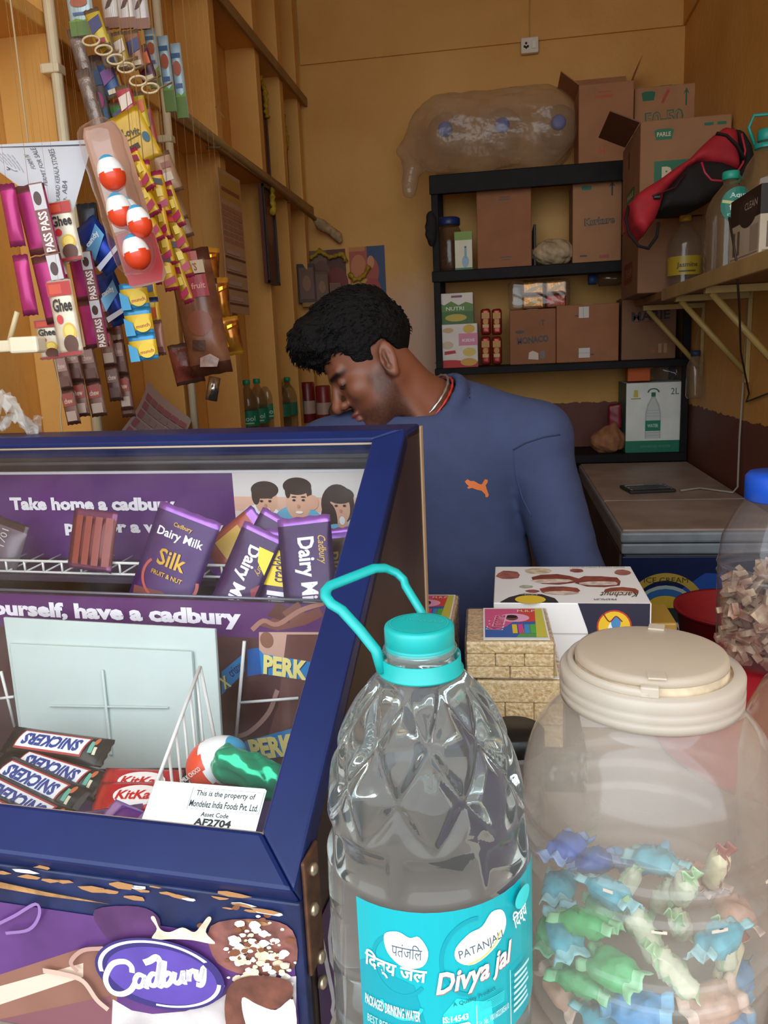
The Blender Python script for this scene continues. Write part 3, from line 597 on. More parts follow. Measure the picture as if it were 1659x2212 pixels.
# cartons at the far end of the wall shelf
x1 = XR-.012; y0 = 3.28
zA = RZ+.001; zm = aY(1450, 470, y0)[2]; zt = aY(1460, 258, y0)[2]; xl = aY(1381, 380, y0)[0]
t = thing('plain_carton', 'plain brown carton under the carton with green logos on the wall shelf', 'carton', ((xl+x1)/2, y0, zA)); W = x1-xl
box('body', (-W/2, 0, 0), (W/2, .44, zm-zA), mat('8a6040', .75, noise=.12, scale=9), t, bev=.004)
p = Print(.44, zm-zA, (-W/2, .44, 0), (0, -1, 0)); p.rect(.2, .2, .7, .5, '7a2f24').text('CREAM', .45, .35, .4, .12, 'b08a62').done(t, 'side_print')
t = thing('logo_carton', 'large brown carton with green logos and open flap on the wall shelf', 'carton', ((xl+x1)/2, y0-.01, zm+.002)); H = zt-zm
box('body', (-W/2, 0, 0), (W/2, .46, H), mat('a27550', .75, noise=.1, scale=9), t, bev=.005)
M = Matrix.Translation((-W/2, 0, H)) @ Matrix.Rotation(-1.15, 4, 'Y'); box('flap', (0, .02, 0), (.004, .4, .12), mat('7d5437', .75), t, M=M)
p = Print(W, H, (-W/2, 0, 0)); crest(p, .26, .85, .22, .11, 'PARLE'); p.rect(.7, .9, .8, .93, GN).rect(.84, .9, .94, .93, GN).rect(.16, .3, .62, .58, GN).text('P', .3, .44, .11, .16, 'd8c9a8', bold=.06).text('arle', .48, .44, .2, .12, 'd8c9a8', bold=.04).rect(.16, .1, .7, .12, DK); arrow(p, .82, .7, .1, .2, DK); p.done(t)
p = Print(.46, H, (-W/2, .46, 0), (0, -1, 0)); crest(p, .5, .35, .5, .14, 'PARLE'); arrow(p, .4, .85, .16, .18, DK); p.rect(.2, .12, .3, .2, DK).done(t, 'side_print')

# red and black backpack slung over the bottles
BK = aD(1476, 410, 2.72); t = thing('backpack', 'red and black backpack slung diagonally over bottles on the wall shelf', 'backpack', tuple(BK))
bx, bz = CR, CU; by = CD                                             # the bag hangs facing the shop front
def bq(u, v): q = aP(u, v, BK, CD)-BK; return (q@CR, q@CU)
RED = [bq(*q) for q in ((1351, 449), (1370, 429), (1419, 396), (1481, 352), (1525, 309), (1553, 290), (1578, 294), (1587, 343), (1585, 381), (1544, 367), (1500, 362), (1472, 376), (1438, 415), (1423, 429), (1416, 458), (1404, 487), (1385, 516), (1361, 497))]
BLK = [bq(*q) for q in ((1472, 372), (1500, 358), (1544, 362), (1580, 375), (1588, 340), (1575, 292), (1560, 284), (1594, 297), (1612, 330), (1618, 362), (1611, 391), (1573, 407), (1529, 436), (1500, 450), (1457, 460), (1416, 462), (1423, 427), (1438, 412))]
def bkf(poly, y0, th, rd):
    def f(X, Y, Z):
        a = X*CR[0]+Y*CR[1]+Z*CR[2]; c = X*CU[0]+Y*CU[1]+Z*CU[2]; b_ = X*CD[0]+Y*CD[1]+Z*CD[2]
        return smax(sdPoly(a, c, poly), np.abs(b_-y0)-th, rd)+.003*wob(X, Y, Z, 45)
    return f
sdfobj('red_body', bkf(RED, .0, .075, .04), (-.26, -.2, -.26), (.26, .2, .26), .009, mat('b3222e', .7, noise=.15, scale=20), t)
sdfobj('black_panel', bkf(BLK, .005, .07, .035), (-.26, -.2, -.26), (.28, .2, .26), .009, mat('171312', .8, noise=.2, scale=30), t)
def L3(u, v, z): a, c = bq(u, v); return CR*a+CU*c-CD*z
tube('piping', [L3(1500, 368, .062), L3(1506, 390, .064), L3(1520, 406, .064), L3(1545, 408, .064), L3(1570, 396, .064), L3(1585, 372, .07), L3(1590, 345, .07), L3(1582, 310, .07)], .004, mat('c03048', .5), t, 6)
tube('top_band', [L3(1530, 308, .064), L3(1550, 315, .07), L3(1572, 338, .075), L3(1586, 366, .075)], .017, mat('171210', .8), t, 8, flat=.35)
tube('shoulder_strap', [L3(1352, 452, .03), L3(1346, 480, .03), L3(1352, 512, .035), L3(1372, 540, .04), L3(1392, 545, .04), L3(1410, 520, .04), L3(1414, 490, .04)], .006, mat('171210', .8), t, 6)
tube('haul_loop', [L3(1575, 292, .0), L3(1592, 285, .0), L3(1600, 300, .0)], .007, mat('171210', .8), t, 6)
tube('zip_line', [L3(1372, 448, .06), L3(1400, 440, .078), L3(1440, 425, .078), L3(1462, 396, .078)], .003, mat('4a1218', .6), t, 5)
box('buckle', (-.012, -.008, -.006), (.012, .008, .006), mat('0d0b0b', .4), t, bev=.003, M=Matrix.Translation(Vector(L3(1402, 446, .08))))
# ================================================================== the counter and the things on it
CT = .835; DZ = .87-CT
t = thing('shop_counter', 'dark wooden shop counter under the case, bottle and jars', 'counter', (-.12, .36, 0))
box('counter_top', (-.88, 0, CT-.035), (.88, 1.0, CT), mat('a8968a', .4, noise=.25, scale=5), t, bev=.004)
box('counter_front', (-.86, .03, 0), (.86, .06, CT-.035), mat('6a5444', .6, noise=.2, scale=3), t)
for x in (-.86, .83): box('counter_side', (x, .06, 0), (x+.03, .97, CT-.035), mat('5a463a', .6, noise=.2, scale=3), t)

# ---- five litre water bottle
BP = (-.067, .555, .87); TEAL = mat('12a7a4', .38, noise=.06, scale=30)
t = thing('water_bottle', 'big clear faceted water bottle with teal cap, teal carry handle and teal label', 'bottle', BP)
prof = [(.0, .004-DZ), (.06, .001-DZ), (.074, .006-DZ), (.0795, .016-DZ)]
for i in range(61): prof.append((.0805-.0012*(i/60), .02+.128*i/60))
for i in range(1, 31): prof.append((.0795-.0006*(i/30), .148+.03*i/30))
sh = [(.178, .0789), (.19, .0788), (.21, .0776), (.228, .0757), (.25, .0722), (.267, .0675), (.285, .0605), (.305, .0488), (.316, .040), (.324, .032), (.328, .0262), (.345, .0245)]
zs = np.linspace(.18, .345, 84); rs = np.interp(zs, [a for a, b in sh], [b for a, b in sh])
rs = np.convolve(np.pad(rs, 3, 'edge'), np.ones(7)/7, 'valid'); prof += list(zip(rs, zs)); prof += [(.0, .345)]
def tri(x): x = x-math.floor(x); return abs(x-.5)*2
def bot(r, th, z):
    if .218 < z < .322:
        k = min(1, (z-.218)/.012, (.322-z)/.02); s = 9*th/(2*math.pi); a = tri(s+z/.072); b = tri(s-z/.072)
        g = max(a, b); r -= k*(.0042*max(0, (g-.6)/.4)**1.3); r += k*.0007*math.sin(9*th+60*z)
    if .184 < z < .218:
        zz = (z-.201)/.017; q = abs(((8*th/(2*math.pi)+.22) % 1)-.5)*2; e = max(0, 1-zz*zz); r -= .0042*e*(1 if q < .72 else max(0, 1-(q-.72)/.16))
    if z < .03: r -= .0009*(.5+.5*math.cos(z*2*math.pi/.026))
    return r
WATER = glass('water', 'f8fdfd', 1.33); nt = WATER.node_tree; gl_ = [n for n in nt.nodes if n.type == 'BSDF_GLASS'][0]; mo = [n for n in nt.nodes if n.type == 'OUTPUT_MATERIAL'][0]
mx = nt.nodes.new('ShaderNodeMixShader'); mx.inputs[0].default_value = .035; tl_ = nt.nodes.new('ShaderNodeBsdfDiffuse'); tl_.inputs[0].default_value = (.85, .88, .88, 1)       # slight white plastic haze, mixed in to brighten the dark bottle
nt.links.new(gl_.outputs[0], mx.inputs[1]); nt.links.new(tl_.outputs[0], mx.inputs[2]); nt.links.new(mx.outputs[0], mo.inputs[0])
lathe('bottle_body', prof, WATER, t, 168, rfun=bot)
lathe('neck_ring', [(.0265, .3405), (.0278, .342), (.0278, .3445), (.0265, .346)], film('neck', 'e8f0f0', .15, .05), t, 40, cap=False)
def capr(r, th, z): return r-(.0006 if (.349 < z < .359 and int(th/(2*math.pi)*240) % 2) else 0)
lathe('cap', [(.0252, .3435), (.0262, .3435), (.0262, .3475), (.0258, .348), (.0262, .3485), (.0262, .3592), (.0256, .3612), (.0240, .3622), (.02, .3626), (0, .3626)], TEAL, t, 240, rfun=capr)
p = Print(.05, .05, (-.025, -.025, .3626), (1, 0, 0), (0, 1, 0), off=.0002)
p.ring(.5, .5, .44, .44, .03, mat('35b5b0', .4)).text('PATANJALI', .55, .62, .62, .13, mat('3db8b3', .4), rot=2.95).done(t, 'cap_lettering')
lathe('collar', [(.0295, .3265), (.0325, .326), (.0325, .3275), (.0308, .3285), (.0305, .3385), (.0295, .3385), (.0293, .329)], TEAL, t, 64, cap=False)
for k in range(10):
    a = k*.628; lathe('collar_clip', [(.0012, 0), (.0012, .004)], film('neck', 'e8f0f0', .15, .05), t, 6, loc=(.0288*math.cos(a), .0288*math.sin(a), .336))
o = np.array(BP)
hp = [(826, 1432, .578), (812, 1405, .58), (778, 1362, .585), (738, 1318, .59), (716, 1305, .592), (704, 1290, .596), (703, 1277, .6), (712, 1266, .604), (760, 1247, .615), (808, 1228, .628), (832, 1227, .634), (856, 1237, .64), (872, 1252, .638), (876, 1266, .635), (892, 1292, .628), (908, 1318, .622), (930, 1365, .618)]
hp = [aD(*q)-o for q in hp]; hp[0] = np.array((-.027, -.015, .330)); hp[-1] = np.array((.012, .0295, .331))
tube('handle', hp, .0044, TEAL, t, 10, flat=.75)
# label wrapped round the body
LR = .0813; A0 = -.735; LZ0, LZ1 = .045, .181
def lw(x, y, o): a = A0+.16+x/LR; return Vector(((LR+o)*math.sin(a), -(LR+o)*math.cos(a), LZ1-(LH-y)*.86))
LW = LR*2.06; LH = LZ1-LZ0
p = Print(LW, LH, warp=lw, seg=.005, off=.0001, step=.00009)
T1 = mat('0aa6b0', .28); T2 = mat('0794a2', .28); T3 = mat('2fd0d2', .28); WH = mat('f1f7f6', .35); GY = mat('4b5a66', .4)
p.rect(0, 0, 1, 1, T1).poly([(0, 0), (.34, 0), (.26, .5), (.05, .6), (0, .55)], T2).poly([(.36, .0), (.62, .0), (.6, .3), (.44, .4), (.38, .3)], T3)
p.ring(.2, .62, .13, .22, .12, T2, a0=1.2, a1=5.6).ring(.52, .66, .15, .27, .1, T2, a0=1.4, a1=4.6).ring(.2, .38, .1, .14, .15, T3, a0=3.4, a1=6)
p.blob([(.14, .82), (.2, .86), (.25, .83), (.29, .84), (.325, .74), (.3, .64), (.22, .62), (.15, .7)], WH).blob([(.44, .75), (.5, .83), (.56, .85), (.61, .92), (.67, .89), (.69, .78), (.64, .68), (.52, .61), (.445, .66)], WH)
p.text('पतंजिल', .235, .735, .13, .1, GY, rot=-.06).text('िदव्य जल', .175, .585, .28, .15, WH, rot=-.1, bold=.025)
p.text('PATANJALI', .56, .71, .215, .075, GY, rot=.14).stroke([(.49, .62), (.56, .64), (.62, .69), (.655, .76)], .0015, 'c7c96a')
p.text('Divya jal', .535, .52, .36, .2, mat('b0563a', .4), rot=.13, shear=.28, bold=.035).text('Divya jal', .533, .525, .355, .195, WH, rot=.13, shear=.28, bold=.028)
p.text('A Quality Product', .52, .375, .2, .04, mat('0b5560', .4), rot=.1).text('PACKAGED DRINKING WATER', .155, .3, .255, .075, WH, rot=-.06, bold=.02)
p.text('BEST BEFORE SIX MONTH', .185, .17, .3, .055, mat('bfe6e6', .4), rot=-.03).text('FROM PACKAGING', .2, .1, .21, .05, mat('bfe6e6', .4), rot=-.03).text('CRUSH THE BOTTLE', .18, .03, .26, .05, mat('bfe6e6', .4), rot=-.02)
p.text('IS:14543', .43, .27, .11, .045, WH, bold=.03).poly([(.375, .02), (.485, .02), (.495, .04), (.495, .21), (.485, .23), (.375, .23), (.365, .21), (.365, .04)], WH).poly([(.385, .04), (.475, .04), (.482, .06), (.482, .19), (.475, .21), (.385, .21), (.378, .19), (.378, .06)], T1).text('ISI', .43, .125, .08, .12, WH, bold=.06)
p.rect(.52, .03, .523, .33, WH).text('Lic. No. 10016022005610', .61, .2, .16, .045, mat('d5eeee', .4), rot=.08).rect(.7, .05, .703, .45, WH)
for i in range(7): p.rect(.54, .28-.012+i*.013, .66, .285-.012+i*.013, T3).rect(.72, .12+i*.045, .84-.01*(i % 3), .14+i*.045, mat('bfe6e6', .4))
p.text('िदव्य', .77, .78, .1, .16, WH, rot=.2, bold=.02).ell(.79, .9, .06, .07, T3)
p.done(t, 'label')

# ---- big candy jar
JP = (.118, .66, .87); t = thing('candy_jar', 'large dusty clear plastic jar with milky screw lid in the right foreground', 'jar', JP)
DUST = film('dusty_jar', 'e6ddd0', .30, .1, noise=.12, scale=9)
pr = [(.0, .003-DZ), (.085, .001-DZ), (.1, .006-DZ), (.1065, .018-DZ)]
for i in range(64):
    z = .022+.15*i/63; b = 0
    for zc, h_, wd in ((.167, .003, .006), (.143, .0035, .006), (.117, .0035, .006), (.060, .0035, .006), (.04, .0035, .006)): b += h_*math.exp(-((z-zc)/wd)**2)
    pr.append((.1065+b, z))
for z, r in ((.18, .1085), (.195, .107), (.21, .1035), (.222, .099), (.234, .0925), (.244, .0845), (.251, .0765), (.255, .0715), (.259, .0705), (.268, .0705)): pr.append((r, z))
lathe('jar_body', pr, DUST, t, 96, cap=False)
MK = film('milky_lid', 'e4dacb', .88, .3, ior=1.4); MKD = film('milky_dusty', 'ddcfbb', .92, .4, noise=.06, scale=9, ior=1.35)
lathe('lid', [(.072, .262), (.0755, .262), (.0758, .268), (.0748, .2695), (.0758, .271), (.0758, .276), (.0748, .2775), (.0756, .279), (.0756, .287), (.074, .2895), (.0655, .2895)], MK, t, 96, cap=False)
lathe('lid_groove', [(.0665, .2893), (.0665, .2865), (.0628, .2865), (.0628, .2955)], mat('c6b294', .8, noise=.4, scale=40), t, 96, cap=False)
lathe('lid_disc', [(.0628, .294), (.0624, .3), (.061, .3022), (.058, .303), (0, .3028)], MKD, t, 96)
arc = []
for i in range(26):
    a = math.radians(110+ i*6.0); arc.append((.0668*math.cos(a), .0668*math.sin(a), .2925))
tube('lid_strap', arc, .0032, MK, t, 8, flat=1.2)
for a in (110, 260): box('strap_end', (-.007, -.004, -.004), (.007, .004, .005), MK, t, bev=.0015, M=Matrix.Translation((.0655*math.cos(math.radians(a)), .0655*math.sin(math.radians(a)), .2935)) @ Matrix.Rotation(math.radians(a+90), 4, 'Z'))
for a in (265, 75): box('lid_tab', (-.007, -.01, 0), (.007, .004, .0016), MK, t, bev=.0006, M=Matrix.Translation((.054*math.cos(math.radians(a)), .054*math.sin(math.radians(a)), .3028)) @ Matrix.Rotation(math.radians(a+90), 4, 'Z'))
# embossed rim dirt
for k in range(7):
    a = rnd.uniform(-2.7, -.4); z = rnd.choice((.143, .117, .117)); box('dust_fleck', (-rnd.uniform(.001, .005), -.0004, -.0012), (rnd.uniform(.001, .005), .0004, .0012), mat('c4b6a6', .9), t, M=Matrix.Translation((.1103*math.cos(a), .1103*math.sin(a), z)) @ Matrix.Rotation(a+math.pi/2, 4, 'Z'))

# ---- wrapped candies in the jar
def candy_mesh(kind, c, c2):
    """kind 0: crinkled pillow wrapper with crimped ends; kind 1: twisted roll"""
    L, W, T = (.058, .030, .017) if kind == 0 else (.075, .017, .016); nx, ny = 18, 8; v = []; f = []; mi = []; rr = random.Random(int(c, 16)); N = (nx+1)*(ny+1)
    ph = [rr.uniform(0, 6) for _ in range(6)]
    for sg in (1, -1):
        for i in range(nx+1):
            x = i/nx; e = min(x, 1-x)*L; k = 0 if e < .008 else min(1, (e-.008)/.009); nk = 1-.45*math.exp(-((e-.011)/.004)**2)*(1.3 if kind else .5)
            for j in range(ny+1):
                y = j/ny-.5; s_ = math.sqrt(max(0, 1-(2*y)**2)) if 0 < j < ny else 0
                cr = .0014*math.sin(x*24+y*11+ph[0])*math.sin(y*17+ph[1]+x*7)+.0010*math.sin(x*41+ph[2])*math.cos(y*23+ph[3]); wv = .004*math.sin(y*12+ph[4])*(1-k)
                v.append(((x-.5)*L, y*W*nk, sg*(T/2*k*s_+.0003)+cr*s_*(.4+k)+wv))
    for i in range(nx):
        for j in range(ny):
            a = i*(ny+1)+j; q = (a, a+ny+1, a+ny+2, a+1); f += [q, tuple(z+N for z in q[::-1])]; mi += [1 if (i < 3 or i > nx-4 or (kind == 1 and j == 2)) else 0]*2
    for i in range(nx):
        for j in (0, ny): a = i*(ny+1)+j; f.append((a, a+N, a+N+ny+1, a+ny+1)); mi.append(0)
    for j in range(ny):
        for i in (0, nx): a = i*(ny+1)+j; f.append((a, a+1, a+1+N, a+N)); mi.append(1)
    o = recalc(mesh('candy', v, f, [mat(c, .25, noise=.18, scale=60), mat(c2, .3)], None, True, mi)); me = o.data; bpy.data.objects.remove(o); return me
CK = [(0, '3fae6a', '8fd0a0', 'shiny green'), (0, '3a8fc8', '6fb4dc', 'bright blue'), (0, '4ab0c8', '9ad4de', 'pale cyan'), (1, 'dfe3c8', 'a8d4a0', 'cream and green stick'), (0, 'a8534a', 'c98478', 'brick red'), (1, 'e3d9b4', '9a4a40', 'cream stick with red ends'), (0, '3a66c8', '8fb0e8', 'deep blue'), (0, 'c79b86', 'e0c3b4', 'tan')]
cms = [candy_mesh(a, b, c) for a, b, c, d in CK]; zones = ('by the front wall', 'at the left side', 'at the right side', 'towards the back')
ORD = ('first', 'second', 'third', 'fourth', 'fifth', 'sixth', 'seventh', 'eighth', 'ninth')
for layer in range(4):
    for ring_, cnt in ((.080, 9), (.036, 5)):
        for i in range(cnt):
            a = 2*math.pi*i/cnt+layer*.37+rnd.uniform(-.08, .08); x, y = ring_*math.cos(a), ring_*math.sin(a)
            if layer < 2 and (ring_ < .07 or y > .03): continue
            if layer == 3 and (i % 2 or y > .05): continue
            ci = rnd.choice([0, 0, 2, 6] if x < -.03 else ([1, 2, 3, 3, 1] if x < .045 else [3, 5, 5, 2, 7])) if layer > 0 else rnd.choice([1, 2, 4, 7, 4, 1, 5])
            z = .024-DZ+layer*.03+rnd.uniform(-.002, .002); up = CK[ci][0] == 1
            o = bpy.data.objects.new('wrapped_candy', cms[ci]); link(o); o.location = (JP[0]+x*(.9 if up else 1), JP[1]+y*(.9 if up else 1), .87+z); o.scale = (1, 1.1, 1.2)
            o.rotation_euler = (rnd.uniform(-.5, .5), rnd.uniform(-.2, .2)+(1.0 if up and layer > 1 else 0), a+math.pi/2+rnd.uniform(-.35, .35))
            tag(o, '%s candy, %s of the %s ring, %s layer in the jar' % (CK[ci][3], ORD[i], 'outer' if cnt == 9 else 'inner', ('lowest', 'second', 'third', 'topmost')[layer]), 'candy', 'wrapped candies in the jar')

# ---- second dusty jar at the right edge
q = thing('dusty_jar', 'dusty clear jar cut off by the right edge of the picture', 'jar', (.352, .83, CT))
lathe('jar_body', [(.09, .003), (.105, .015), (.107, .15), (.1, .195), (.086, .225), (.072, .24), (.068, .262)], film('dusty_tan', 'cdb59a', .45, .15, noise=.1), q, 64, cap=False)
lathe('lid', [(.07, .25), (.075, .25), (.075, .275), (.07, .278), (0, .278)], MK, q, 64)
# ---- nut jar with blue cap
q = thing('nut_jar', 'tall clear jar of chopped nuts with bright blue cap at the right edge', 'jar', (.406, 1.235, .9325))
lathe('jar_body', [(.07, .003), (.085, .015), (.087, .16), (.082, .2), (.066, .235), (.052, .255), (.047, .262)], film('clear_nut', 'c8c8cc', .12, .06), q, 48, cap=False)
for z in (.14, .155): lathe('rib', [(.0855-.3*max(0, z-.22), z), (.0885-.3*max(0, z-.22), z+.004), (.0855-.3*max(0, z-.22), z+.008)], film('clear_nut', 'c8c8cc', .12, .06), q, 48, cap=False)
lathe('cap', [(.05, .257), (.053, .26), (.053, .293), (.048, .299), (0, .299)], mat('1c55c8', .35), q, 40)
bm = bmesh.new()
for i in range(420):
    a = rnd.uniform(0, 6.283); rr = .079*math.sqrt(rnd.uniform(.3, 1)); z = rnd.uniform(.01, .125+.015*math.sin(a)); s = rnd.uniform(.006, .012)
    addbox(bm, (-s, -s*.8, -s*.4), (s, s*.8, s*.4), 0, Matrix.Translation((rr*math.cos(a), rr*math.sin(a), z)) @ Matrix.Rotation(rnd.uniform(0, 6), 4, (rnd.random(), rnd.random(), .3)))
tag(bmo('chopped_nuts', bm, mat('c9b59a', .8, noise=.4, scale=45, c2='8a5a44'), q), kind='stuff')

# ---- red plastic tubs
def tub(label, loc, r, h, c):
    t = thing('plastic_tub', label, 'tub', loc); lathe('tub_wall', [(0, .004), (r*.8, .003), (r*.82, .01), (r*.98, h), (r*1.04, h+.004), (r*1.04, h+.01), (r*.97, h+.008), (r*.79, .014), (0, .012)], mat(c, .4, noise=.1), t, 56); return t
q = thing('upturned_tub', 'upturned red plastic tub behind the candy jar carrying the nut jar', 'tub', (.43, 1.165, CT)); lathe('tub_wall', [(.209, .0), (.213, .006), (.205, .012), (.198, .075), (.19, .088), (.175, .094), (.15, .0955), (0, .0955)], mat('b8212f', .4, noise=.1), q, 64); lathe('foot_ring', [(.16, .0955), (.165, .0972), (.168, .0955)], mat('c02a38', .4), q, 56, cap=False)
tub('dark red plastic tub partly hidden behind the other red tub', (.46, 1.62, .715), .12, .17, '8f1824')
box('stool_block', (-.1, -.1, 0), (.1, .1, .714), mat('5a463a'), thing('wooden_stool', 'plain wooden stool block carrying the dark red tub', 'stool', (.46, 1.62, 0)), bev=.004)

# ---- peanut brittle packs
BR = mat('ecd8ae', .7, scale=210, c2='c9a46c', bump=.5, bscale=220); ZP = CT+.062
for (x_, y_, w_, lb_) in ((-.07, .996, .17, 'dark wooden plank under the peanut brittle packs beside the white box'), (-.172, 1.098, .098, 'short dark wooden plank under the packs behind the bottle cap')): box('board', (0, 0, 0), (w_, .15, ZP-CT-.001), mat('54443a', .6, noise=.2), thing('wooden_plank', lb_, 'plank', (x_, y_, CT), 0, 'planks under the brittle packs'), bev=.004)
WR = film('brittle_wrap', 'ead9c0', .10, .08, bump=.4, bscale=60)
def brittle(label, x, y, z, w, h, dep, rz, lab=True):
    t = thing('brittle_pack', label, 'snack pack', (x, y, z), rz, 'packs of peanut brittle'); n = 3; hz = h/n
    for i in range(n):
        c = 1 if i == n-1 else (3 if i == 1 else 2)
        for j in range(c): box('brittle_bar', (-w/2+w*j/c+.0003, rnd.uniform(0, .0015), hz*i+.0003), (-w/2+w*(j+1)/c-.0003, dep, hz*(i+1)-.0003), BR, t, bev=.002)
    box('wrapper', (-w/2-.002, -.002, .0), (w/2+.002, dep+.002, h+.0012), WR, t, bev=.004)
    if lab:
        box('card', (-w*.3, .004, h+.0014), (w*.46, dep*.97, h+.002), mat('e9e6e4', .5), t)
        p = Print(w*.72, dep*.85, (-w*.28, .012, h+.002), (1, 0, 0), (0, 1, 0), off=.0002)
        p.rect(0, 0, 1, 1, '3f62a8').poly([(.0, .35), (.3, .3), (.55, .6), (.6, 1), (0, 1)], 'd25a86').poly([(.55, .5), (1, .55), (1, 1), (.6, 1)], 'cf4a3a').poly([(.5, 0), (1, 0), (1, .5), (.7, .4)], '5f9a5a').poly([(.82, .0), (1, 0), (1, 1), (.88, 1)], 'c9c04a')
        p.ell(.5, .66, .26, .15, 'e8a8cc').ell(.46, .66, .11, .1, '7a4a3c').ell(.46, .7, .1, .06, '2a1c18').text('Krishna', .2, .5, .75, .2, 'f0d8e4', rot=1.45, bold=.04).text('Krishna', .2, .5, .73, .17, 'c22a5a', rot=1.45, bold=.02)
        for j, c in enumerate(('e0c23a', 'd84a8a', '4a8fd0', '5ab04a')): p.rect(.45+.1*j, .12, .53+.1*j, .42, c)
        p.text('M.R.P', .72, .9, .3, .08, 'e8e8f0').done(t)
    return t
px = aY(1100, 1465, 1.0); zmid = aY(1105, 1466, 1.0)[2]; ztp = aY(1105, 1386, 1.0)[2]; xa = aY(1008, 1430, 1.0)[0]; xb = aY(1197, 1430, 1.0)[0]; W_ = xb-xa
brittle('lower wrapped peanut brittle pack under the labelled one behind the jar', (xa+xb)/2+.012, 1.0, ZP, W_, zmid-ZP-.003, .14, .02)
brittle('upper wrapped peanut brittle pack with colourful card beside the white box', (xa+xb)/2, .998, zmid, W_, ztp-zmid, .14, .03)
xc = aY(818, 1400, 1.105)[0]+W_*.47
brittle('lower peanut brittle pack half hidden behind the water bottle', xc, 1.105, ZP, W_*.95, zmid-ZP-.014, .14, -.02)
brittle('upper peanut brittle pack right behind the teal bottle cap', xc+.004, 1.103, zmid-.013, W_*.95, ztp-zmid, .14, .0)

# ---- white sweet box
q0 = aY(1066, 1302, 1.185); q1 = aY(1408, 1302, 1.185); H = q0[2]-CT; W = q1[0]-q0[0]
t = thing('sweet_box', 'white sweet box printed with cake pieces and a yellow oval logo', 'box', ((q0[0]+q1[0])/2, 1.185, CT))
box('body', (-W/2+.003, .003, 0), (W/2-.003, .205, H-.03), mat('f3f1ef', .35), t, bev=.002); box('lid', (-W/2, 0, H-.05), (W/2, .21, H), mat('f6f5f3', .3), t, bev=.0015)
p = Print(W, .21, (-W/2, 0, H), (1, 0, 0), (0, 1, 0), off=.0003)
random.seed(3)
for (x, y, rx, ry, c) in ((.1, .74, .09, .14, 'a8685c'), (.32, .86, .1, .1, 'd8c8a8'), (.42, .62, .17, .15, '8a4434'), (.4, .56, .15, .06, 'e0cfc0'), (.45, .3, .14, .13, '9a5240'), (.45, .24, .12, .05, 'dcc8b8'), (.72, .55, .17, .17, '8f4a3a'), (.72, .49, .15, .06, 'e2d2c4'), (.85, .3, .12, .1, '96503e'), (.84, .24, .1, .05, 'e0d0c0'), (.92, .8, .06, .08, 'a86a5c'), (.6, .86, .05, .06, '9a5548'), (.22, .4, .05, .04, 'b8bba0'), (.26, .28, .05, .04, 'a85a4a')):
    n = 9; p.poly([(x+rx*(.85+.25*random.random())*math.cos(2*math.pi*i/n), y+ry*(.85+.25*random.random())*math.sin(2*math.pi*i/n)) for i in range(n)], mat(c, .6, noise=.35, scale=90))
p.poly([(.04, 0), (.1, .12), (.2, .22), (.32, .2), (.4, .1), (.42, 0)], '3a3230').ell(.24, .07, .1, .1, 'e8c83a').text('Srikrishna', .23, .2, .12, .05, 'e8e4dc', rot=math.pi).text('Karchnut', .82, .2, .24, .12, '4a3a34', rot=math.pi, shear=.3).text('PREMIUM', .72, .08, .14, .04, '4a3a34', rot=math.pi).text('READY FRESH & FINEST QUALITY', .75, .955, .4, .03, '6a6a6a', rot=math.pi).done(t, 'lid_print')
p = Print(W, H, (-W/2, 0, 0), off=.0006)
p.poly([(.54, 1), (.99, 1), (.99, .72), (.9, .66), (.86, .58), (.78, .55), (.72, .6), (.63, .64), (.6, .8)], '26243a').ell(.77, .82, .11, .13, 'c23a2a').ell(.77, .82, .1, .118, 'eec22a').ell(.765, .8, .035, .06, 'f2f0ea').ell(.78, .85, .03, .05, '4a8ac0').stroke([(.7, .92), (.74, .86), (.78, .9), (.82, .86)], .002, '8a2a1c').ell(.77, .75, .05, .02, 'f0efe8').done(t, 'front_print')
box('body', (0, 0, 0), (.05, .1, .15), mat('b08a3a', .4, noise=.1), thing('golden_box', 'small golden box standing right behind the white sweet box', 'box', (q1[0]+.004, 1.26, CT)), bev=.003)
# ---- little black lidded jar
q = aD(1112, 1580, .92); t = thing('small_jar', 'small clear jar with ribbed black lid between the bottle and candy jar', 'jar', (q[0], q[1], CT))
zt = q[2]-CT; lathe('jar_body', [(.03, .002), (.034, .008), (.034, zt-.025), (.03, zt-.016)], film('clear_nut', 'c8c8cc', .12, .06), t, 32, cap=False); lathe('contents', [(.031, .006), (.031, zt*.55), (0, zt*.6)], mat('8f8a86', .4, noise=.5, scale=70), t, 20)
lathe('lid', [(.033, zt-.018), (.0345, zt-.018), (.0345, zt+.002), (.032, zt+.004), (0, zt+.004)], mat('191919', .4), t, 80, rfun=lambda r, th, z: r-(.0008 if int(th/(2*math.pi)*80) % 2 and r > .034 else 0))
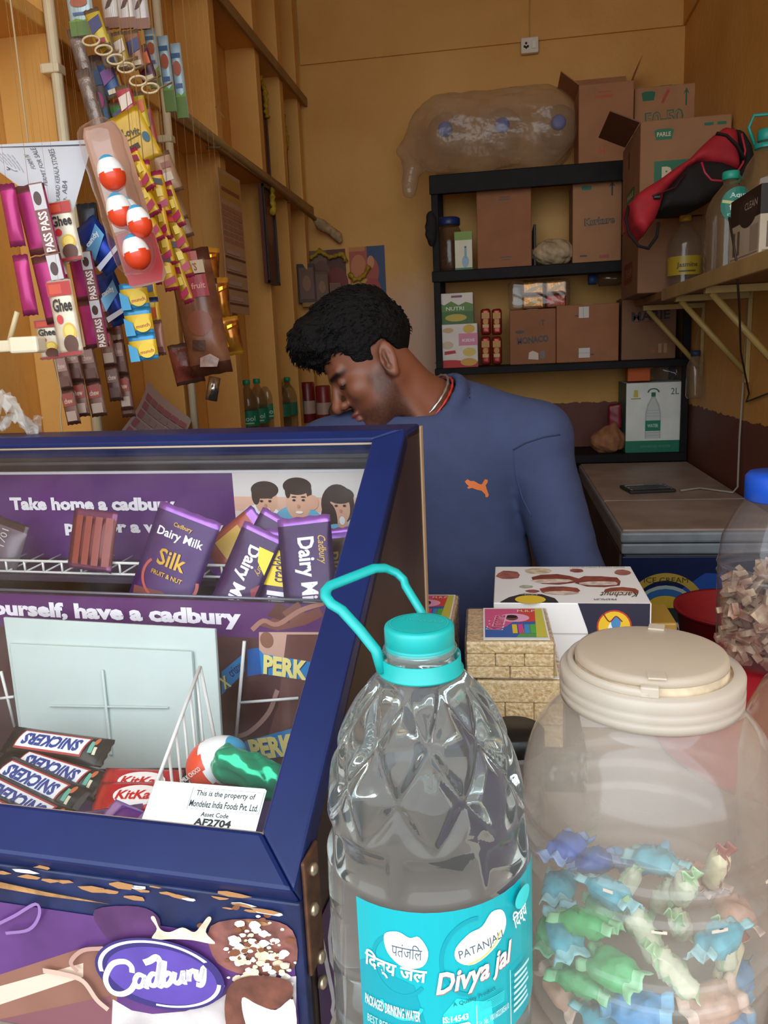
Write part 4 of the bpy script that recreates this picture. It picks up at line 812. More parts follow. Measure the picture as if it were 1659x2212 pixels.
# ================================================================== sloping glass display case
CA = .09; A_ = aD(640, 1935, .62); CZ = A_[2]-CT                  # lower right front corner of the lid
ce1 = np.array([math.cos(CA), -math.sin(CA), 0]); ce2 = np.array([math.sin(CA), math.cos(CA), 0])
WC, LB, LC = .78, .468, .315
def cl(p): q = np.asarray(p)-A_; return np.array([q@ce1, q@ce2, q[2]+CZ])      # world -> case
def cw(x, y, z): return A_+ce1*x+ce2*y+np.array([0, 0, z-CZ])
def cp(u, v, b): return cl(aP(u, v, A_+ce2*b, ce2))               # pixel on the upright plane y=b of the case
def cg(u, v):                                                      # pixel on the glass
    n = np.cross(ce1, ce2*LB+np.array([0, 0, LC])); return cl(aP(u, v, A_, n))
t = thing('display_case', 'blue framed glass chocolate display case with purple printed base on the counter', 'display case', (A_[0], A_[1], CT), -CA); CASE = t
BLUE = mat('122356', .38, noise=.12, scale=14, spec=.35); BLUED = mat('1a2650', .45, noise=.35, scale=30); WOOD = mat('3c2b23', .5, noise=.4, scale=6)
# base
box('base_front', (-WC, .006, 0), (0, .02, CZ-.012), BLUED, t, bev=.002); box('base_floor', (-WC+.01, .02, .012), (-.01, .545, .03), mat('5a4a7a', .5, noise=.2), t)
for x in (-WC, -.012):
    P = [(x, .02, 0), (x+.012, .02, 0), (x+.012, .55, 0), (x, .55, 0)]
    bm = bmesh.new(); sec = [(.02, 0), (.55, 0), (.55, CZ+LC), (LB-.01, CZ+LC-.004), (.03, CZ-.002)]
    a = [bm.verts.new((x, y, z)) for y, z in sec]; b = [bm.verts.new((x+.012, y, z)) for y, z in sec]; n = len(sec)
    bm.faces.new(a); bm.faces.new(b[::-1])
    for i in range(n): bm.faces.new((a[i], a[(i+1) % n], b[(i+1) % n], b[i]))
    bmo('side_panel', bm, WOOD, t)
box('back_panel', (-WC+.012, .54, 0), (-.012, .55, CZ+LC), mat('2b2430', .6), t); box('top_cap', (-WC, LB+.0, CZ+LC-.012), (0, .556, CZ+LC+.004), BLUE, t, bev=.004)
box('edge_band', (-.004, .551, .0), (.002, .566, CZ+LC), mat('b79a78', .6, noise=.15), t, bev=.001)
# lid frame bars along the slope
LL = math.hypot(LB, LC); sy, sz = LB/LL, LC/LL; ny, nz = -sz, sy
def sp(x, s, n): return (x, s*sy+n*ny, CZ+s*sz+n*nz)
def barh(name, c, n0, n1, bev=.0):      # c: four (x, s) corners
    return hexa(name, [sp(x, s, n0) for x, s in c]+[sp(x, s, n1) for x, s in c], BLUE, t, bev)
fr, fb, ft = .04, .044, .020
barh('frame_bar', [(-WC, 0), (0, 0), (-fr, fb), (-WC+fr, fb)], -.018, .008, .004)
barh('frame_bar', [(-WC+fr, LL-ft), (-fr, LL-ft), (0, LL), (-WC, LL)], -.018, .008, .003)
barh('frame_bar', [(-fr, fb), (0, 0), (0, LL), (-fr, LL-ft)], -.018, .0082, .003)
barh('frame_bar', [(-WC, 0), (-WC+fr, fb), (-WC+fr, LL-ft), (-WC, LL)], -.018, .0082, .003)
hexa('glass_pane', [sp(x, s, -.004) for x, s in ((-WC+fr-.004, fb-.004), (-fr+.004, fb-.004), (-fr+.004, LL-ft+.004), (-WC+fr-.004, LL-ft+.004))]+[sp(x, s, 0) for x, s in ((-WC+fr-.004, fb-.004), (-fr+.004, fb-.004), (-fr+.004, LL-ft+.004), (-WC+fr-.004, LL-ft+.004))], film('case_glass', 'dfe8ea', .018, .03, 1.33, noise=.018, scale=14), t)
for (x0, x1, s) in ((-WC+fr, -fr, LL-ft-.001), (-WC+fr, -fr, fb)): rod('gasket', sp(x0, s, .0015), sp(x1, s, .0015), .0016, mat('b09a84', .6), t, 6)
rod('gasket', sp(-fr, fb, .0015), sp(-fr, LL-ft, .0015), .0016, mat('b09a84', .6), t, 6)
# asset sticker on the glass
SB = [cg(u, v) for u, v in ((300, 1782), (562, 1806), (577, 1708), (342, 1687))]
ex = Vector(SB[1]-SB[0]); W = ex.length; ex.normalize(); ey = Vector(SB[3]-SB[0]); ey = (ey-ex*ey.dot(ex)); H = ey.length; ey.normalize(); W = (W+(SB[2]-SB[3]) @ np.array(ex))/2-.002
O = Vector(SB[0])+ex*.001
p = Print(W, H, O, ex, ey, off=.0006); k = '20262a'
p.poly([(.02, 0), (.98, 0), (1, .04), (1, .96), (.98, 1), (.02, 1), (0, .96), (0, .04)], mat('e6efec', .4))
p.ring(.67, .68, .001, .001, .5, k).rect(.36, .44, .985, .445, k).rect(.36, .9, .985, .905, k).rect(.358, .44, .361, .905, k).rect(.985, .44, .988, .905, k)
p.text('This is the property of', .66, .78, .52, .16, k, bold=.012).text('Mondelez India Foods Pvt. Ltd.', .67, .56, .6, .15, k, bold=.012).text('Asset Code', .62, .34, .24, .1, k, bold=.012).text('AF2704', .62, .17, .32, .16, k, bold=.035).done(t, 'asset_sticker')
# hinge plate with screws on the right side
hp_ = box('hinge_plate', (.0, .012, CZ-.085), (.004, .045, CZ+.02), mat('6a4630', .6, metal=.3, noise=.4, scale=50), t, bev=.002)
for y, z in ((.026, CZ+.006), (.022, CZ-.028), (.03, CZ-.08), (.03, CZ-.105)): lathe('screw', [(.0055, 0), (.0055, .004), (.003, .006), (0, .006)], mat('b9a890', .3, metal=.8), hp_, 14, M=Matrix.Translation((.003, y, z)) @ Matrix.Rotation(math.pi/2, 4, 'Y'))
# chipped paint strip under the lid
p = Print(WC, .05, (-WC, .006, CZ-.052), off=.0012); random.seed(9)
for i in range(46):
    x = .42+.56*random.random(); y = .75-.25*(x-.4)+.12*random.gauss(0, 1); s = random.uniform(.004, .016); n = 7
    p.poly([(x+s*1.6*random.uniform(.5, 1)*math.cos(2*math.pi*j/n), y+s*5*random.uniform(.4, 1)*math.sin(2*math.pi*j/n)) for j in range(n)], mat('a8784a' if random.random() < .7 else 'c9cdd0', .7))
p.poly([(.36, .55), (.5, .6), (.62, .52), (.7, .42), (.78, .36), (.7, .34), (.58, .4), (.45, .46)], mat('a47848', .8, noise=.5, scale=60)).done(t, 'chipped_paint')
# purple printed front
PW = WC-.012; PH = CZ-.052; p = Print(PW, PH, (-WC+.004, .0055, .002), off=.0006, step=.00003); PU = mat('5c3672', .3, noise=.2, scale=18); random.seed(4)
def fx(u): return cp(u, 2050, 0)[0]
def fn(u, v): q = cp(u, v, .005); return ((q[0]+WC-.004)/PW, max(0, (q[2]-.002)/PH))
p.poly([(0, -.0), (1, 0), (1, .92), (.985, 1), (0, 1)], PU)
p.poly([fn(0, 2212), fn(0, 2105), fn(170, 2050), fn(260, 2040), fn(250, 2212)], mat('8a5f50', .4, noise=.2)).poly([fn(0, 2130), fn(180, 2080), fn(180, 2110), fn(0, 2170)], mat('d9c2ae', .4)).poly([fn(0, 2230), fn(240, 2150), fn(250, 2280), fn(0, 2280)], mat('7d4f56', .4))
p.blob([fn(205, 1965), fn(300, 1958), fn(345, 1985), fn(330, 2025), fn(260, 2040), fn(222, 2015)], mat('54305e', .4, noise=.3, scale=25)).blob([fn(455, 2000), fn(560, 1985), fn(632, 2010), fn(636, 2090), fn(560, 2110), fn(470, 2080)], mat('8f5a52', .5, noise=.5, scale=40))
p.poly([fn(244, 2158), fn(285, 2182), fn(330, 2190), fn(400, 2184), fn(470, 2160), fn(510, 2132), fn(540, 2120), fn(600, 2112), fn(640, 2108), fn(640, 2280), fn(244, 2280)], mat('cfc5c4', .45, noise=.25, scale=30))
for i in range(150):
    u, v = random.gauss(560, 42), random.gauss(2060, 40)
    if u > 640 or (u < 470 and v > 2020): continue
    s = random.uniform(2, 10); p.poly([fn(min(642, u+s*1.5*math.cos(2*math.pi*j/9)*random.uniform(.7, 1)), v+s*math.sin(2*math.pi*j/9)*random.uniform(.7, 1)) for j in range(9)], mat(random.choice(('efe2cf', 'e4cdae', 'f4efe8', '7a4a30')), .5))
p.blob([fn(505, 2115), fn(560, 2098), fn(632, 2112), fn(626, 2160), fn(566, 2180), fn(556, 2225), fn(505, 2230), fn(490, 2170)], mat('6e4032', .6, noise=.5, scale=50)).blob([fn(528, 2146), fn(560, 2160), fn(600, 2172), fn(638, 2150), fn(638, 2240), fn(560, 2240), fn(535, 2200)], mat('eee9e2', .5, noise=.15, scale=40))
for pts in (((340, 1972), (352, 1998), (372, 2005), (400, 1995), (425, 2005), (440, 1990), (455, 1972), (462, 1978), (450, 2005), (470, 2030), (420, 2022), (380, 2020), (335, 2020), (345, 1998), (332, 1975)),): p.blob([fn(*q) for q in pts], mat('e2cfb6', .4, noise=.3, scale=60))
p.stroke([fn(*q) for q in ((100, 2088), (140, 2095), (185, 2110), (215, 2150), (240, 2172))], .005, mat('c9a898', .4)).stroke([fn(*q) for q in ((175, 2090), (160, 2070), (185, 2045), (230, 2040))], .004, mat('b08a80', .4)).stroke([fn(*q) for q in ((0, 1990), (40, 1970), (85, 1945), (92, 1970), (70, 2000), (20, 2008))], .003, mat('8d6aa4', .4))
c = fn(348, 2095); rx = abs(fn(488, 2095)[0]-c[0]); ry = abs(fn(348, 2168)[1]-c[1])
p.ell(c[0], c[1], rx, ry, mat('352c6c', .35), rot=.03, n=48).ring(c[0], c[1], rx*.95, ry*.93, .07, mat('ece8f0', .35), rot=.03, a0=.6, a1=3.3).ring(c[0], c[1], rx*.95, ry*.93, .06, mat('ece8f0', .35), rot=.03, a0=4.6, a1=6.2).ell(c[0]+.003, c[1]-.01, rx*.85, ry*.8, mat('5b46a0', .35, noise=.15, scale=30), rot=.03, n=48)
W5 = mat('f3eff2', .35)
p.stroke([fn(*q) for q in ((292, 2092), (290, 2078), (276, 2068), (252, 2072), (238, 2092), (236, 2112), (248, 2132), (268, 2138), (288, 2130), (300, 2112))], .0052, W5)
def script(pts, th=.0046): p.stroke([fn(*q) for q in pts], th, W5)
script([(318, 2100), (306, 2096), (298, 2108), (302, 2122), (314, 2118), (320, 2100), (320, 2120), (328, 2122)]); script([(348, 2098), (336, 2094), (328, 2106), (332, 2118), (344, 2114), (352, 2068), (350, 2118), (358, 2118)]); script([(362, 2066), (360, 2116), (372, 2114), (378, 2100), (370, 2092), (362, 2098)])
script([(384, 2090), (382, 2108), (390, 2114), (398, 2106), (402, 2088), (402, 2110), (410, 2112)]); script([(414, 2086), (414, 2110), (416, 2092), (426, 2086)]); script([(430, 2084), (430, 2102), (438, 2104), (446, 2080), (446, 2106), (440, 2118), (430, 2116)]); script([(318, 2070), (330, 2066), (345, 2058), (352, 2068)], .006)
p.done(t, 'front_print')
p = Print(.3, .13, (.0006, .03, .0), (0, 1, 0), (0, 0, 1), off=.0008); p.rect(0, 0, 1, .95, mat('4a2f5e', .4, noise=.25)).text('JOY', .2, .5, .3, .7, 'd6cdd2', bold=.03, rot=.25).rect(0, 0, 1, .1, 'cfc8c0').done(t, 'side_print')

# inner tiers
YL, YU, ZS = .36, .522, cp(300, 1282, .36)[2]
box('lower_backboard', (-WC+.012, YL, .03), (-.012, YL+.006, ZS-.006), mat('3f2a33', .5), t); box('tier_shelf', (-WC+.012, YL+.062, ZS-.007), (-.012, .54, ZS), mat('3a3040', .4), t)
rod('tier_edge', (-WC+.012, YL-.004, ZS), (-.012, YL-.004, ZS), .002, mat('7a7a88', .3, metal=.5), t, 6)
zt = cp(400, 1022, YU)[2]; box('upper_banner', (-WC+.012, YU, ZS), (-.012, YU+.006, zt), mat('56306a', .45), t); box('banner_edge', (-WC+.012, YU-.002, zt), (-.012, YU+.008, zt+.004), mat('d9d6da', .4), t)
box('header_panel', (-WC+.012, YU-.006, zt+.014), (-.012, YU+.01, CZ+LC-.016), mat('4a4650', .4), t); rod('header_trim', (-WC+.012, YU-.009, zt+.018), (-.012, YU-.009, zt+.018), .003, mat('77767c', .35), t, 6)
W = WC-.024; H = zt-ZS; p = Print(W, H, (-WC+.012, YU, ZS), off=.0008)
def un(u, v): q = cp(u, v, YU); return ((q[0]+WC-.012)/W, (q[2]-ZS)/H)
def tx(pr, N, s, u0, v0, u1, v1, m, rot=0, bold=.03, **k):
    a = N(u0, (v0+v1)/2); b = N(u1, (v0+v1)/2); cc = N((u0+u1)/2, (v0+v1)/2); h = abs(N((u0+u1)/2, v0)[1]-N((u0+u1)/2, v1)[1]); pr.text(s, cc[0], cc[1], b[0]-a[0], h, m, rot=rot, bold=bold, **k)
p.rect(0, 0, 1, 1, mat('5a2d72', .4, noise=.12, scale=8))
x5 = un(508, 1100)[0]; p.rect(x5, 0, 1, 1, mat('dcd5d0', .4)).poly([(x5, .74), (1, .72), (1, .56), (x5, .58)], mat('e3b49e', .4)).poly([(x5, 0), (1, 0), (1, .44), (x5, .42)], mat('a9cdde', .4))
# the printed family photo: boy, man, woman lying on a bed
SKN = mat('dba98c', .45); HR = mat('3a261c', .5)
def pe(u, v, ru, rv, m, rot=0): a = un(u, v); p.ell(a[0], a[1], abs(un(u+ru, v)[0]-a[0]), abs(un(u, v+rv)[1]-a[1]), m, rot=rot)
pe(565, 1115, 42, 26, mat('eef3f4', .45)); pe(575, 1080, 25, 32, SKN); pe(572, 1058, 30, 19, HR); pe(553, 1070, 9, 20, HR)
pe(645, 1125, 52, 34, mat('6fb0d0', .45)); pe(645, 1085, 27, 38, SKN); pe(642, 1050, 31, 19, HR); pe(622, 1062, 6, 14, HR); pe(668, 1062, 6, 14, HR)
pe(730, 1090, 36, 44, HR); pe(735, 1098, 22, 34, SKN); pe(735, 1070, 30, 18, HR); pe(712, 1125, 18, 40, HR); pe(735, 1155, 45, 24, mat('79b8d6', .45)); pe(742, 1132, 10, 14, SKN); pe(740, 1124, 6, 9, mat('ecf0f2', .4)); pe(675, 1085, 14, 16, SKN); pe(600, 1140, 20, 10, SKN)
for (u, v) in ((566, 1082), (584, 1082), (636, 1080), (656, 1080), (727, 1092), (745, 1092)): pe(u, v, 3.5, 2.5, mat('2a1a14', .5)); pe(u, v-7, 5.5, 1.6, HR)
for (u, v) in ((577, 1100), (648, 1106)): pe(u, v, 8, 3, mat('f3e8e2', .5))
for (u, v) in ((575, 1091), (646, 1093), (737, 1103)): pe(u, v, 3, 4, mat('c48f74', .5))
WT = mat('ece6ee', .4)
tx(p, un, 'Take home a cadbury', 20, 1074, 375, 1110, WT, bold=.05); tx(p, un, 'pick for a value day', 138, 1124, 480, 1158, WT, bold=.05); p.done(t, 'upper_print')
W2 = WC-.024; H2 = ZS-.036; p = Print(W2, H2, (-WC+.012, YL, .03), off=.0008)
def ln(u, v): q = cp(u, v, YL); return ((q[0]+WC-.012)/W2, (q[2]-.03)/H2)
yb = ln(300, 1366)[1]; p.rect(0, yb, 1, 1, mat('5d3168', .4, noise=.12, scale=8)).rect(0, 0, 1, yb, mat('5b3a38', .4, noise=.2, scale=10))
def pl(pts, m): p.poly([ln(*q) for q in pts], m)
pl([(700, 1365), (560, 1365), (560, 1420), (600, 1450), (690, 1440)], mat('c9a08e', .4)); pl([(620, 1370), (690, 1370), (690, 1520), (600, 1590), (560, 1600), (600, 1530)], mat('6d4640', .4)); pl([(480, 1480), (560, 1470), (600, 1520), (580, 1590), (500, 1600)], mat('4e2f30', .4, noise=.2, scale=20))
p.stroke([ln(*q) for q in ((600, 1490), (580, 1540), (540, 1580), (505, 1592))], .006, mat('a8857c', .35)); p.ell(*ln(577, 1382), .012, .04, mat('8f6250', .3))
pl([(560, 1350), (590, 1335), (640, 1330), (690, 1312), (700, 1330), (660, 1350), (600, 1362)], mat('7a4a42', .35)); pl([(578, 1330), (600, 1300), (640, 1320), (625, 1345)], mat('5e352e', .35)); pl([(610, 1322), (645, 1298), (660, 1325), (630, 1345)], mat('7d5044', .35)); p.stroke([ln(*q) for q in ((545, 1360), (570, 1340), (600, 1348), (650, 1318), (700, 1302))], .006, mat('a8786a', .3))
def perk(P, txt, tb, off=0):
    pl(P, mat('2f86c4', .35)); a = np.array(P[0]); b = np.array(P[1]); c = (np.array(P).mean(0)); tx(p, ln, txt, tb[0]+2, tb[1]+2, tb[2]+2, tb[3]+2, mat('2a3a6a', .4), rot=tb[4], bold=.06); tx(p, ln, txt, tb[0], tb[1], tb[2], tb[3], mat('f0e08a', .4), rot=tb[4], bold=.05)
perk([(535, 1408), (560, 1402), (570, 1412), (690, 1432), (680, 1470), (565, 1455), (535, 1458)], 'PERK', (570, 1420, 664, 1462, -.1)); pl([(535, 1402), (560, 1398), (566, 1455), (535, 1460)], mat('255fa8', .35))
perk([(480, 1450), (528, 1410), (530, 1450), (480, 1500)], 'X', (478, 1460, 496, 1486, .5)); tx(p, ln, 'crispy', 494, 1435, 528, 1460, mat('1d3a6a', .4), rot=.7, bold=.02)
perk([(530, 1600), (640, 1570), (640, 1620), (530, 1660)], 'PERK', (540, 1590, 640, 1635, .22))
tx(p, ln, 'treat yourself, have a cadbury', -170, 1302, 500, 1344, WT, bold=.05); p.done(t, 'lower_print')
# white wires
WW = mat('dcdcd8', .35); YR = .43
zr0, zr1 = ZS+.004, cp(250, 1216, YR)[2]; xr0, xr1 = -WC+.03, cp(700, 1250, YR)[0]
wr = rod('wire_rail', (xr0, YR, zr1), (xr1, YR, zr1), .0021, WW, t, 6); rod('wire_rail', (xr0, YR, zr0), (xr1, YR, zr0), .0018, WW, t, 6); n = int((xr1-xr0)/.031)
for i in range(n+1): rod('wire', (xr0+.031*i, YR, zr0), (xr0+.031*i, YR, zr1), .0018, WW, wr, 5)
for i in range(n+1): rod('wire_runner', (xr0+.031*i, YR, zr0), (xr0+.031*i, YU-.01, zr0+.004), .0015, WW, wr, 5)
def fence(name, P, foot, n, parent):
    r_ = tube(name, P, .0022, WW, parent, 6); 
    for i in range(n):
        f = (i+.5)/n*(len(P)-1); k = int(f); q = np.array(P[k])*(1-(f-k))+np.array(P[min(k+1, len(P)-1)])*(f-k); rod('wire', tuple(q), (q[0], q[1], foot), .0016, WW, r_, 5)
    return r_
xw = -.185
def cx_(u, v, X): return cl(aP(u, v, cw(X, 0, 0), ce1))
a = cx_(432, 1440, xw); b = cx_(322, 1735, xw); fence('wire_divider', [tuple(a), tuple(b)], .034, 7, t); rod('wire_rail', tuple(a), (a[0]+.02, a[1]+.01, .034), .0022, WW, t, 6)
xg = [cp(u, v, YL-.012) for u, v in ((528, 1385), (506, 1640), (518, 1518), (645, 1508))]
g = rod('wire_grid', tuple(xg[0]), tuple(xg[1]), .0024, WW, t, 6); rod('wire', tuple(xg[2]), tuple(xg[3]), .002, WW, g, 6)
a = cp(2, 1450, .3); b = cp(32, 1570, .3); g = rod('wire_grid', tuple(a), tuple(b), .002, WW, t, 6); a2 = cp(-10, 1510, .3); b2 = cp(30, 1505, .3); rod('wire', tuple(a2), tuple(b2), .002, WW, g, 6)

# ---- cream plastic tray leaning inside the case
Q = [cp(52, 1662, .27), cp(482, 1655, .27), cp(464, 1358, .318), cp(6, 1333, .318)]
ox = Vector(Q[1]-Q[0]); tr = thing('cream_tray', 'cream plastic tray panel with a raised cross leaning inside the display case', 'tray', tuple(cw(*((Q[0]+Q[1])/2))), -CA); base = Vector((Q[0]+Q[1])/2)
CRM = mat('bccac6', .4, noise=.04, scale=10)
def plate(name, pts, th, par, m=CRM):
    pts = [Vector(p)-base for p in pts]; n = (pts[1]-pts[0]).cross(pts[3]-pts[0]).normalized(); n = n if n.y > 0 else -n
    hexa(name, [p+n*th for p in pts]+pts, m, par, .0015)
plate('panel', Q, .006, tr)
def lerp2(a, b): return Q[0]*(1-a)*(1-b)+Q[1]*a*(1-b)+Q[2]*a*b+Q[3]*(1-a)*b
def inset(pts, o): return [q+np.array([0, -o, o*.2]) for q in pts]
plate('inner_panel', inset([lerp2(.03, .0), lerp2(.9, .0), lerp2(.9, .83), lerp2(.03, .83)], .006), .006, tr)
plate('rib', inset([lerp2(.2, .42), lerp2(.78, .42), lerp2(.78, .435), lerp2(.2, .435)], .0095), .003, tr); plate('rib', inset([lerp2(.475, .1), lerp2(.49, .1), lerp2(.49, .68), lerp2(.475, .68)], .0095), .003, tr)

# ---- wrapped bars
def pillow(name, L, W, T, m, parent, crimp=.012, nx=16, ny=8, zig=True, both=True, cm=None):
    v = []; f = []; mi = []
    for sgn in (1, -1):
        for i in range(nx+1):
            x = -L/2+L*i/nx
            for j in range(ny+1):
                y = -W/2+W*j/ny; e = min(x+L/2, L/2-x if both else 9); k = 0 if e < crimp*.95 else min(1, (e-crimp*.95)/(T*1.6+1e-6)); s = math.sin(math.pi*j/ny)**.55 if 0 < j < ny else 0
                xx = x+(.0015 if zig and i in (0, nx) and j % 2 else 0); v.append((xx, y, sgn*(T/2*math.sqrt(max(0, 1-(1-k)**2))*s+.0003)))
    N = (nx+1)*(ny+1)
    for i in range(nx):
        for j in range(ny):
            a = i*(ny+1)+j; q = (a, a+ny+1, a+ny+2, a+1); f.append(q); f.append(tuple(x+N for x in q[::-1])); e = (L*(i+.5)/nx < crimp) or (both and L*(1-(i+.5)/nx) < crimp); mi += [1 if e else 0]*2
    for i in range(nx):
        for j in (0, ny): a = i*(ny+1)+j; f.append((a, a+N, a+N+ny+1, a+ny+1)); mi.append(0)
    for j in range(ny):
        for i in (0, nx): a = i*(ny+1)+j; f.append((a, a+1, a+1+N, a+N)); mi.append(1)
    return recalc(mesh(name, v, f, [m, cm or m], parent, True, mi))
def bar(name, label, P, L, W, T, c, cc, rot, prints, group, cat='chocolate bar', metal=.2, rough=.3):
    """a wrapped bar; local x is its long axis, z its printed side; rot = 3x3 of axes in the case"""
    o = thing(name, label, cat, tuple(cw(*P)), 0, group); M = Matrix.Rotation(-CA, 4, 'Z') @ rot; o.rotation_euler = M.to_euler()
    pillow('wrapper', L, W, T, mat(c, rough, metal=metal, noise=.12, scale=40), o, cm=mat(cc, .25, metal=.6, noise=.2, scale=60))
    if prints:
        def wp(x, y, off): 
            s = math.sin(math.pi*min(1, max(0, y/W+.5)))**.55; return Vector((x, y, T/2*s+.0006+off))
        p = Print(L, W, warp=wp, seg=.008, off=.0, step=.0003); prints(p); p.done(o)
    return o
def axes(ex, ez):
    ex = Vector(ex).normalized(); ez = Vector(ez); ez = (ez-ex*ez.dot(ex)).normalized(); ey = ez.cross(ex); M = Matrix.Identity(4)
    for i in range(3): M[i][0] = ex[i]; M[i][1] = ey[i]; M[i][2] = ez[i]
    return M
def up_rot(a, lean=.25): return axes((math.sin(a)*math.cos(lean), math.sin(lean), math.cos(a)*math.cos(lean)), (0, -1, .25))   # standing, long axis up, leaning right by a
PD = '3a1d4e'
def silk(p):
    p.ell(-.02, 0, .3, .42, mat('5a2a5a', .35)).ring(-.04, 0, .4, .5, .12, mat('b0543c', .35), a0=1.2, a1=4.2).poly([(-.42, -.4), (-.3, -.4), (-.24, 0), (-.3, .4), (-.42, .4)], mat('6e3a34', .35)); p.text('Dairy Milk', .24, 0, .07*9, .13, WT, rot=math.pi*1.5, bold=.02)
def mk_text(s, x, y, w, h, m, p, bold=.02): p.text(s, x, y, w, h, m, rot=math.pi*1.5, bold=bold)
def pr_silk(p):
    L, W = p.w, p.h
    p.poly([(-.42, -.4), (-.28, -.45), (-.24, 0), (-.28, .45), (-.42, .4)], mat('6e3a34', .35)).ring(-.12, -.05, .22, .45, .1, mat('a84a44', .35), a0=1.0, a1=5.0)
    for s, x, ww, hh, m in (('Dairy Milk', .25, .74, .10, WT), ('Silk', .05, .45, .15, mat('b8923a', .3, metal=.5)), ('FRUIT & NUT', -.1, .5, .04, mat('b8923a', .3, metal=.5)), ('Cadbury', .35, .3, .05, mat('b8923a', .3, metal=.5))):
        p.text(s, x, 0, ww*W/L, hh*L/W, m, rot=math.pi*1.5, bold=.02)
def pr_dm(yellow):
    def f(p):
        p.text('Dairy Milk', -.02, .02, .68, .4, WT, rot=math.pi, bold=.03).text('Cadbury', .2, -.3, .25, .18, mat('b8923a', .3, metal=.4), rot=math.pi, shear=.3)
        if yellow: p.poly([(.1, -.45), (.34, -.45), (.34, -.1), (.2, -.2)], mat('f0d22a', .35)).poly([(-.2, -.45), (.0, -.45), (-.08, -.3)], mat('8a2a3a', .35))
        p.ell(-.34, .18, .035, .13, WT).ell(-.32, .06, .03, .11, WT)
    return f
def cpos(u, v, b): return tuple(cp(u, v, b))
G = 'chocolate bars on the upper tier'
FO = 'a06ac8'
bar('chocolate_bar', 'large purple chocolate bar with brown swirl leaning on the wire rack', cpos(372, 1222, .395), .15, .094, .009, '41205c', FO, up_rot(.34), pr_silk, G)
def dmrot(a, lean=.25): return up_rot(a, lean)
bar('chocolate_bar', 'purple chocolate bar with yellow corner leaning right of the large bar', cpos(526, 1245, .385), .13, .058, .009, PD, FO, dmrot(.42), lambda p: pr_dm(True)(p), G)
bar('chocolate_bar', 'purple chocolate bar with yellow corner tucked behind at the back of the rack', cpos(556, 1212, .408), .13, .056, .009, PD, FO, dmrot(.5), lambda p: pr_dm(True)(p), G)
bar('chocolate_bar', 'purple chocolate bar with yellow patch half hidden between two others', cpos(602, 1255, .392), .13, .05, .009, PD, FO, dmrot(.1), lambda p: p.rect(-.05, -.4, .3, .4, mat('f0cc2a', .35)).text('crackle', .12, 0, .26, .4, '3a1d4e', bold=.02).text('Mil', -.25, 0, .3, .5, WT, bold=.04), G)
bar('chocolate_bar', 'purple chocolate bar with white lettering at the right end of the rack', cpos(666, 1238, .382), .14, .07, .009, PD, FO, dmrot(-.12), lambda p: pr_dm(False)(p), G)
bar('chocolate_bar', 'small gold and purple bar at the far right of the rack', cpos(728, 1225, .43), .1, .045, .009, '4a3022', FO, dmrot(-.1), lambda p: p.text('gold', 0, 0, .4, .4, 'b8923a', bold=.02), G)
bar('wafer_pack', 'reddish brown segmented chocolate pack standing behind the wire rack', cpos(200, 1168, .43), .085, .07, .012, '6e2c2c', '7a4468', dmrot(.1), lambda p: [p.rect(-.4, -.45+.22*i, .4, -.3+.22*i, mat('8a3c34', .35)) for i in range(4)], None)
bar('foil_pack', 'grey and black foil pouch at the left end of the rack', cpos(10, 1185, .45), .085, .06, .02, '6a5f6a', '4a4048', dmrot(.3), lambda p: p.text('1701', .2, 0, .3, .2, 'b8b0b8'), None, 'snack pouch')
bar('wafer_pack', 'red and gold wafer pack lying flat behind the yellow cornered bars', cpos(505, 1172, .45), .1, .05, .012, 'a04a3c', FO, dmrot(.9), lambda p: p.rect(-.2, -.3, .2, .3, mat('c9a24a', .35)), None)
def lay(a, tilt=.55): return axes((math.cos(a), -math.sin(a)*.8, -math.sin(a)*.35), (0, -math.sin(tilt), math.cos(tilt)))
def pr_snick(p): 
    p.poly([(-.36, -.34), (.3, -.34), (.34, .34), (-.32, .34)], mat('b03a3a', .35)).poly([(-.345, -.28), (.29, -.28), (.325, .28), (-.31, .28)], mat('e9eef2', .35)).text('SNICKERS', -.01, 0, .56, .42, mat('22408c', .35), rot=math.pi, shear=.25, bold=.045).rect(.36, -.2, .4, .2, mat('5fae9a', .35)).ell(.41, .22, .02, .14, 'c9683a').rect(.41, -.25, .44, 0, mat('d8d2b8', .4))
SG = 'black wrapped nougat bars in the case'; zf = .034
for i, (u, v, b, a, lab) in enumerate(((122, 1612, .19, .06, 'topmost black wrapped nougat bar lying across the back of the pile'), (120, 1668, .165, .22, 'second black wrapped nougat bar of the pile, partly covered'), (78, 1694, .135, .3, 'third black wrapped nougat bar in the middle of the pile'), (48, 1738, .105, .32, 'fourth black wrapped nougat bar near the front of the pile'), (20, 1772, .08, .3, 'front black wrapped nougat bar at the bottom of the pile'))):
    bar('nougat_bar', lab, cpos(u, v, b), .135, .034, .018, '17140f', '1d1a1a', lay(a), pr_snick, SG, rough=.35, metal=.1)
bar('nougat_bar', 'lowest black wrapped nougat bar with jagged end showing behind the pile', (cp(170, 1690, .17)[0], .2, zf+.012), .12, .034, .018, '17140f', '1d1a1a', lay(.1), pr_snick, SG, rough=.35)
def pr_kk(p): p.ell(.05, 0, .3, .34, mat('f0ece8', .35)).text('KitKat', .05, 0, .5, .3, mat('c01a26', .35), shear=.25, bold=.03)
bar('wafer_bar', 'red wafer bar with white oval lying in front beside the nougat bars', cpos(290, 1722, .13), .085, .034, .009, 'b81c28', 'c83a3a', lay(-.12, .5), pr_kk, 'red wafer bars in the case', metal=.1)
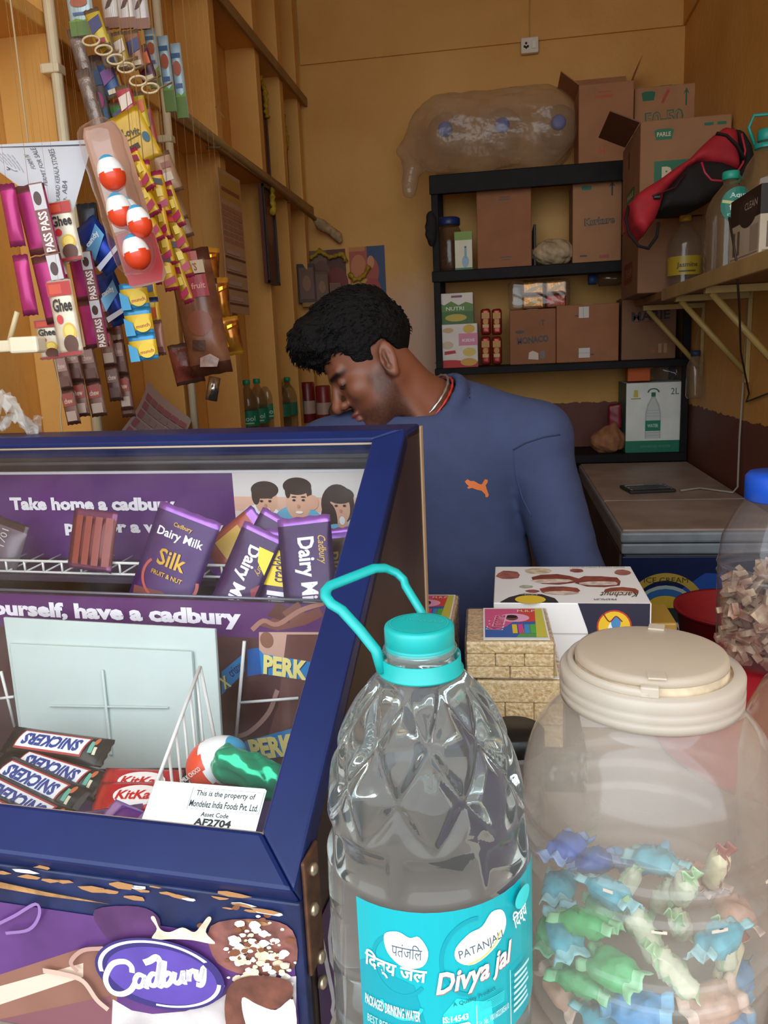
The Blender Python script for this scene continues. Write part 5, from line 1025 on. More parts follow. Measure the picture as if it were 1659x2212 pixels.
bar('wafer_bar', 'red wafer bar lying behind the other red wafer bar', cpos(300, 1692, .16), .09, .034, .009, 'b81c28', 'c83a3a', lay(-.08, .5), pr_kk, 'red wafer bars in the case', metal=.1)
bar('foil_sweet', 'crumpled purple foil sweet at the front edge inside the case', cpos(268, 1772, .075), .05, .03, .012, '8f5ac8', 'c0a0e8', lay(.3, .4), None, None, 'sweet', metal=.7, rough=.2)
bar('foil_sweet', 'purple and pink wrapper lying under the wire divider', cpos(225, 1775, .085), .07, .03, .01, '6d4a7a', '9a7ab0', lay(-.3, .4), None, None, 'sweet', metal=.3)
# green crinkled foil pack
q = cp(540, 1668, .13); o = thing('green_foil_pack', 'crinkled shiny green foil pack under the sticker corner of the case', 'snack pack', tuple(cw(*q)), -CA)
def gf(X, Y, Z): return sdB((X*math.cos(.35)-Z*math.sin(.35), Y, X*math.sin(.35)+Z*math.cos(.35)), (0, 0, 0), (.038, .014, .017), .012)+.0035*wob(X, Y, Z, 190)+.002*wob(X, Y, Z, 420, 2)
sdfobj('foil', gf, (-.06, -.03, -.045), (.06, .03, .045), .0028, mat('27b586', .22, metal=.55), o)
q = cp(470, 1645, .15); o = thing('chocolate_egg', 'white and orange chocolate egg with blue tip lying inside the case', 'chocolate egg', tuple(cw(*q)), 0)
def eggmesh(par, L, R, loc=(0, 0, 0), M=None, n=28):
    pr = []
    for i in range(n+1):
        a = math.pi*i/n; x = -math.cos(a); pr.append((R*math.sin(a)*(1-.14*x), x*L/2))
    pr[0] = (0, pr[0][1]); pr[-1] = (0, pr[-1][1])
    e = lathe('egg', pr, [mat('e9ebea', .3), mat('dd4422', .3), mat('3a9cc8', .35)], par, 28, M=M, loc=loc, cap=False); z = np.array([np.mean([pr[k//28][1] for k in f.vertices]) for f in e.data.polygons])
    ang = np.array([(f.index % 28)/28*2*math.pi for f in e.data.polygons]); lim = -L*.03+L*.05*np.sin(ang*5)
    e.data.polygons.foreach_set('material_index', np.where(z < lim, 1, np.where(z > L*.36, 2, 0)).astype(np.int32)); return e
M = axes((.75, -.2, .55), (.55, -.1, -.8)) @ Matrix.Rotation(math.pi/2, 4, 'Y') if False else Matrix.Rotation(math.radians(58), 4, 'Y')
eggmesh(o, .068, .025, M=M)
p = Print(.03, .012, (-.026, -.0262, -.014), (.8, 0, .6), (-.6, 0, .8), off=.0); p.text('MILK CHOCO', .5, .5, .8, .4, 'f0e8e0', bold=.02).done(o)
# ================================================================== goods hanging in the left foreground
RAILX, RAILZ = -.74, 2.5
t = thing('hanging_rail', 'white pipe rail under the ceiling from which the sachet strips hang', 'rail', (RAILX, .12, RAILZ)); rod('pipe', (0, 0, 0), (0, 1.78, 0), .012, PVC, t)
rod('pipe', (.24, 0, 0), (.24, 1.78, 0), .012, PVC, t)
for k in range(11): rod('cross_wire', (XF-RAILX-.001, .7+k*.105, 0), (.24, .7+k*.105, 0), .004, PVC, t, 6)
STR = mat('b08a50', .7)
def hang(name, label, u, v0, d, cat, lean=0, yaw=0, group=None, string=True):
    """a thing hung by a string, its top at this pixel and distance"""
    P = aD(u, v0, d); o = thing(name, label, cat, tuple(P), YAW+yaw, group, (0, lean))
    if string:
        M = o.matrix_basis.inverted(); tube('string', [(0, 0, 0), M @ Vector((P[0], P[1], RAILZ-.004))], .0002, STR, o, 3)
    return o
def sachet(o, x, z, w, h, T, c, cc, m=None, metal=.15, rough=.35, crimp=.007):
    s = pillow('sachet', h, w, T, m or mat(c, rough, metal=metal, noise=.12, scale=40), o, crimp, 10, 6, cm=mat(cc, .3, metal=.3, noise=.1, scale=50))
    s.rotation_euler = axes((0, 0, 1), (0, -1, 0)).to_euler(); s.location = (x, 0, z-h/2); return s
def strip(name, label, u, v0, d, wpx, hpx, n, c, cc, pf=None, lean=0, yaw=0, T=.006, group=None, cat='sachet strip', gap=.0, cols=None, metal=.15):
    k = d/F; w, h = wpx*k, hpx*k*1.02; o = hang(name, label, u, v0, d, cat, lean, yaw, group)
    for i in range(n):
        z = -i*(h+gap); cc_ = cols[i % len(cols)] if cols else c; sachet(o, 0, z, w, h, T, cc_, cc, metal=metal)
        if pf:
            p = Print(w, h, (-w/2, -T/2-.0012, z-h)); pf(p, i); p.done(o)
    return o
# sheet of paper with printing
C4 = [aD(u, v, d) for u, v, d in ((-70, 316, 1.22), (201, 301, 1.30), (150, 484, 1.30), (0, 372, 1.24))]
o = thing('notice_sheet', 'white printed paper sheet clipped above the hanging sachets at the left edge', 'paper', tuple(C4[0])); V = []; Fq = []; nn = 8; base = C4[0]
for sd in (0, .0008):
    for i in range(nn+1):
        for j in range(nn+1):
            a, b = i/nn, j/nn; q = C4[0]*(1-a)*(1-b)+C4[1]*a*(1-b)+C4[2]*a*b+C4[3]*(1-a)*b; q = q+f0*(.012*math.sin(a*3)*math.sin(b*3)+sd); V.append(q-base)
for i in range(nn):
    for j in range(nn): a = i*(nn+1)+j; Fq += [(a, a+1, a+nn+2, a+nn+1), tuple(x+(nn+1)**2 for x in (a, a+nn+1, a+nn+2, a+1))]
mesh('sheet', V, Fq, mat('c9cad0', .6), o, True); tube('clip_string', [(0, 0, 0), Vector((base[0], base[1], RAILZ))-Vector(base)], .0004, STR, o, 4)
def sw(x, y, off):
    a, b = x, 1-y; q = C4[0]*(1-a)*(1-b)+C4[1]*a*(1-b)+C4[2]*a*b+C4[3]*(1-a)*b; q = q+f0*(.012*math.sin(a*3)*math.sin(b*3)-.0012-off); return Vector(q-base)
p = Print(1, 1, warp=sw, seg=.15, off=0); INK = '55565e'
p.rect(.02, .93, .99, .945, '3a3f55').text('EDLABAD KERALA STORES', .72, .5, .8, .05, INK, rot=1.75).text('PERMIT FOR SALE', .55, .62, .6, .045, INK, rot=1.75).text('FORM IV', .45, .68, .25, .045, INK, rot=1.75).text('No. AB4', .84, .3, .35, .06, INK, rot=1.75)
for i in range(7): p.text('licence holder name', .12+.035*i, .72-.02*i, .34, .02, '8a8b92', rot=1.75)
p.stroke([(.18, .35), (.22, .4), (.2, .45), (.26, .4), (.3, .42)], .01, '4a4a60'); p.done(o)

PK = 'b03476'
def pr_pass(p, i): p.rect(.55, 0, 1, 1, mat('7a4a48', .4)).rect(.56, .62, .98, .98, mat('c6c4c8', .4)).ell(.74, .78, .13, .1, mat('4a3430', .4)).text('PASS PASS', .78, .3, .58*p.h/p.w, .3*p.w/p.h, 'e6dcd8', rot=math.pi/2, bold=.03)
strip('mouth_freshener_strip', 'plain shiny magenta sachet strip at the far left edge under the paper', 14, 398, 1.22, 34, 128, 2, PK, '8a2a5c', None, -.06, T=.016, gap=.012, metal=.35, group='magenta sachet strips')
strip('mouth_freshener_strip', 'magenta and brown lettered sachet strip beside the plain magenta one', 62, 400, 1.24, 66, 142, 2, PK, '6a3a3c', pr_pass, -.12, T=.012, gap=.002, metal=.3, group='magenta sachet strips')
strip('mouth_freshener_strip', 'magenta lettered sachet strip right of the white ghee sachets', 172, 545, 1.34, 52, 100, 2, PK, '6a3a3c', pr_pass, -.08, T=.012, metal=.3, group='magenta sachet strips')
def pr_ghee(p, i):
    p.rect(0, .8, 1, .98, mat('b02a24', .4)).rect(.1, .83, .6, .95, mat('c9482c', .4)).text('Ghee', .52, .68, .8, .17, '2a211c', bold=.03).ell(.32, .5, .13, .06, mat('c42a2c', .4)).ell(.62, .32, .28, .13, mat('d9b03a', .35)).ell(.62, .34, .2, .08, mat('e8cf6a', .35)).ell(.6, .17, .3, .12, mat('5a3424', .4)).rect(0, .02, 1, .07, mat('9c2a2c', .4))
CW = 'd9cdb6'
strip('ghee_sachet_strip', 'upper front strip of white ghee sachets with a red band', 124, 436, 1.27, 56, 124, 1, CW, 'cfc6b4', pr_ghee, -.12, T=.008, group='white ghee sachets')
strip('ghee_sachet_strip', 'left strip of white ghee sachets behind the upper one', 92, 450, 1.3, 50, 150, 1, CW, 'cfc6b4', pr_ghee, -.1, T=.008, group='white ghee sachets')
strip('ghee_sachet_strip', 'lower front white ghee sachet with full red label', 126, 606, 1.25, 52, 160, 1, CW, 'cfc6b4', pr_ghee, -.07, T=.008, group='white ghee sachets')
strip('ghee_sachet_strip', 'lowest left white ghee sachet partly behind the lower front one', 98, 690, 1.29, 46, 84, 1, CW, 'cfc6b4', pr_ghee, -.05, T=.008, group='white ghee sachets')
def pr_brown(p, i): p.rect(.1, .55, .9, .92, mat(('a8827a', '9a4438', '7a5a50')[i % 3], .45)).rect(.15, .12, .85, .4, mat(('6a4438', 'b8a090', '5c3a30')[i % 3], .45)).text('chew', .5, .7, .6, .15, 'd0b8a8', bold=.02)
for i, (u, v0, n, wpx, ln_) in enumerate(((128, 768, 2, 30, -.1), (152, 750, 2, 34, -.06), (185, 750, 2, 34, -.09), (212, 640, 3, 30, -.07), (232, 600, 4, 30, -.05), (252, 735, 2, 28, -.05))):
    strip('chew_sachet_strip', ('leftmost brown sachet strip hanging lowest above the case', 'second brown sachet strip from the left above the case', 'third brown sachet strip, below the magenta lettered strip', 'fourth brown sachet strip, longest but one', 'fifth brown sachet strip, the longest, under the blue foil packs', 'rightmost brown sachet strip above the case')[i], u, v0, 1.48+.015*i, wpx, 74, n, '6e4a40', '54352e', pr_brown, ln_, T=.006, group='brown sachet strips', cols=('6e4a40', '7d5a4e', '5c3b34'))
def pr_blue(p, i): p.poly([(.1, .3), (.9, .55), (.9, .8), (.1, .55)], mat('6fb0e0', .3, metal=.4)).poly([(0, .1), (1, .2), (1, .28), (0, .2)], mat('d8dcec', .3)).text('candy', .5, .62, .6, .12, 'e8eef6', rot=.2, bold=.03)
strip('blue_foil_pack', 'shiny blue foil pack hanging left of the egg card, the upper one', 178, 484, 1.36, 64, 112, 1, '1f3fa8', '2a4a9a', pr_blue, -.62, T=.03, group='blue foil packs', cat='snack pack', metal=.5)
strip('blue_foil_pack', 'shiny blue foil pack hanging below the other blue one', 222, 590, 1.46, 50, 112, 1, '1c3a9c', '2a4a9a', pr_blue, -.3, T=.03, group='blue foil packs', cat='snack pack', metal=.5)

# blister card with chocolate eggs
o = hang('egg_blister_card', 'clear blister card of chocolate eggs with a red lower half', 212, 262, 1.24, 'egg pack', -.2)
k = 1.24/F; w, h = 92*k, 350*k
bm = bmesh.new(); out = [(-w*.42, 0), (w*.3, 0), (w*.5, -h*.12), (w*.5, -h*.96), (w*.38, -h), (-w*.36, -h), (-w*.5, -h*.9), (-w*.5, -h*.05)]
a = [bm.verts.new((x, .012, z)) for x, z in out]; b = [bm.verts.new((x, .0128, z)) for x, z in out]; bm.faces.new(a); bm.faces.new(b[::-1])
for i in range(8): bm.faces.new((a[i], a[(i+1) % 8], b[(i+1) % 8], b[i]))
bmo('card_back', bm, mat('a8785c', .5, noise=.2, scale=12), o); p = Print(w, h, (-w/2, .012, -h)); p.poly([(.04, .02), (.85, .01), (.98, .1), (.98, .3), (.6, .36), (.04, .34)], mat('b03038', .4)).rect(.05, .36, .45, .45, 'd8c8c0').poly([(.05, .45), (.4, .5), (.4, .7), (.08, .75)], mat('cdb8b0', .4)).done(o)
sdfobj('blister', lambda X, Y, Z: sdB((X, Y, Z), (0, -.02, -h*.48), (w*.49, .03, h*.46), .025)+.003*wob(X, Y, Z, 90), (-w*.6, -.06, -h*1.02), (w*.6, .02, .01), .0065, film('blister', 'd8c8c0', .06, .06), o)
oM = o.matrix_basis
for i, (u, v, sc) in enumerate(((240, 374, 1), (259, 455, 1), (278, 462, .95), (300, 478, .9), (294, 544, 1))):
    P = aD(u, v, 1.215+.012*(i % 3)); e = thing('chocolate_egg', 'white and orange chocolate egg on the hanging card, %s' % ('topmost', 'second from the top', 'third, half behind the second', 'fourth, smallest looking', 'lowest')[i], 'chocolate egg', tuple(P), YAW, 'eggs on the blister card'); eggmesh(e, .056*sc, .0205*sc, M=Matrix.Rotation(-.25, 4, 'Y'))

# yellow header card and yellow stick sachets
def pr_head(p, i): p.text('Lovit', .5, .62, .5, .14, '4a3a12', bold=.03, rot=-.3).ell(.82, .42, .1, .1, '2f5a6a').rect(.25, .3, .55, .4, '2a2210').rect(.3, .5, .7, .52, '6a5518')
o = strip('yellow_header_card', 'mustard yellow header card hanging above the yellow stick sachets', 262, 245, 1.44, 78, 110, 1, 'c9a01e', 'b8901c', pr_head, -.42, T=.004, cat='card', metal=0)
YS = 'yellow stick sachets'
for i in range(16):
    r_, c_ = divmod(i, 4); u = 284+c_*25+r_*6; v = 322+r_*56+c_*24
    o = hang('stick_sachet', '%s stick sachet in a yellow and magenta bunch, row %s, %s' % (('yellow', 'gold', 'yellow and red', 'mustard')[c_], ('one', 'two', 'three', 'four')[r_], ('left', 'mid left', 'mid right', 'right')[c_]), u, v, 1.40+.022*c_+.009*r_, 'sachet', -.42+.14*((i*7) % 4), .2*((i % 3)-1), YS)
    kk = 1.43/F; w, h = (24+4*(i % 3))*kk, (92+8*(i % 2))*kk; sachet(o, 0, 0, w, h, .010, ('d8ae22', 'c99a1c', 'd2a020', 'b8901e')[c_], 'a03050', crimp=.006)
    p = Print(w, h, (-w/2, -.0066, -h)); p.poly([(.1, .12), (.9, .2), (.9, .36), (.1, .26)], mat('b02a52', .4)).poly([(.15, .72), (.85, .66), (.85, .8), (.15, .86)], mat(('8a1f3c', 'c8402c', '3a2410')[i % 3], .4)).rect(.3, .42, .7, .6, mat('ecd060', .4)).done(o)
def pr_yb(p, i): p.poly([(0, 0), (.35, 0), (.3, .5), (0, .7)], mat('3a9ac8', .4)).ell(.65, .4, .3, .3, mat('e8c52a', .4)).text('munch', .65, .35, .5, .14, 'b04a2a', bold=.03, rot=.1)
strip('yellow_blue_strip', 'yellow and light blue snack sachet strip of three hanging lowest in the middle', 286, 612, 1.36, 60, 54, 3, 'd9b32a', '3a8ab8', pr_yb, -.07, T=.01)
strip('small_yellow_strip', 'narrow yellow and navy sachet strip right of the egg card', 318, 590, 1.42, 30, 55, 2, 'd2a828', '2a3a6a', lambda p, i: p.rect(.2, .3, .8, .7, mat('2a4a7a' if i == 0 else 'c8602a', .4)), -.05, T=.008)
strip('brown_narrow_strip', 'narrow pinkish brown pack hanging under the yellow sachets', 337, 692, 1.42, 24, 74, 1, '9a6a58', '7a5246', lambda p, i: p.rect(.15, .1, .85, .25, '6a3a30'), -.05, T=.008)

# pouches in the middle
o = hang('snack_pouch', 'brown snack pouch with cream and red label hanging in the middle', 404, 540, 1.66, 'snack pouch', -.12); kk = 1.66/F; w, h = 92*kk, 270*kk
sachet(o, 0, 0, w, h, .05, '6a3a2a', '5a3426', m=mat('63382a', .25, noise=.4, scale=16, c2='8a5a40'), crimp=.02)
def wp(x, y, off): s = math.sin(math.pi*min(1, max(0, x/w)))**.55; return Vector((x-w/2, -.025*s-.002-off, y-h))
p = Print(w, h, warp=wp, seg=.015); p.rect(.15, .8, .85, .9, 'c9b594').text('NUTS', .5, .85, .4, .06, '9a3a2a', bold=.03).rect(.15, .62, .85, .79, mat('a02a38', .4)).text('dry fruit', .5, .7, .6, .06, 'd89a8a', bold=.02).rect(.2, .9, .75, .97, mat('b04a3a', .4)).ell(.5, .42, .3, .1, mat('8a4a34', .4)).poly([(.3, .08), (.7, .06), (.78, .12), (.6, .17), (.35, .15)], mat('b09084', .5, noise=.4, scale=60)).poly([(.2, .22), (.5, .2), (.55, .28), (.25, .3)], mat('4a2a20', .5)).done(o)
for i, (u, v, wd, hg, c, lab) in enumerate(((446, 600, 44, 120, 'b09a84', 'pale crinkled clear pouch hanging beside the brown snack pouch'), (452, 690, 40, 90, '3a241c', 'dark brown pouch below the pale crinkled pouch'), (392, 742, 64, 90, '7a3a30', 'reddish brown pouch hanging lowest in the middle bunch'), (430, 640, 36, 110, 'c8b8a4', 'white and brown pouch squeezed in the middle bunch'))):
    o = hang('snack_pouch', lab, u, v, 1.70+.02*i, 'snack pouch', -.1*i+.05, .2); kk = 1.7/F; sachet(o, 0, 0, wd*kk, hg*kk, .04, c, '5a4034', m=mat(c, .25, noise=.5, scale=30, bump=.3), crimp=.012)
for i, (u, v, wd, hg, lab) in enumerate(((452, 535, 44, 84, 'top gold and maroon foil pouch of the middle bunch'), (474, 600, 36, 100, 'orange brown foil pouch in the middle of the bunch'), (492, 685, 42, 82, 'lowest gold and maroon foil pouch of the bunch'))):
    o = hang('foil_pouch', lab, u, v, 1.78, 'snack pouch', .1-.1*i, .35, 'gold foil pouches'); kk = 1.78/F; w, h = wd*kk, hg*kk; sachet(o, 0, 0, w, h, .035, '8a3a22', 'c98a2a', m=mat('7a2c22', .2, metal=.5, noise=.5, scale=22, c2='c8862c'), crimp=.012)
    p = Print(w, h, warp=lambda x, y, off: Vector((x-w/2, -.0175*math.sin(math.pi*min(1, max(0, x/w)))**.55-.002-off, y-h)), seg=.012); p.poly([(.08, .2), (.25, .25), (.2, .8), (.1, .85)], mat('f0b83a', .15, metal=.8)).poly([(.3, .7), (.8, .78), (.8, .84), (.3, .78)], mat('e8a030', .15, metal=.8)).done(o)
o = hang('tin_cup', 'shiny steel cylinder hanging from a dark cord near the green capped bottles', 464, 815, 1.9, 'steel cup', .25); kk = 1.9/F
lathe('cylinder', [(.0, -50*kk), (13*kk, -50*kk), (13*kk, 0), (12*kk, 0), (12*kk, -48*kk)], mat('b8b4b0', .2, metal=.9), o, 24)

# upper bunch: tall packs and cards by the pipes
def pr_shampoo(p, i): p.rect(0, 0, 1, .3, mat('5a7a2c', .4)).ell(.5, .66, .35, .1, mat('a8583c', .4)).rect(.1, .8, .9, .86, '2a5a8a').rect(.2, .4, .8, .46, '4a6a9a').poly([(0, .28), (.3, .34), (.6, .3), (1, .36), (1, .28)], mat('6f9a34', .4))
SH = 'blue and green wafer packs'
for i, (u, v, hh_) in enumerate(((322, 62, 118), (350, 78, 150), (377, 94, 148))):
    strip('wafer_stick_pack', 'tall pale blue and green pack by the right pipe, %s of three' % ('left', 'middle', 'right')[i], u, v, 1.86+.02*i, 24, hh_, 1, 'a9c6d4', '8aa8b8', pr_shampoo, -.04, T=.012, group=SH)
strip('wafer_stick_pack', 'wide pale blue and green pack at the top left of the hanging bunch', 166, -30, 1.6, 54, 98, 1, 'b8d0d4', '9ab4b8', pr_shampoo, -.06, T=.012, group=SH)
for i, (u, v, c) in enumerate(((232, -30, 'd8d2cc'), (266, -30, 'e0dad6'), (296, -28, 'cfc8c8'))):
    strip('white_pouch', 'white and brown pouch hanging at the top of the picture, %s of three' % ('left', 'middle', 'right')[i], u, v, 1.7, 36, 84, 1, c, 'a8806a', lambda p, i: p.rect(0, 0, 1, .25, mat('8a5a44', .4)).poly([(.2, .45), (.5, .5), (.8, .7), (.7, .75), (.4, .62)], '5a3a30'), -.05, T=.014, group='white pouches at the top')
for i, (u, v, c, lab) in enumerate(((196, 20, 'c9b23c', 'yellow and green sachet near the top hooks'), (218, 62, '8a7a6a', 'grey clear sachet below the yellow one'), (248, 70, 'a88a3a', 'mustard sachet hanging on the second hook'), (281, 66, '9a6a50', 'tan sachet hanging on the third hook'), (300, 100, '5a3048', 'dark plum sachet on the right hook'), (240, 150, 'c96a2c', 'orange and purple sachet in the upper bunch'), (264, 185, 'b84a5a', 'pink and orange sachet in the upper bunch'), (292, 200, 'c9b02c', 'yellow sachet with black spot in the upper bunch'), (222, 130, '3a5a8a', 'blue and purple sachet in the upper bunch'), (250, 220, '3f7a3c', 'green sachet low in the upper bunch'), (285, 260, 'a83a48', 'crimson sachet low in the upper bunch'), (308, 230, 'b8554a', 'red sachet at the right of the upper bunch'))):
    strip('hook_sachet', lab, u, v, 1.58+.03*(i % 6)+.01*(i//6), 34, 78, 1, c, '7a6450', lambda p, j, c=c: p.poly([(.1, .35), (.9, .5), (.9, .8), (.1, .7)], mat(rnd.choice(('d8b83a', '7a3a8a', 'd86a3a', 'e0d0c0', '3a3a6a')), .4)).rect(.2, .1, .8, .22, mat(rnd.choice(('2a2a3a', 'd8c8a8', '9a2a3a')), .4)), -.25+.04*(i % 4), T=.01, group='small sachets on hooks')
for i, (u, v, ln_) in enumerate(((158, 62, 200), (176, 150, 190))):
    o = hang('clear_strip', 'crumpled clear sachet strip hanging by the left pipe, %s one' % ('upper', 'lower')[i], u, v, 1.62, 'sachet strip', -.18); kk = 1.62/F; sachet(o, 0, 0, 30*kk, ln_*kk, .012, 'a89a90', '7a6a60', m=mat('8f8078', .25, metal=.3, noise=.5, scale=20, bump=.4), crimp=.01)
HK = mat('d8c8a0', .4)
for i, (u, v) in enumerate(((205, 92), (232, 112), (258, 132), (280, 150), (306, 178), (332, 194))):
    P = aD(u, v, 1.58); o = thing('white_hook', 'white plastic display hook on the upper bunch, %s from the left' % ('first', 'second', 'third', 'fourth', 'fifth', 'sixth')[i], 'hook', tuple(P), YAW, 'white display hooks')
    r_ = 13*1.58/F; tube('loop', [(r_*1.4*math.cos(a)-.004, -.01+.004*math.sin(a), r_*.85*math.sin(a)) for a in [2*math.pi*j/16 for j in range(16)]], .0022, HK, o, 6, closed=True); tube('stem', [(0, 0, r_*.8), (.0, .04, r_*1.2), (.01, .12, .05)], .0022, HK, o, 5)
strip('purple_card', 'brown card with magenta and blue printing behind the hooks', 198, 120, 1.78, 40, 150, 1, '4a3a34', '3a2c28', lambda p, i: p.ell(.4, .4, .3, .12, mat('b83a8a', .4)).rect(.3, .6, .9, .8, mat('2a4a7a', .4)).poly([(.2, .1), (.8, .15), (.8, .3), (.2, .25)], mat('2a6a9a', .4)), -.1, T=.006, cat='card')
for i, (u, v, c) in enumerate(((345, 330, 'a8866a'), (355, 392, '9a7a62'), (368, 430, 'b09880'), (332, 380, '8f6a54'))):
    strip('clear_brown_pouch', 'small clear and brown pouch by the right pipe, %s of four' % ('topmost', 'second', 'third, rightmost', 'fourth, leftmost')[i], u, v, 1.66+.05*i, 40, 84, 1, c, '7a5a48', lambda p, i: p.rect(.2, .3, .7, .5, mat('c9b8a4', .4)).rect(.3, .6, .8, .75, mat('8a4a3a', .4)), -.3, .2, T=.014, group='clear brown pouches')
strip('dark_pack_strip', 'dark navy and black pack strip behind the egg card', 186, 440, 1.55, 44, 130, 1, '1c2430', '22303a', lambda p, i: p.rect(.1, .4, .9, .6, mat('2a4a5a', .4)), -.05, T=.02)
# white bracket arm from the left wall
P = aD(55, 746, 1.22); o = thing('bracket_arm', 'white plastic bracket arm with a square end at the left edge', 'bracket', tuple(P), 0); Lx = P[0]-XL-.002
box('arm', (-Lx, -.009, -.009), (.0, .009, .009), mat('d9cfb4', .4), o, bev=.003); box('end_block', (-.02, -.014, -.012), (.028, .014, .013), mat('e2d9c0', .4), o, bev=.004); box('wall_plate', (-Lx, -.04, -.06), (-Lx+.006, .04, .06), mat('d9cfb4', .4), o, bev=.003); rod('peg', (-.03, 0, .0), (.0, -.01, .05), .004, mat('c9b890', .4), o, 6)
# crumpled clear bag on top of the case
P = cw(-.655, .515, CZ+LC+.006); o = thing('clear_bag', 'crumpled clear plastic bag lying on the left end of the case top', 'plastic bag', tuple(P))
n = 18; V = []; Fq = []; rb = random.Random(4)
for i in range(n+1):
    for j in range(n+1):
        a, b = i/n-.5, j/n-.5; V.append((a*.13+rb.uniform(-.004, .004), b*.06+rb.uniform(-.004, .004), .036+.018*math.sin(a*9+b*4)+.012*math.sin(a*23-b*17)+rb.uniform(-.008, .008)-.05*a*a*4*.3))
for i in range(n):
    for j in range(n): a = i*(n+1)+j; Fq.append((a, a+1, a+n+2, a+n+1))
mesh('film', V, Fq, film('poly2', 'ece8e2', .3, .08), o); V = [(x*.7+.02, y*.8, z*.5+.0) for x, y, z in V]; mesh('film_fold', V, Fq, film('poly2', 'ece8e2', .3, .08), o)
tube('dangling_cord', [np.array([*aD(118, 770, 1.4)[:2], RAILZ-.004]), aD(118, 770, 1.4), aD(132, 850, 1.4), aD(130, 900, 1.4), aD(136, 945, 1.38)], .0016, mat('b09a78', .7), tag(thing('cord', 'thin tan cord dangling below the brown sachet strips', 'cord'), None), 5)
# ================================================================== left wall shelves, pictures and posters
ZSH = 1.10
for i, (u, hh_, X, c) in enumerate(((497, .255, -1.055, '1f8f62'), (534, .25, -1.055, '1f8f62'), (556, .25, -1.055, '1f8f62'), (577, .27, -1.06, '229a6a'), (607, .235, -1.06, 'a8902c'), (622, .24, -1.05, '1f8f62'), (637, .245, -1.06, 'a8902c'))):
    y = aX(u, 850, X)[1]
    bottle('shelf_bottle', 'clear bottle with %s cap, %s from the left on the low left shelf' % ('green' if c != 'a8902c' else 'yellow', ('first', 'second', 'third', 'fourth', 'fifth', 'sixth', 'seventh')[i]), (X, y, ZSH+.001), hh_, .042, film('pet_dark', '8a7a5c', .3, .08), c, ('14805a', 'cool', 'a8d8c0') if i < 4 else ('2a7a5c', ), 'bottles on the low left shelf', n=20, labpos=(.25, .5), rz=.3)
# curled calendar page
Cq = [aX(248, 925, -1.02), aX(318, 822, -1.02), aX(412, 905, -.98)]
y0, y1 = Cq[0][1], Cq[2][1]; o = thing('calendar_page', 'curled calendar page with pink and blue boxes on the low left shelf', 'paper', (-1.0, (y0+y1)/2, ZSH+.001)); V = []; Fq = []; n = 12; C4 = [aX(232, 965, -1.0), aX(318, 822, -1.04), aX(413, 905, -.985), aX(330, 1010, -.95)]; bo = np.array(o.location)
C4[0][2] = max(C4[0][2], ZSH+.004); C4[3][2] = max(C4[3][2], ZSH+.004)
def cal(a, b, off=0):
    q = C4[0]*(1-a)*(1-b)+C4[3]*a*(1-b)+C4[2]*a*b+C4[1]*(1-a)*b; return Vector(q-bo)+Vector((.02*math.sin(b*3)-.012*math.sin(a*3.1)+off*.8, -off*.6, 0))
for s in (0, -.0008):
    for i in range(n+1):
        for j in range(n+1): V.append(cal(i/n, j/n, s))
for i in range(n):
    for j in range(n): a = i*(n+1)+j; Fq += [(a, a+1, a+n+2, a+n+1), tuple(x+(n+1)**2 for x in (a, a+n+1, a+n+2, a+1))]
mesh('page', V, Fq, mat('c9bcc0', .6), o, True); p = Print(1, 1, warp=lambda x, y, off: cal(x, y, .0015+off*2), seg=.12)
for i in range(6):
    for j in range(6): p.rect(.06+.15*i, .08+.13*j, .06+.15*i+.13, .08+.13*j+.1, mat('b8788a' if (j == 5 or i == 0) else ('8a86a4' if j < 2 else 'b0a2aa'), .6))
p.done(o)
# wall calendar on the shelf front
def quadX(name, label, cat, P, X, th, m, pf=None, frame=None):
    q = [aX(u, v, X) for u, v in P]; ys = ((q[0][1]+q[3][1])/2, (q[1][1]+q[2][1])/2); zs = ((q[0][2]+q[1][2])/2, (q[2][2]+q[3][2])/2); W = ys[1]-ys[0]; H = zs[0]-zs[1]
    o = thing(name, label, cat, (X, (ys[0]+ys[1])/2, zs[1])); box('panel', (-th, -W/2, 0), (0, W/2, H), m, o, bev=.0008)
    if pf: p = Print(W, H, (0, -W/2, 0), (0, 1, 0)); pf(p); p.done(o)
    if frame:
        for y_ in (-W/2, W/2-.012): box('frame_side', (-.002, y_, 0), (.008, y_+.012, H), frame, o, bev=.001)
        for z_ in (0, H-.012): box('frame_rail', (-.002, -W/2, z_), (.008, W/2, z_+.012), frame, o, bev=.001)
    return o
def pr_cal(p):
    p.rect(.05, .8, .95, .97, mat('b88a3c', .6)).rect(.1, .85, .9, .88, '8a4a2a')
    for i in range(6):
        for j in range(4): p.rect(.06+.23*j, .5+.045*i, .26+.23*j, .535+.045*i, mat('a8745a', .6))
    for i in range(4): p.rect(.04, .06+.11*i, .96, .075+.11*i, '6a3a30').rect(.08, .09+.11*i, .7, .12+.11*i, 'b89a8c')
o = quadX('wall_calendar', 'long wall calendar hanging from the shelf front behind the foil pouches', 'calendar', ((462, 345), (518, 398), (541, 686), (500, 670)), -.955, .002, mat('b8926c', .7), pr_cal); rod('hanger', (-.001, 0, .66), (-.03, 0, .7), .002, STR, o, 5)
o = quadX('edge_framed_picture', 'narrow black framed picture seen edge on below the shelf with yellow garland', 'picture', ((567, 398), (594, 415), (597, 614), (577, 612)), -.975, .016, mat('5a2a24', .5), lambda p: p.ell(.5, .6, .3, .2, mat('7a4a34', .5)), mat('15110f', .4))
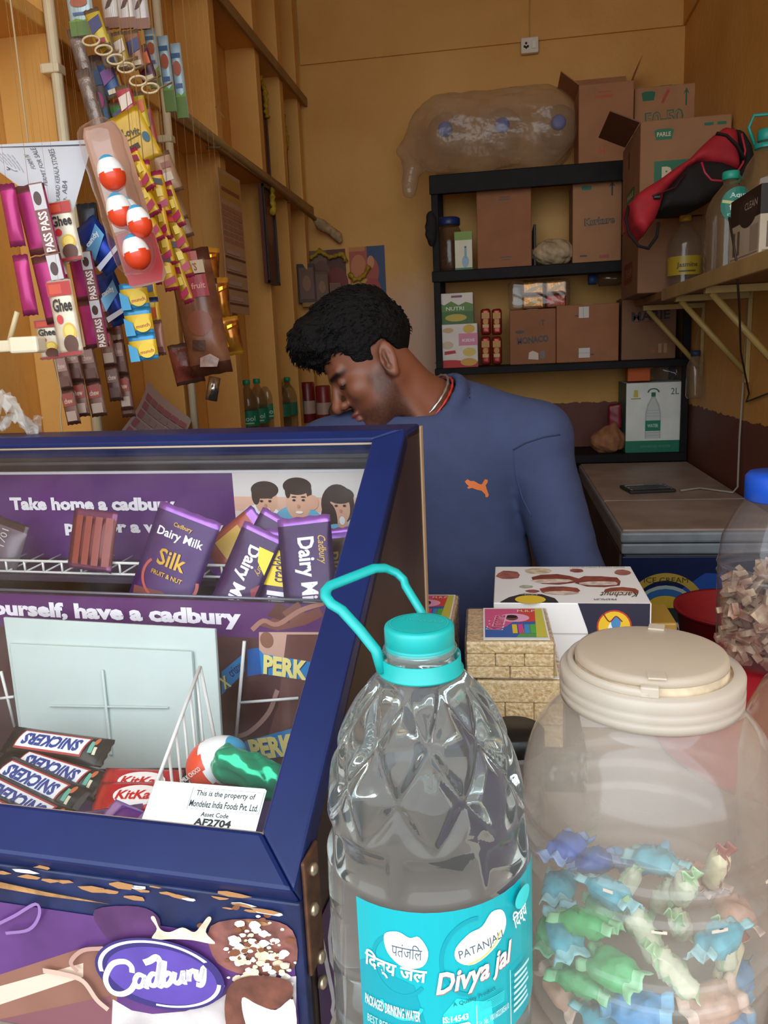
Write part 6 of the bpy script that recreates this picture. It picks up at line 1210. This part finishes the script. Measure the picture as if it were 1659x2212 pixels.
for nm, y0, y1, zt_, lab in (('a', 3.52, 3.72, .42, 'brown framed picture with yellow garland on the left shelf, nearer one'), ('b', 3.86, 4.04, .40, 'brown framed picture with yellow garland in the far corner of the left shelf')):
    o = thing('framed_picture', lab, 'picture', (-1.06, (y0+y1)/2, 2.196), 0, 'garlanded pictures'); W = y1-y0
    box('panel', (-.008, -W/2, 0), (0, W/2, zt_), mat('6a3a26', .5, noise=.3, scale=12), o)
    for y_ in (-W/2, W/2-.014): box('frame_side', (-.012, y_, 0), (.008, y_+.014, zt_), mat('4a2414', .45), o, bev=.002)
    for z_ in (0, zt_-.014): box('frame_rail', (-.012, -W/2+.014, z_), (.008, W/2-.014, z_+.014), mat('4a2414', .45), o, bev=.002)
    p = Print(W-.03, zt_-.03, (0, -W/2+.015, .015), (0, 1, 0)); p.rect(0, 0, 1, 1, mat('74422c', .5)).ell(.5, .5, .32, .3, mat('8a5a3a', .5)).ell(.5, .62, .16, .14, mat('96684a', .5)).done(o)
def garland(label, pts, r=.011, c='b8961c'):
    P = [Vector(tuple(p)) for p in pts]; N = []
    for a, b in zip(P, P[1:]):
        k = max(2, int((b-a).length/(r*1.1)))
        for i in range(k): N.append(a.lerp(b, i/k))
    b0 = P[-1]; o = thing('flower_garland', label, 'garland', tuple(b0), 0, 'yellow flower garlands'); tube('flowers', [q-b0+Vector((rnd.uniform(-.004, .004), rnd.uniform(-.005, .005), 0)) for q in N], [r*(1.25 if i % 2 else .7)*rnd.uniform(.8, 1.15) for i in range(len(N))], mat(c, .7, noise=.4, scale=60), o, 8); return o
garland('yellow flower garland over the top of the nearer framed picture', [(-1.045, 3.52, 2.5), (-1.045, 3.55, 2.615), (-1.045, 3.62, 2.635), (-1.045, 3.68, 2.60), (-1.045, 3.7, 2.48)])
garland('yellow flower garland on the far corner framed picture', [(-1.045, 3.87, 2.58), (-1.045, 3.95, 2.61), (-1.045, 4.0, 2.52), (-1.045, 4.02, 2.42)], .01)
q = [aX(590, v, -.96) for v in (405, 440, 472)]; garland('yellow flower garland hanging beside the edge on black frame', q, .012)
# pictures and shelf in the back corner
def posterY(name, label, P, m, pf, Y=YB-.001, th=.006):
    q = [aY(u, v, Y) for u, v in P]; x0, x1, z1, z0 = q[0][0], q[1][0], q[0][2], q[1][2]
    o = thing(name, label, 'poster', ((x0+x1)/2, Y, z0)); W, H = x1-x0, z1-z0; box('sheet', (-W/2, -th, 0), (W/2, 0, H), m, o, bev=.001); p = Print(W, H, (-W/2, -th, 0)); pf(p); p.done(o); return o
posterY('dark_poster', 'dark brown and red poster left on the back wall', ((664, 543), (752, 665)), mat('5a3026', .5), lambda p: p.rect(0, .75, .5, 1, mat('7a5a48', .5)).ell(.35, .55, .25, .28, mat('6e4638', .5)).ell(.75, .4, .3, .3, mat('7a2c1e', .5)).ell(.45, .2, .3, .1, mat('1c1310', .5)).ell(.9, .22, .1, .08, mat('c0402a', .5)))
posterY('bright_poster', 'orange and blue poster right on the back wall above the man', ((754, 535), (836, 665)), mat('b0523a', .5), lambda p: p.rect(.5, 0, 1, 1, mat('28426a', .5)).ell(.25, .68, .22, .2, mat('c87a4a', .5)).ell(.62, .6, .2, .22, mat('b04a32', .5)).ell(.6, .75, .1, .1, mat('d08a5a', .5)).ell(.3, .35, .3, .16, mat('c99a2c', .5)).ell(.62, .3, .24, .2, mat('a83a2c', .5)).rect(0, .93, .45, 1, mat('c8803c', .5)))
q = [aY(u, v, YB-.03) for u, v in ((668, 560), (690, 542), (712, 556), (740, 548), (750, 570))]; garland('yellow flower garland along the top of the dark poster', q, .012, 'a88a1c')
q = [aY(u, v, YB-.05) for u, v in ((640, 505), (652, 560), (662, 598))]; garland('yellow flower garland hanging down the back corner', q, .014)
q = [aY(u, v, YB-.03) for u, v in ((752, 590), (765, 605), (782, 600), (800, 570))]; garland('yellow flower garland draped over the orange poster', q, .012, 'b8941c')
q0 = aY(642, 656, YB-.16); q1 = aY(700, 654, YB-.16); o = thing('corner_shelf', 'small tan corner shelf below the posters in the back corner', 'shelf', (XF+.12, YB, q0[2]-.02)); box('board', (-.14, -.18, 0), (.2, -.001, .022), mat('a88048', .6, noise=.2), o, bev=.002); box('bracket', (.03, -.14, -.1), (.05, -.001, 0), mat('8a6636', .6), o)
zc = q0[2]+.002
for i, (x, yy, w_, h_, c, lab) in enumerate(((-1.0, 4.06, .09, .2, '2c1a12', 'dark framed picture leaning in the back corner, tallest'), (-.925, 4.08, .07, .16, '5a3220', 'small brown frame leaning beside the dark one'), (-.86, 4.1, .06, .1, '7a5030', 'tiny wooden frame at the right end of the corner shelf'))):
    o = thing('propped_picture', lab, 'picture', (x, yy, zc), .3, 'frames on the corner shelf', (-.18, 0)); box('frame', (-w_/2, 0, 0), (w_/2, .012, h_), mat(c, .45), o, bev=.002); p = Print(w_*.8, h_*.8, (-w_*.4, 0, h_*.1)); p.rect(0, 0, 1, 1, mat('6a4a38', .5)).ell(.5, .5, .3, .25, mat('8a6244', .5)).done(o)
# red tins in the low corner and a carton on the floor
for i, (u, h_, c) in enumerate(((664, .22, '7a1f22'), (698, .2, '8a2a26'))):
    P = aY(u, 850, 3.98); o = thing('red_tin', 'dark red printed tin low in the back corner, %s one' % ('left', 'right')[i], 'tin', (P[0], 3.98, ZSH-.02), 0, 'red tins in the corner'); lathe('tin', [(.036, 0), (.038, .004), (.038, h_), (.034, h_+.006), (0, h_+.006)], mat(c, .35, noise=.2, scale=30), o, 24); lathe('label_band', [(.0385, h_*.3), (.0385, h_*.6)], mat('b89a8a', .4), o, 24, cap=False)
o = thing('low_table', 'dark low cabinet in the back left corner behind the man', 'cabinet', (-.85, 3.85, 0)); box('body', (-.145, 0, 0), (.28, .33, ZSH-.04), mat('4a2c22', .6, noise=.2), o, bev=.004); box('top', (-.147, -.01, ZSH-.04), (.29, .34, ZSH-.021), mat('5a3628', .5), o, bev=.003); box('door', (-.13, -.006, .05), (.26, 0, ZSH-.08), mat('54321f', .5), o, bev=.002)
o = thing('cloth_sack', 'tan cloth sack on the low cabinet beside the man', 'sack', (*aY(745, 900, 3.95)[:2], ZSH-.02)); sdfobj('sack', lambda X, Y, Z: sdE((X, Y, Z), (0, 0, .07), (.08, .07, .08))+.008*wob(X, Y, Z, 50), (-.11, -.1, -.02), (.11, .1, .18), .009, mat('8a6244', .8, noise=.3), o)
# ================================================================== the shopkeeper
DP = 1.6; HO = aD(821, 793, DP); HS = 1.0
_p, _y = math.radians(33), math.radians(5)
RH = np.array([[math.cos(_y), -math.sin(_y), 0], [math.sin(_y), math.cos(_y), 0], [0, 0, 1]]) @ np.array([[math.cos(_p), 0, -math.sin(_p)], [0, 1, 0], [math.sin(_p), 0, math.cos(_p)]])
HB = np.stack([CR, CD, CU], 1) @ RH * HS                       # head axes (x back of head, y far side, z crown) in the world
HBI = np.linalg.inv(HB)
def hw(p): return HO+HB @ np.asarray(p, float)
def hc(X, Y, Z):
    d = (X-HO[0], Y-HO[1], Z-HO[2]); return [HBI[i, 0]*d[0]+HBI[i, 1]*d[1]+HBI[i, 2]*d[2] for i in range(3)]
NB = aD(938, 885, 1.645); SL = aD(1152, 948, 1.62); SR = aD(715, 985, 1.64); EL = aD(1243, 1255, 1.59); WL = aD(1236, 1470, 1.64); ER = aD(690, 1290, 1.68); WR = aD(720, 1440, 1.68)
BEL = aD(968, 1270, 1.70); PEL = np.array([BEL[0], BEL[1]+.03, .93]); CH = aD(948, 1050, 1.665)
man = thing('person', 'young man in a blue sweatshirt bending his head down behind the counter', 'person', (PEL[0], PEL[1], 0)); MO = np.array(man.location)
def f_head(X, Y, Z):
    h = hc(X, Y, Z); a = [h[0], np.abs(h[1]), h[2]]                # mirrored across the face
    d = sdE(h, (-.012, 0, .055), (.087, .076, .08)); d = smin(d, sdE(h, (-.045, 0, -.028), (.05, .06, .08)), .03)
    d = smin(d, sdC(a, (.0, .052, -.035), (-.068, .016, -.093), .02, .019), .025); d = smin(d, sdE(h, (-.083, 0, -.096), (.02, .024, .017)), .018)
    d = smin(d, sdC(a, (-.082, .045, .030), (-.094, .012, .027), .009, .009), .014)
    d = smin(d, sdE(a, (-.066, .048, -.018), (.022, .018, .02)), .02)
    d = smax(d, -sdE(a, (-.104, .033, .011), (.018, .017, .011)), .012)
    d = smin(d, sdE(a, (-.0835, .033, .0105), (.0125, .0135, .0115)), .003); d = smin(d, sdC(a, (-.094, .022, .0025), (-.09, .044, .004), .0028, .0025), .004)
    n = sdC(h, (-.093, 0, .024), (-.114, 0, -.018), .0075, .0105); n = smin(n, sdS(h, (-.1185, 0, -.0255), .0118), .008); n = smin(n, sdE(a, (-.105, .0135, -.0285), (.0105, .0085, .0085)), .006)
    n = smax(n, -sdE(a, (-.1105, .007, -.0385), (.006, .0038, .005)), .003); d = smin(d, n, .008)
    d = smin(d, sdE(h, (-.0955, 0, -.0555), (.0105, .025, .0065)), .006); d = smin(d, sdE(h, (-.095, 0, -.0685), (.0105, .0215, .0075)), .006); d = smax(d, -sdC(a, (-.1075, 0, -.0618), (-.096, .025, -.0622), .0016, .0014), .002)
    # ears
    e = sdE((a[0]-.22*a[2], a[1], a[2]), (.010, .079, -.002), (.0175, .0085, .034)); e = smax(e, -sdE((a[0]-.22*a[2], a[1], a[2]), (.006, .087, -.002), (.0105, .0095, .0235)), .003); e = smin(e, sdC(a, (.014, .0815, .016), (.008, .0815, -.014), .003, .003), .003); e = smin(e, sdE(a, (-.004, .079, -.004), (.005, .006, .008)), .004); e = smin(e, sdS(a, (.006, .077, -.031), .0085), .008)
    d = smin(d, e, .006)
    # neck and upper chest
    d = smin(d, sdC((X, Y, Z), hw((.015, 0, -.03)), NB+np.array([.0, .0, -.03]), .057, .065), .03); d = smin(d, sdC((X, Y, Z), NB+f0*.02, CH, .06, .07), .04)
    d = smin(d, sdC((X, Y, Z), hw((-.01, -.035, -.03)), aD(925, 925, 1.585), .018, .016), .02)
    return d
lo = np.minimum(HO, CH)-.17; hi = np.maximum(HO, CH)+.17
v, f = nets(f_head, lo, (hi[0], hi[1], hi[2]+.03), .0034)
sk = bpy.data.materials.new('skin'); sk.use_nodes = True; nt = sk.node_tree; b = nt.nodes['Principled BSDF']; at = nt.nodes.new('ShaderNodeAttribute'); at.attribute_name = 'tone'; nt.links.new(at.outputs['Color'], b.inputs['Base Color']); b.inputs['Roughness'].default_value = .48; b.inputs['Subsurface Weight'].default_value = .08; b.inputs['Subsurface Radius'].default_value = (.012, .005, .003)
nz_ = nt.nodes.new('ShaderNodeTexNoise'); nz_.inputs['Scale'].default_value = 420; bp = nt.nodes.new('ShaderNodeBump'); bp.inputs['Strength'].default_value = .12; bp.inputs['Distance'].default_value = .003; nt.links.new(nz_.outputs['Fac'], bp.inputs['Height']); nt.links.new(bp.outputs[0], b.inputs['Normal'])
head = mesh('head_and_neck', v-MO, f, sk, man, True)
H = np.stack(hc(v[:, 0], v[:, 1], v[:, 2]), 1); ay = np.abs(H[:, 1]); col = np.tile(np.array(lin('7c4933')[:3]), (len(v), 1))
def blend(m, c): 
    global col
    m = np.clip(m, 0, 1)[:, None]; col = col*(1-m)+np.array(lin(c)[:3])*m
def ss(x, a, b): t = np.clip((x-a)/(b-a), 0, 1); return t*t*(3-2*t)
rs_ = np.random.RandomState(2); gr_ = rs_.rand(len(v))
jaw = ss(-H[:, 2], .03, .06)*ss(-H[:, 0]+.02, -.01, .02)*ss(.11+H[:, 2]*0-np.abs(H[:, 2]+.07), .05, .07); side = ss(ay, .045, .058)*ss(-H[:, 2], -.005, .02)*ss(H[:, 0], -.055, -.035)*ss(-H[:, 0], -.004, .006)
must = np.exp(-((H[:, 2]+.046)/.006)**2)*np.exp(-(ay/.024)**4)*ss(-H[:, 0], .085, .095); gob = np.exp(-((H[:, 2]+.085)/.014)**2)*np.exp(-(ay/.02)**4)*ss(-H[:, 0], .07, .085)
jl = ss(-H[:, 2], .045, .075)*ss(-H[:, 0], -.01, .01)*(H[:, 2] > -.125)
blend((.7*np.maximum.reduce([jl*.9, side*.85, must*1.25, gob*1.1]))*(.8+.4*gr_), '22130f')
br = np.exp(-((H[:, 2]-.0265+.04*(ay-.03))/.006)**4)*ss(ay, .010, .018)*ss(.062-ay, .0, .012)*ss(-H[:, 0], .06, .075); blend(br*.97, '0c0706')
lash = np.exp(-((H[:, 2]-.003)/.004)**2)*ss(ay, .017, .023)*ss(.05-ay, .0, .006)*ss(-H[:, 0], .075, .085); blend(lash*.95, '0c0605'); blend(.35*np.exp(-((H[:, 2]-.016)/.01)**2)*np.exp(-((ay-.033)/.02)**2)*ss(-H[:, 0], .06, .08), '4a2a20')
lip = np.exp(-((H[:, 2]+.0615)/.0105)**4)*np.exp(-(ay/.024)**4)*ss(-H[:, 0], .088, .094); blend(lip*.75, '8a4a44'); blend(.35*np.exp(-(ay/.014)**2)*np.exp(-((H[:, 2]+.026)/.014)**2)*ss(-H[:, 0], .1, .112), 'a8694e')
blend(.55*ss(H[:, 2], .028, .05)*ss(H[:, 0], -.06, -.045)*(ay > .05)*(H[:, 0] < .12), '241814')
blend(.6*np.exp(-((H[:, 0]-.004)/.009)**2-((H[:, 2]+.002)/.018)**2)*(ay > .071)*(ay < .0835), '3a1c14')  # ear hollow: shade put into the skin colour
ca = head.data.color_attributes.new('tone', 'FLOAT_COLOR', 'POINT'); ca.data.foreach_set('color', np.concatenate([col, np.ones((len(v), 1))], 1).astype(np.float32).ravel())
# hair
HX = [-.16, -.1, -.075, -.062, -.05, -.042, -.014, -.008, .022, .034, .046, .06, .14]; HZ = [.05, .058, .06, .05, .03, -.002, -.004, .03, .04, .015, -.03, -.05, -.06]
def f_hair(X, Y, Z):
    h = hc(X, Y, Z); ay = np.abs(h[1]); d = sdE(h, (-.004, 0, .061), (.104, .084, .096)); d = smin(d, sdE(h, (-.008, 0, .120), (.088, .070, .056)), .03)
    cut = np.interp(h[0], HX, HZ)-h[2]; thin = .006*ss(.05-h[2], 0, .05); d = d+thin; d = smax(d, cut*.75, .012)
    q = sdE((h[0]*.96-h[2]*.28, h[1]*1.0, h[0]*.28+h[2]*.96), (-.120, -.004, .080), (.040, .060, .036)); q = smin(q, sdE(h, (-.075, 0, .118), (.055, .064, .042)), .03)
    d = smin(d, q, .025)
    st_ = np.sin(h[1]*420+h[0]*130+8*np.sin(h[2]*60))*.0010+np.sin(h[0]*300+h[1]*520+np.cos(h[2]*90)*3)*.0008+.0035*wob(h[0], h[1], h[2], 85)
    return d+st_*(1+.8*ss(-h[0], 0, .08))*ss(h[2], .0, .05)+.0004
v, f = nets(f_hair, lo+np.array([-.03, 0, .1]), (hi[0], hi[1], hi[2]+.06), .0034)
hm = mat('0b0909', .7, noise=.4, scale=90, bump=.5, bscale=260, spec=.2); hair = mesh('hair', v-MO, f, hm, man, True)
hb = np.stack(hc(v[:, 0], v[:, 1], v[:, 2]), 1); cand = np.where((hb[:, 2] > .03) & (hb[:, 1] < .05))[0]; LV = []; LF = []; rs2 = np.random.RandomState(5)
for i in rs2.choice(cand, min(1500, len(cand)), False):
    q = hb[i]; c_ = np.array([.01, 0, .05]); n_ = (q-c_)/np.linalg.norm(q-c_); tg = np.array([-.9, -.25*np.sign(q[1]), -.15])+rs2.normal(0, .35, 3); tg -= n_*(tg@n_); tg /= np.linalg.norm(tg)
    front_ = ss(-q[0], .02, .1); L_ = .009+.005*front_*rs2.rand(); sd_ = np.cross(tg, n_); P_ = [q-n_*.001, q+tg*L_*.5+n_*.0022, q+tg*L_+n_*(.001+.003*rs2.rand())]
    b_ = len(LV)
    for k_, (pp, r_) in enumerate(zip(P_, (.0013, .0011, .0002))):
        for an in (0, 2.1, 4.2): LV.append(hw(pp+sd_*r_*math.cos(an)+n_*r_*math.sin(an))-MO)
    for k_ in range(2):
        for j_ in range(3): LF.append((b_+k_*3+j_, b_+k_*3+(j_+1) % 3, b_+k_*3+3+(j_+1) % 3, b_+k_*3+3+j_))
tag(mesh('hair_strands', LV, LF, hm, hair, True), kind='stuff')
# sweatshirt
nax = (NB-hw((.015, 0, -.03))); nax /= np.linalg.norm(nax)
def ell_caps(X, Y, Z, a, b, ra, rb, k=1.5):
    q = []
    for p in (a, b): q.append(np.array([p@r0, (p@f0)*k, p[2]]))
    P = (X*r0[0]+Y*r0[1], (X*f0[0]+Y*f0[1])*k, Z); return sdC(P, q[0], q[1], ra, rb)/1.2
def px(u, v, d): return aD(u, v, d)
def f_shirt(X, Y, Z):
    P = (X, Y, Z); d = ell_caps(X, Y, Z, CH+np.array([0, 0, .0]), BEL, .178, .17); d = smin(d, sdC(P, SR, SL, .068, .07), .06); d = smin(d, sdC(P, px(985, 868, 1.665), SL, .05, .07), .04); d = smin(d, sdC(P, px(880, 905, 1.66), SR, .06, .066), .05)
    d = smin(d, ell_caps(X, Y, Z, BEL, PEL-np.array([0, 0, .06]), .17, .175), .05)
    arm = smin(sdC(P, SL, EL, .071, .061), sdC(P, EL, WL, .058, .04), .03); d2 = smin(d, arm, .018); arm2 = smin(sdC(P, SR, ER, .07, .06), sdC(P, ER, WR, .056, .04), .03); d2 = smin(d2, arm2, .02)
    # folds at the armpit and along the sleeve
    for a, b_, r in ((px(1108, 985, 1.53), px(1140, 1110, 1.53), .012), (px(1078, 965, 1.53), px(1118, 1080, 1.53), .010), (px(1050, 1000, 1.52), px(1100, 1110, 1.52), .006), (px(1180, 1180, 1.5), px(1230, 1240, 1.5), .008), (px(1010, 1180, 1.52), px(1130, 1215, 1.52), .006), (px(980, 1235, 1.52), px(1110, 1290, 1.52), .006)): d2 = smax(d2, -sdC(P, a, b_, r), .022)
    d2 = d2+.0028*wob(X, Y, Z, 26)+.0014*wob(X, Y, Z*1.6, 60, 1)
    cut = (X-NB[0])*nax[0]+(Y-NB[1])*nax[1]+(Z-NB[2])*nax[2]; rad = np.sqrt(np.maximum(0, (X-NB[0])**2+(Y-NB[1])**2+(Z-NB[2])**2-cut**2))
    d2 = smax(d2, -np.maximum(np.maximum(rad-.076, -cut-.10), cut-.05), .004)           # neck opening
    d2 = smax(d2, -(Z-.86), .004) if False else d2
    tor = np.sqrt((rad-.081)**2+((cut+.0)*.6)**2)-.0105; return smin(d2, tor, .006)
SM = mat('3a4568', .85, noise=.08, scale=30, bump=.25, bscale=500)
allp = np.stack([SL, SR, EL, ER, WL, WR, NB, PEL]); v, f = nets(f_shirt, allp.min(0)-.2, allp.max(0)+np.array([.15, .2, .16]), .0085)
shirt = mesh('sweatshirt', v-MO, f, SM, man, True); bv = BVHTree.FromPolygons([tuple(p) for p in v], [tuple(q) for q in f])
def hit(u, v_, off=.0012):
    r = ray(u, v_); r = r/np.linalg.norm(r); h = bv.ray_cast(Vector(CC+r*1.2), Vector(r)); return (np.array(h[0])-r*off-MO) if h[0] is not None else None
def seam(name, pts, r, m):
    P = []
    for a, b_ in zip(pts, pts[1:]):
        for i in range(6): q = hit(a[0]+(b_[0]-a[0])*i/6, a[1]+(b_[1]-a[1])*i/6, .0); P.append(q) if q is not None else None
    if len(P) > 2: tube(name, P, r, m, shirt, 5)
seam('seam', [(1108, 972), (1135, 957), (1175, 944), (1216, 938)], .0018, mat('2b3350', .9)); seam('seam', [(1000, 830), (1010, 850), (1020, 880)], .001, mat('3b466a', .9)) if False else None
seam('seam', [(1108, 972), (1112, 1020), (1128, 1075), (1150, 1120)], .0014, mat('39456a', .9))
# orange leaping emblem on the chest
E1 = [(1004, 1040), (1010, 1035), (1016, 1039), (1024, 1039), (1036, 1046), (1041, 1046), (1045, 1039), (1048, 1035), (1054, 1037), (1053, 1043), (1049, 1048), (1051, 1056), (1056, 1069), (1054, 1074), (1049, 1074), (1048, 1068), (1040, 1060), (1030, 1058), (1020, 1054), (1012, 1056), (1009, 1053), (1013, 1050), (1008, 1046)]
bm = bmesh.new(); bm.faces.new([bm.verts.new((a, -b_, 0)) for a, b_ in E1]); bmesh.ops.triangulate(bm, faces=bm.faces)
for _ in range(3): bmesh.ops.subdivide_edges(bm, edges=[e for e in bm.edges if e.calc_length() > 4], cuts=1); bmesh.ops.triangulate(bm, faces=bm.faces)
for q in bm.verts: q.co = Vector(hit(q.co.x, -q.co.y, .0012))
bmo('chest_emblem', bm, mat('d9743a', .6), shirt)
# chain and red thread at the neck
def ring(name, R_, th, m, sag):
    a = np.cross(nax, [0, 0, 1.]); a /= np.linalg.norm(a); c = np.cross(nax, a); P = []
    for i in range(40):
        t_ = 2*math.pi*i/40; P.append(NB+a*R_*math.cos(t_)+c*R_*math.sin(t_)-nax*(sag)-MO)
    tube(name, P, [th*(1.3 if i % 2 else .7) for i in range(40)], m, man, 6, closed=True)
ring('silver_chain', .0685, .0028, mat('b8b4ac', .3, metal=.8), .028); ring('red_bead_thread', .0705, .0026, mat('b83226', .4), .017)
# hands, trousers, shoes
def hand(W, E, name, s):
    ax = W-E; ax = ax/np.linalg.norm(ax); sd = np.cross(ax, f0); sd /= np.linalg.norm(sd); nn = np.cross(sd, ax)
    def fh(X, Y, Z):
        P = (X, Y, Z); d = sdC(P, W-ax*.03, W+ax*.03, .026, .03); d = smin(d, sdB([sum((P[i]-W[i]-ax[i]*.065)*q[i] for i in range(3)) for q in (sd, ax, nn)], (0, 0, 0), (.04, .045, .014), .013), .015)
        for k, (o_, L) in enumerate(((-.03, .062), (-.01, .074), (.01, .07), (.029, .055))):
            a = W+ax*.105+sd*o_; m_ = a+ax*L*.5-nn*.006*s; e = m_+ax*L*.42-nn*.022*s; d = smin(d, smin(sdC(P, a, m_, .0095, .0085), sdC(P, m_, e, .0085, .007), .004), .006)
        a = W+ax*.04-sd*.036*s; m_ = a+ax*.03-sd*.022*s; return smin(d, smin(sdC(P, a, m_, .012, .01), sdC(P, m_, m_+ax*.032-sd*.004*s, .01, .008), .005), .01)
    v, f = nets(fh, W-.22, W+.22, .005); return mesh(name, v-MO, f, mat('7c4933', .5), man, True)
hand(WL, EL, 'hand', 1); hand(WR, ER, 'hand', -1)
FT = [np.array([PEL[0]+s*.11*r0[0], PEL[1]+s*.11*r0[1], .08]) for s in (-1, 1)]
def f_tr(X, Y, Z):
    d = ell_caps(X, Y, Z, PEL-np.array([0, 0, .02]), PEL-np.array([0, 0, .08]), .155, .16)
    for i, s in enumerate((-1, 1)): hp2 = PEL+r0*s*.085-np.array([0, 0, .08]); d = smin(d, smin(sdC((X, Y, Z), hp2, (FT[i]+hp2)/2, .088, .066), sdC((X, Y, Z), (FT[i]+hp2)/2, FT[i]+np.array([0, 0, .02]), .066, .052), .02), .03)
    return d
v, f = nets(f_tr, PEL-np.array([.3, .3, .95]), PEL+np.array([.3, .3, .2]), .014); mesh('trousers', v-MO, f, mat('2a2d38', .8, noise=.1), man, True)
for i in range(2):
    q = FT[i]-f0*.05; v, f = nets(lambda X, Y, Z: np.maximum(sdC((X, Y, Z), FT[i]-f0*.13-np.array([0, 0, .045]), FT[i]+f0*.04-np.array([0, 0, .03]), .042, .045), .002-Z), q-np.array([.16, .2, .09]), q+np.array([.16, .2, .12]), .008); mesh('shoe', v-MO, f, mat('2b2320', .6), man, True)
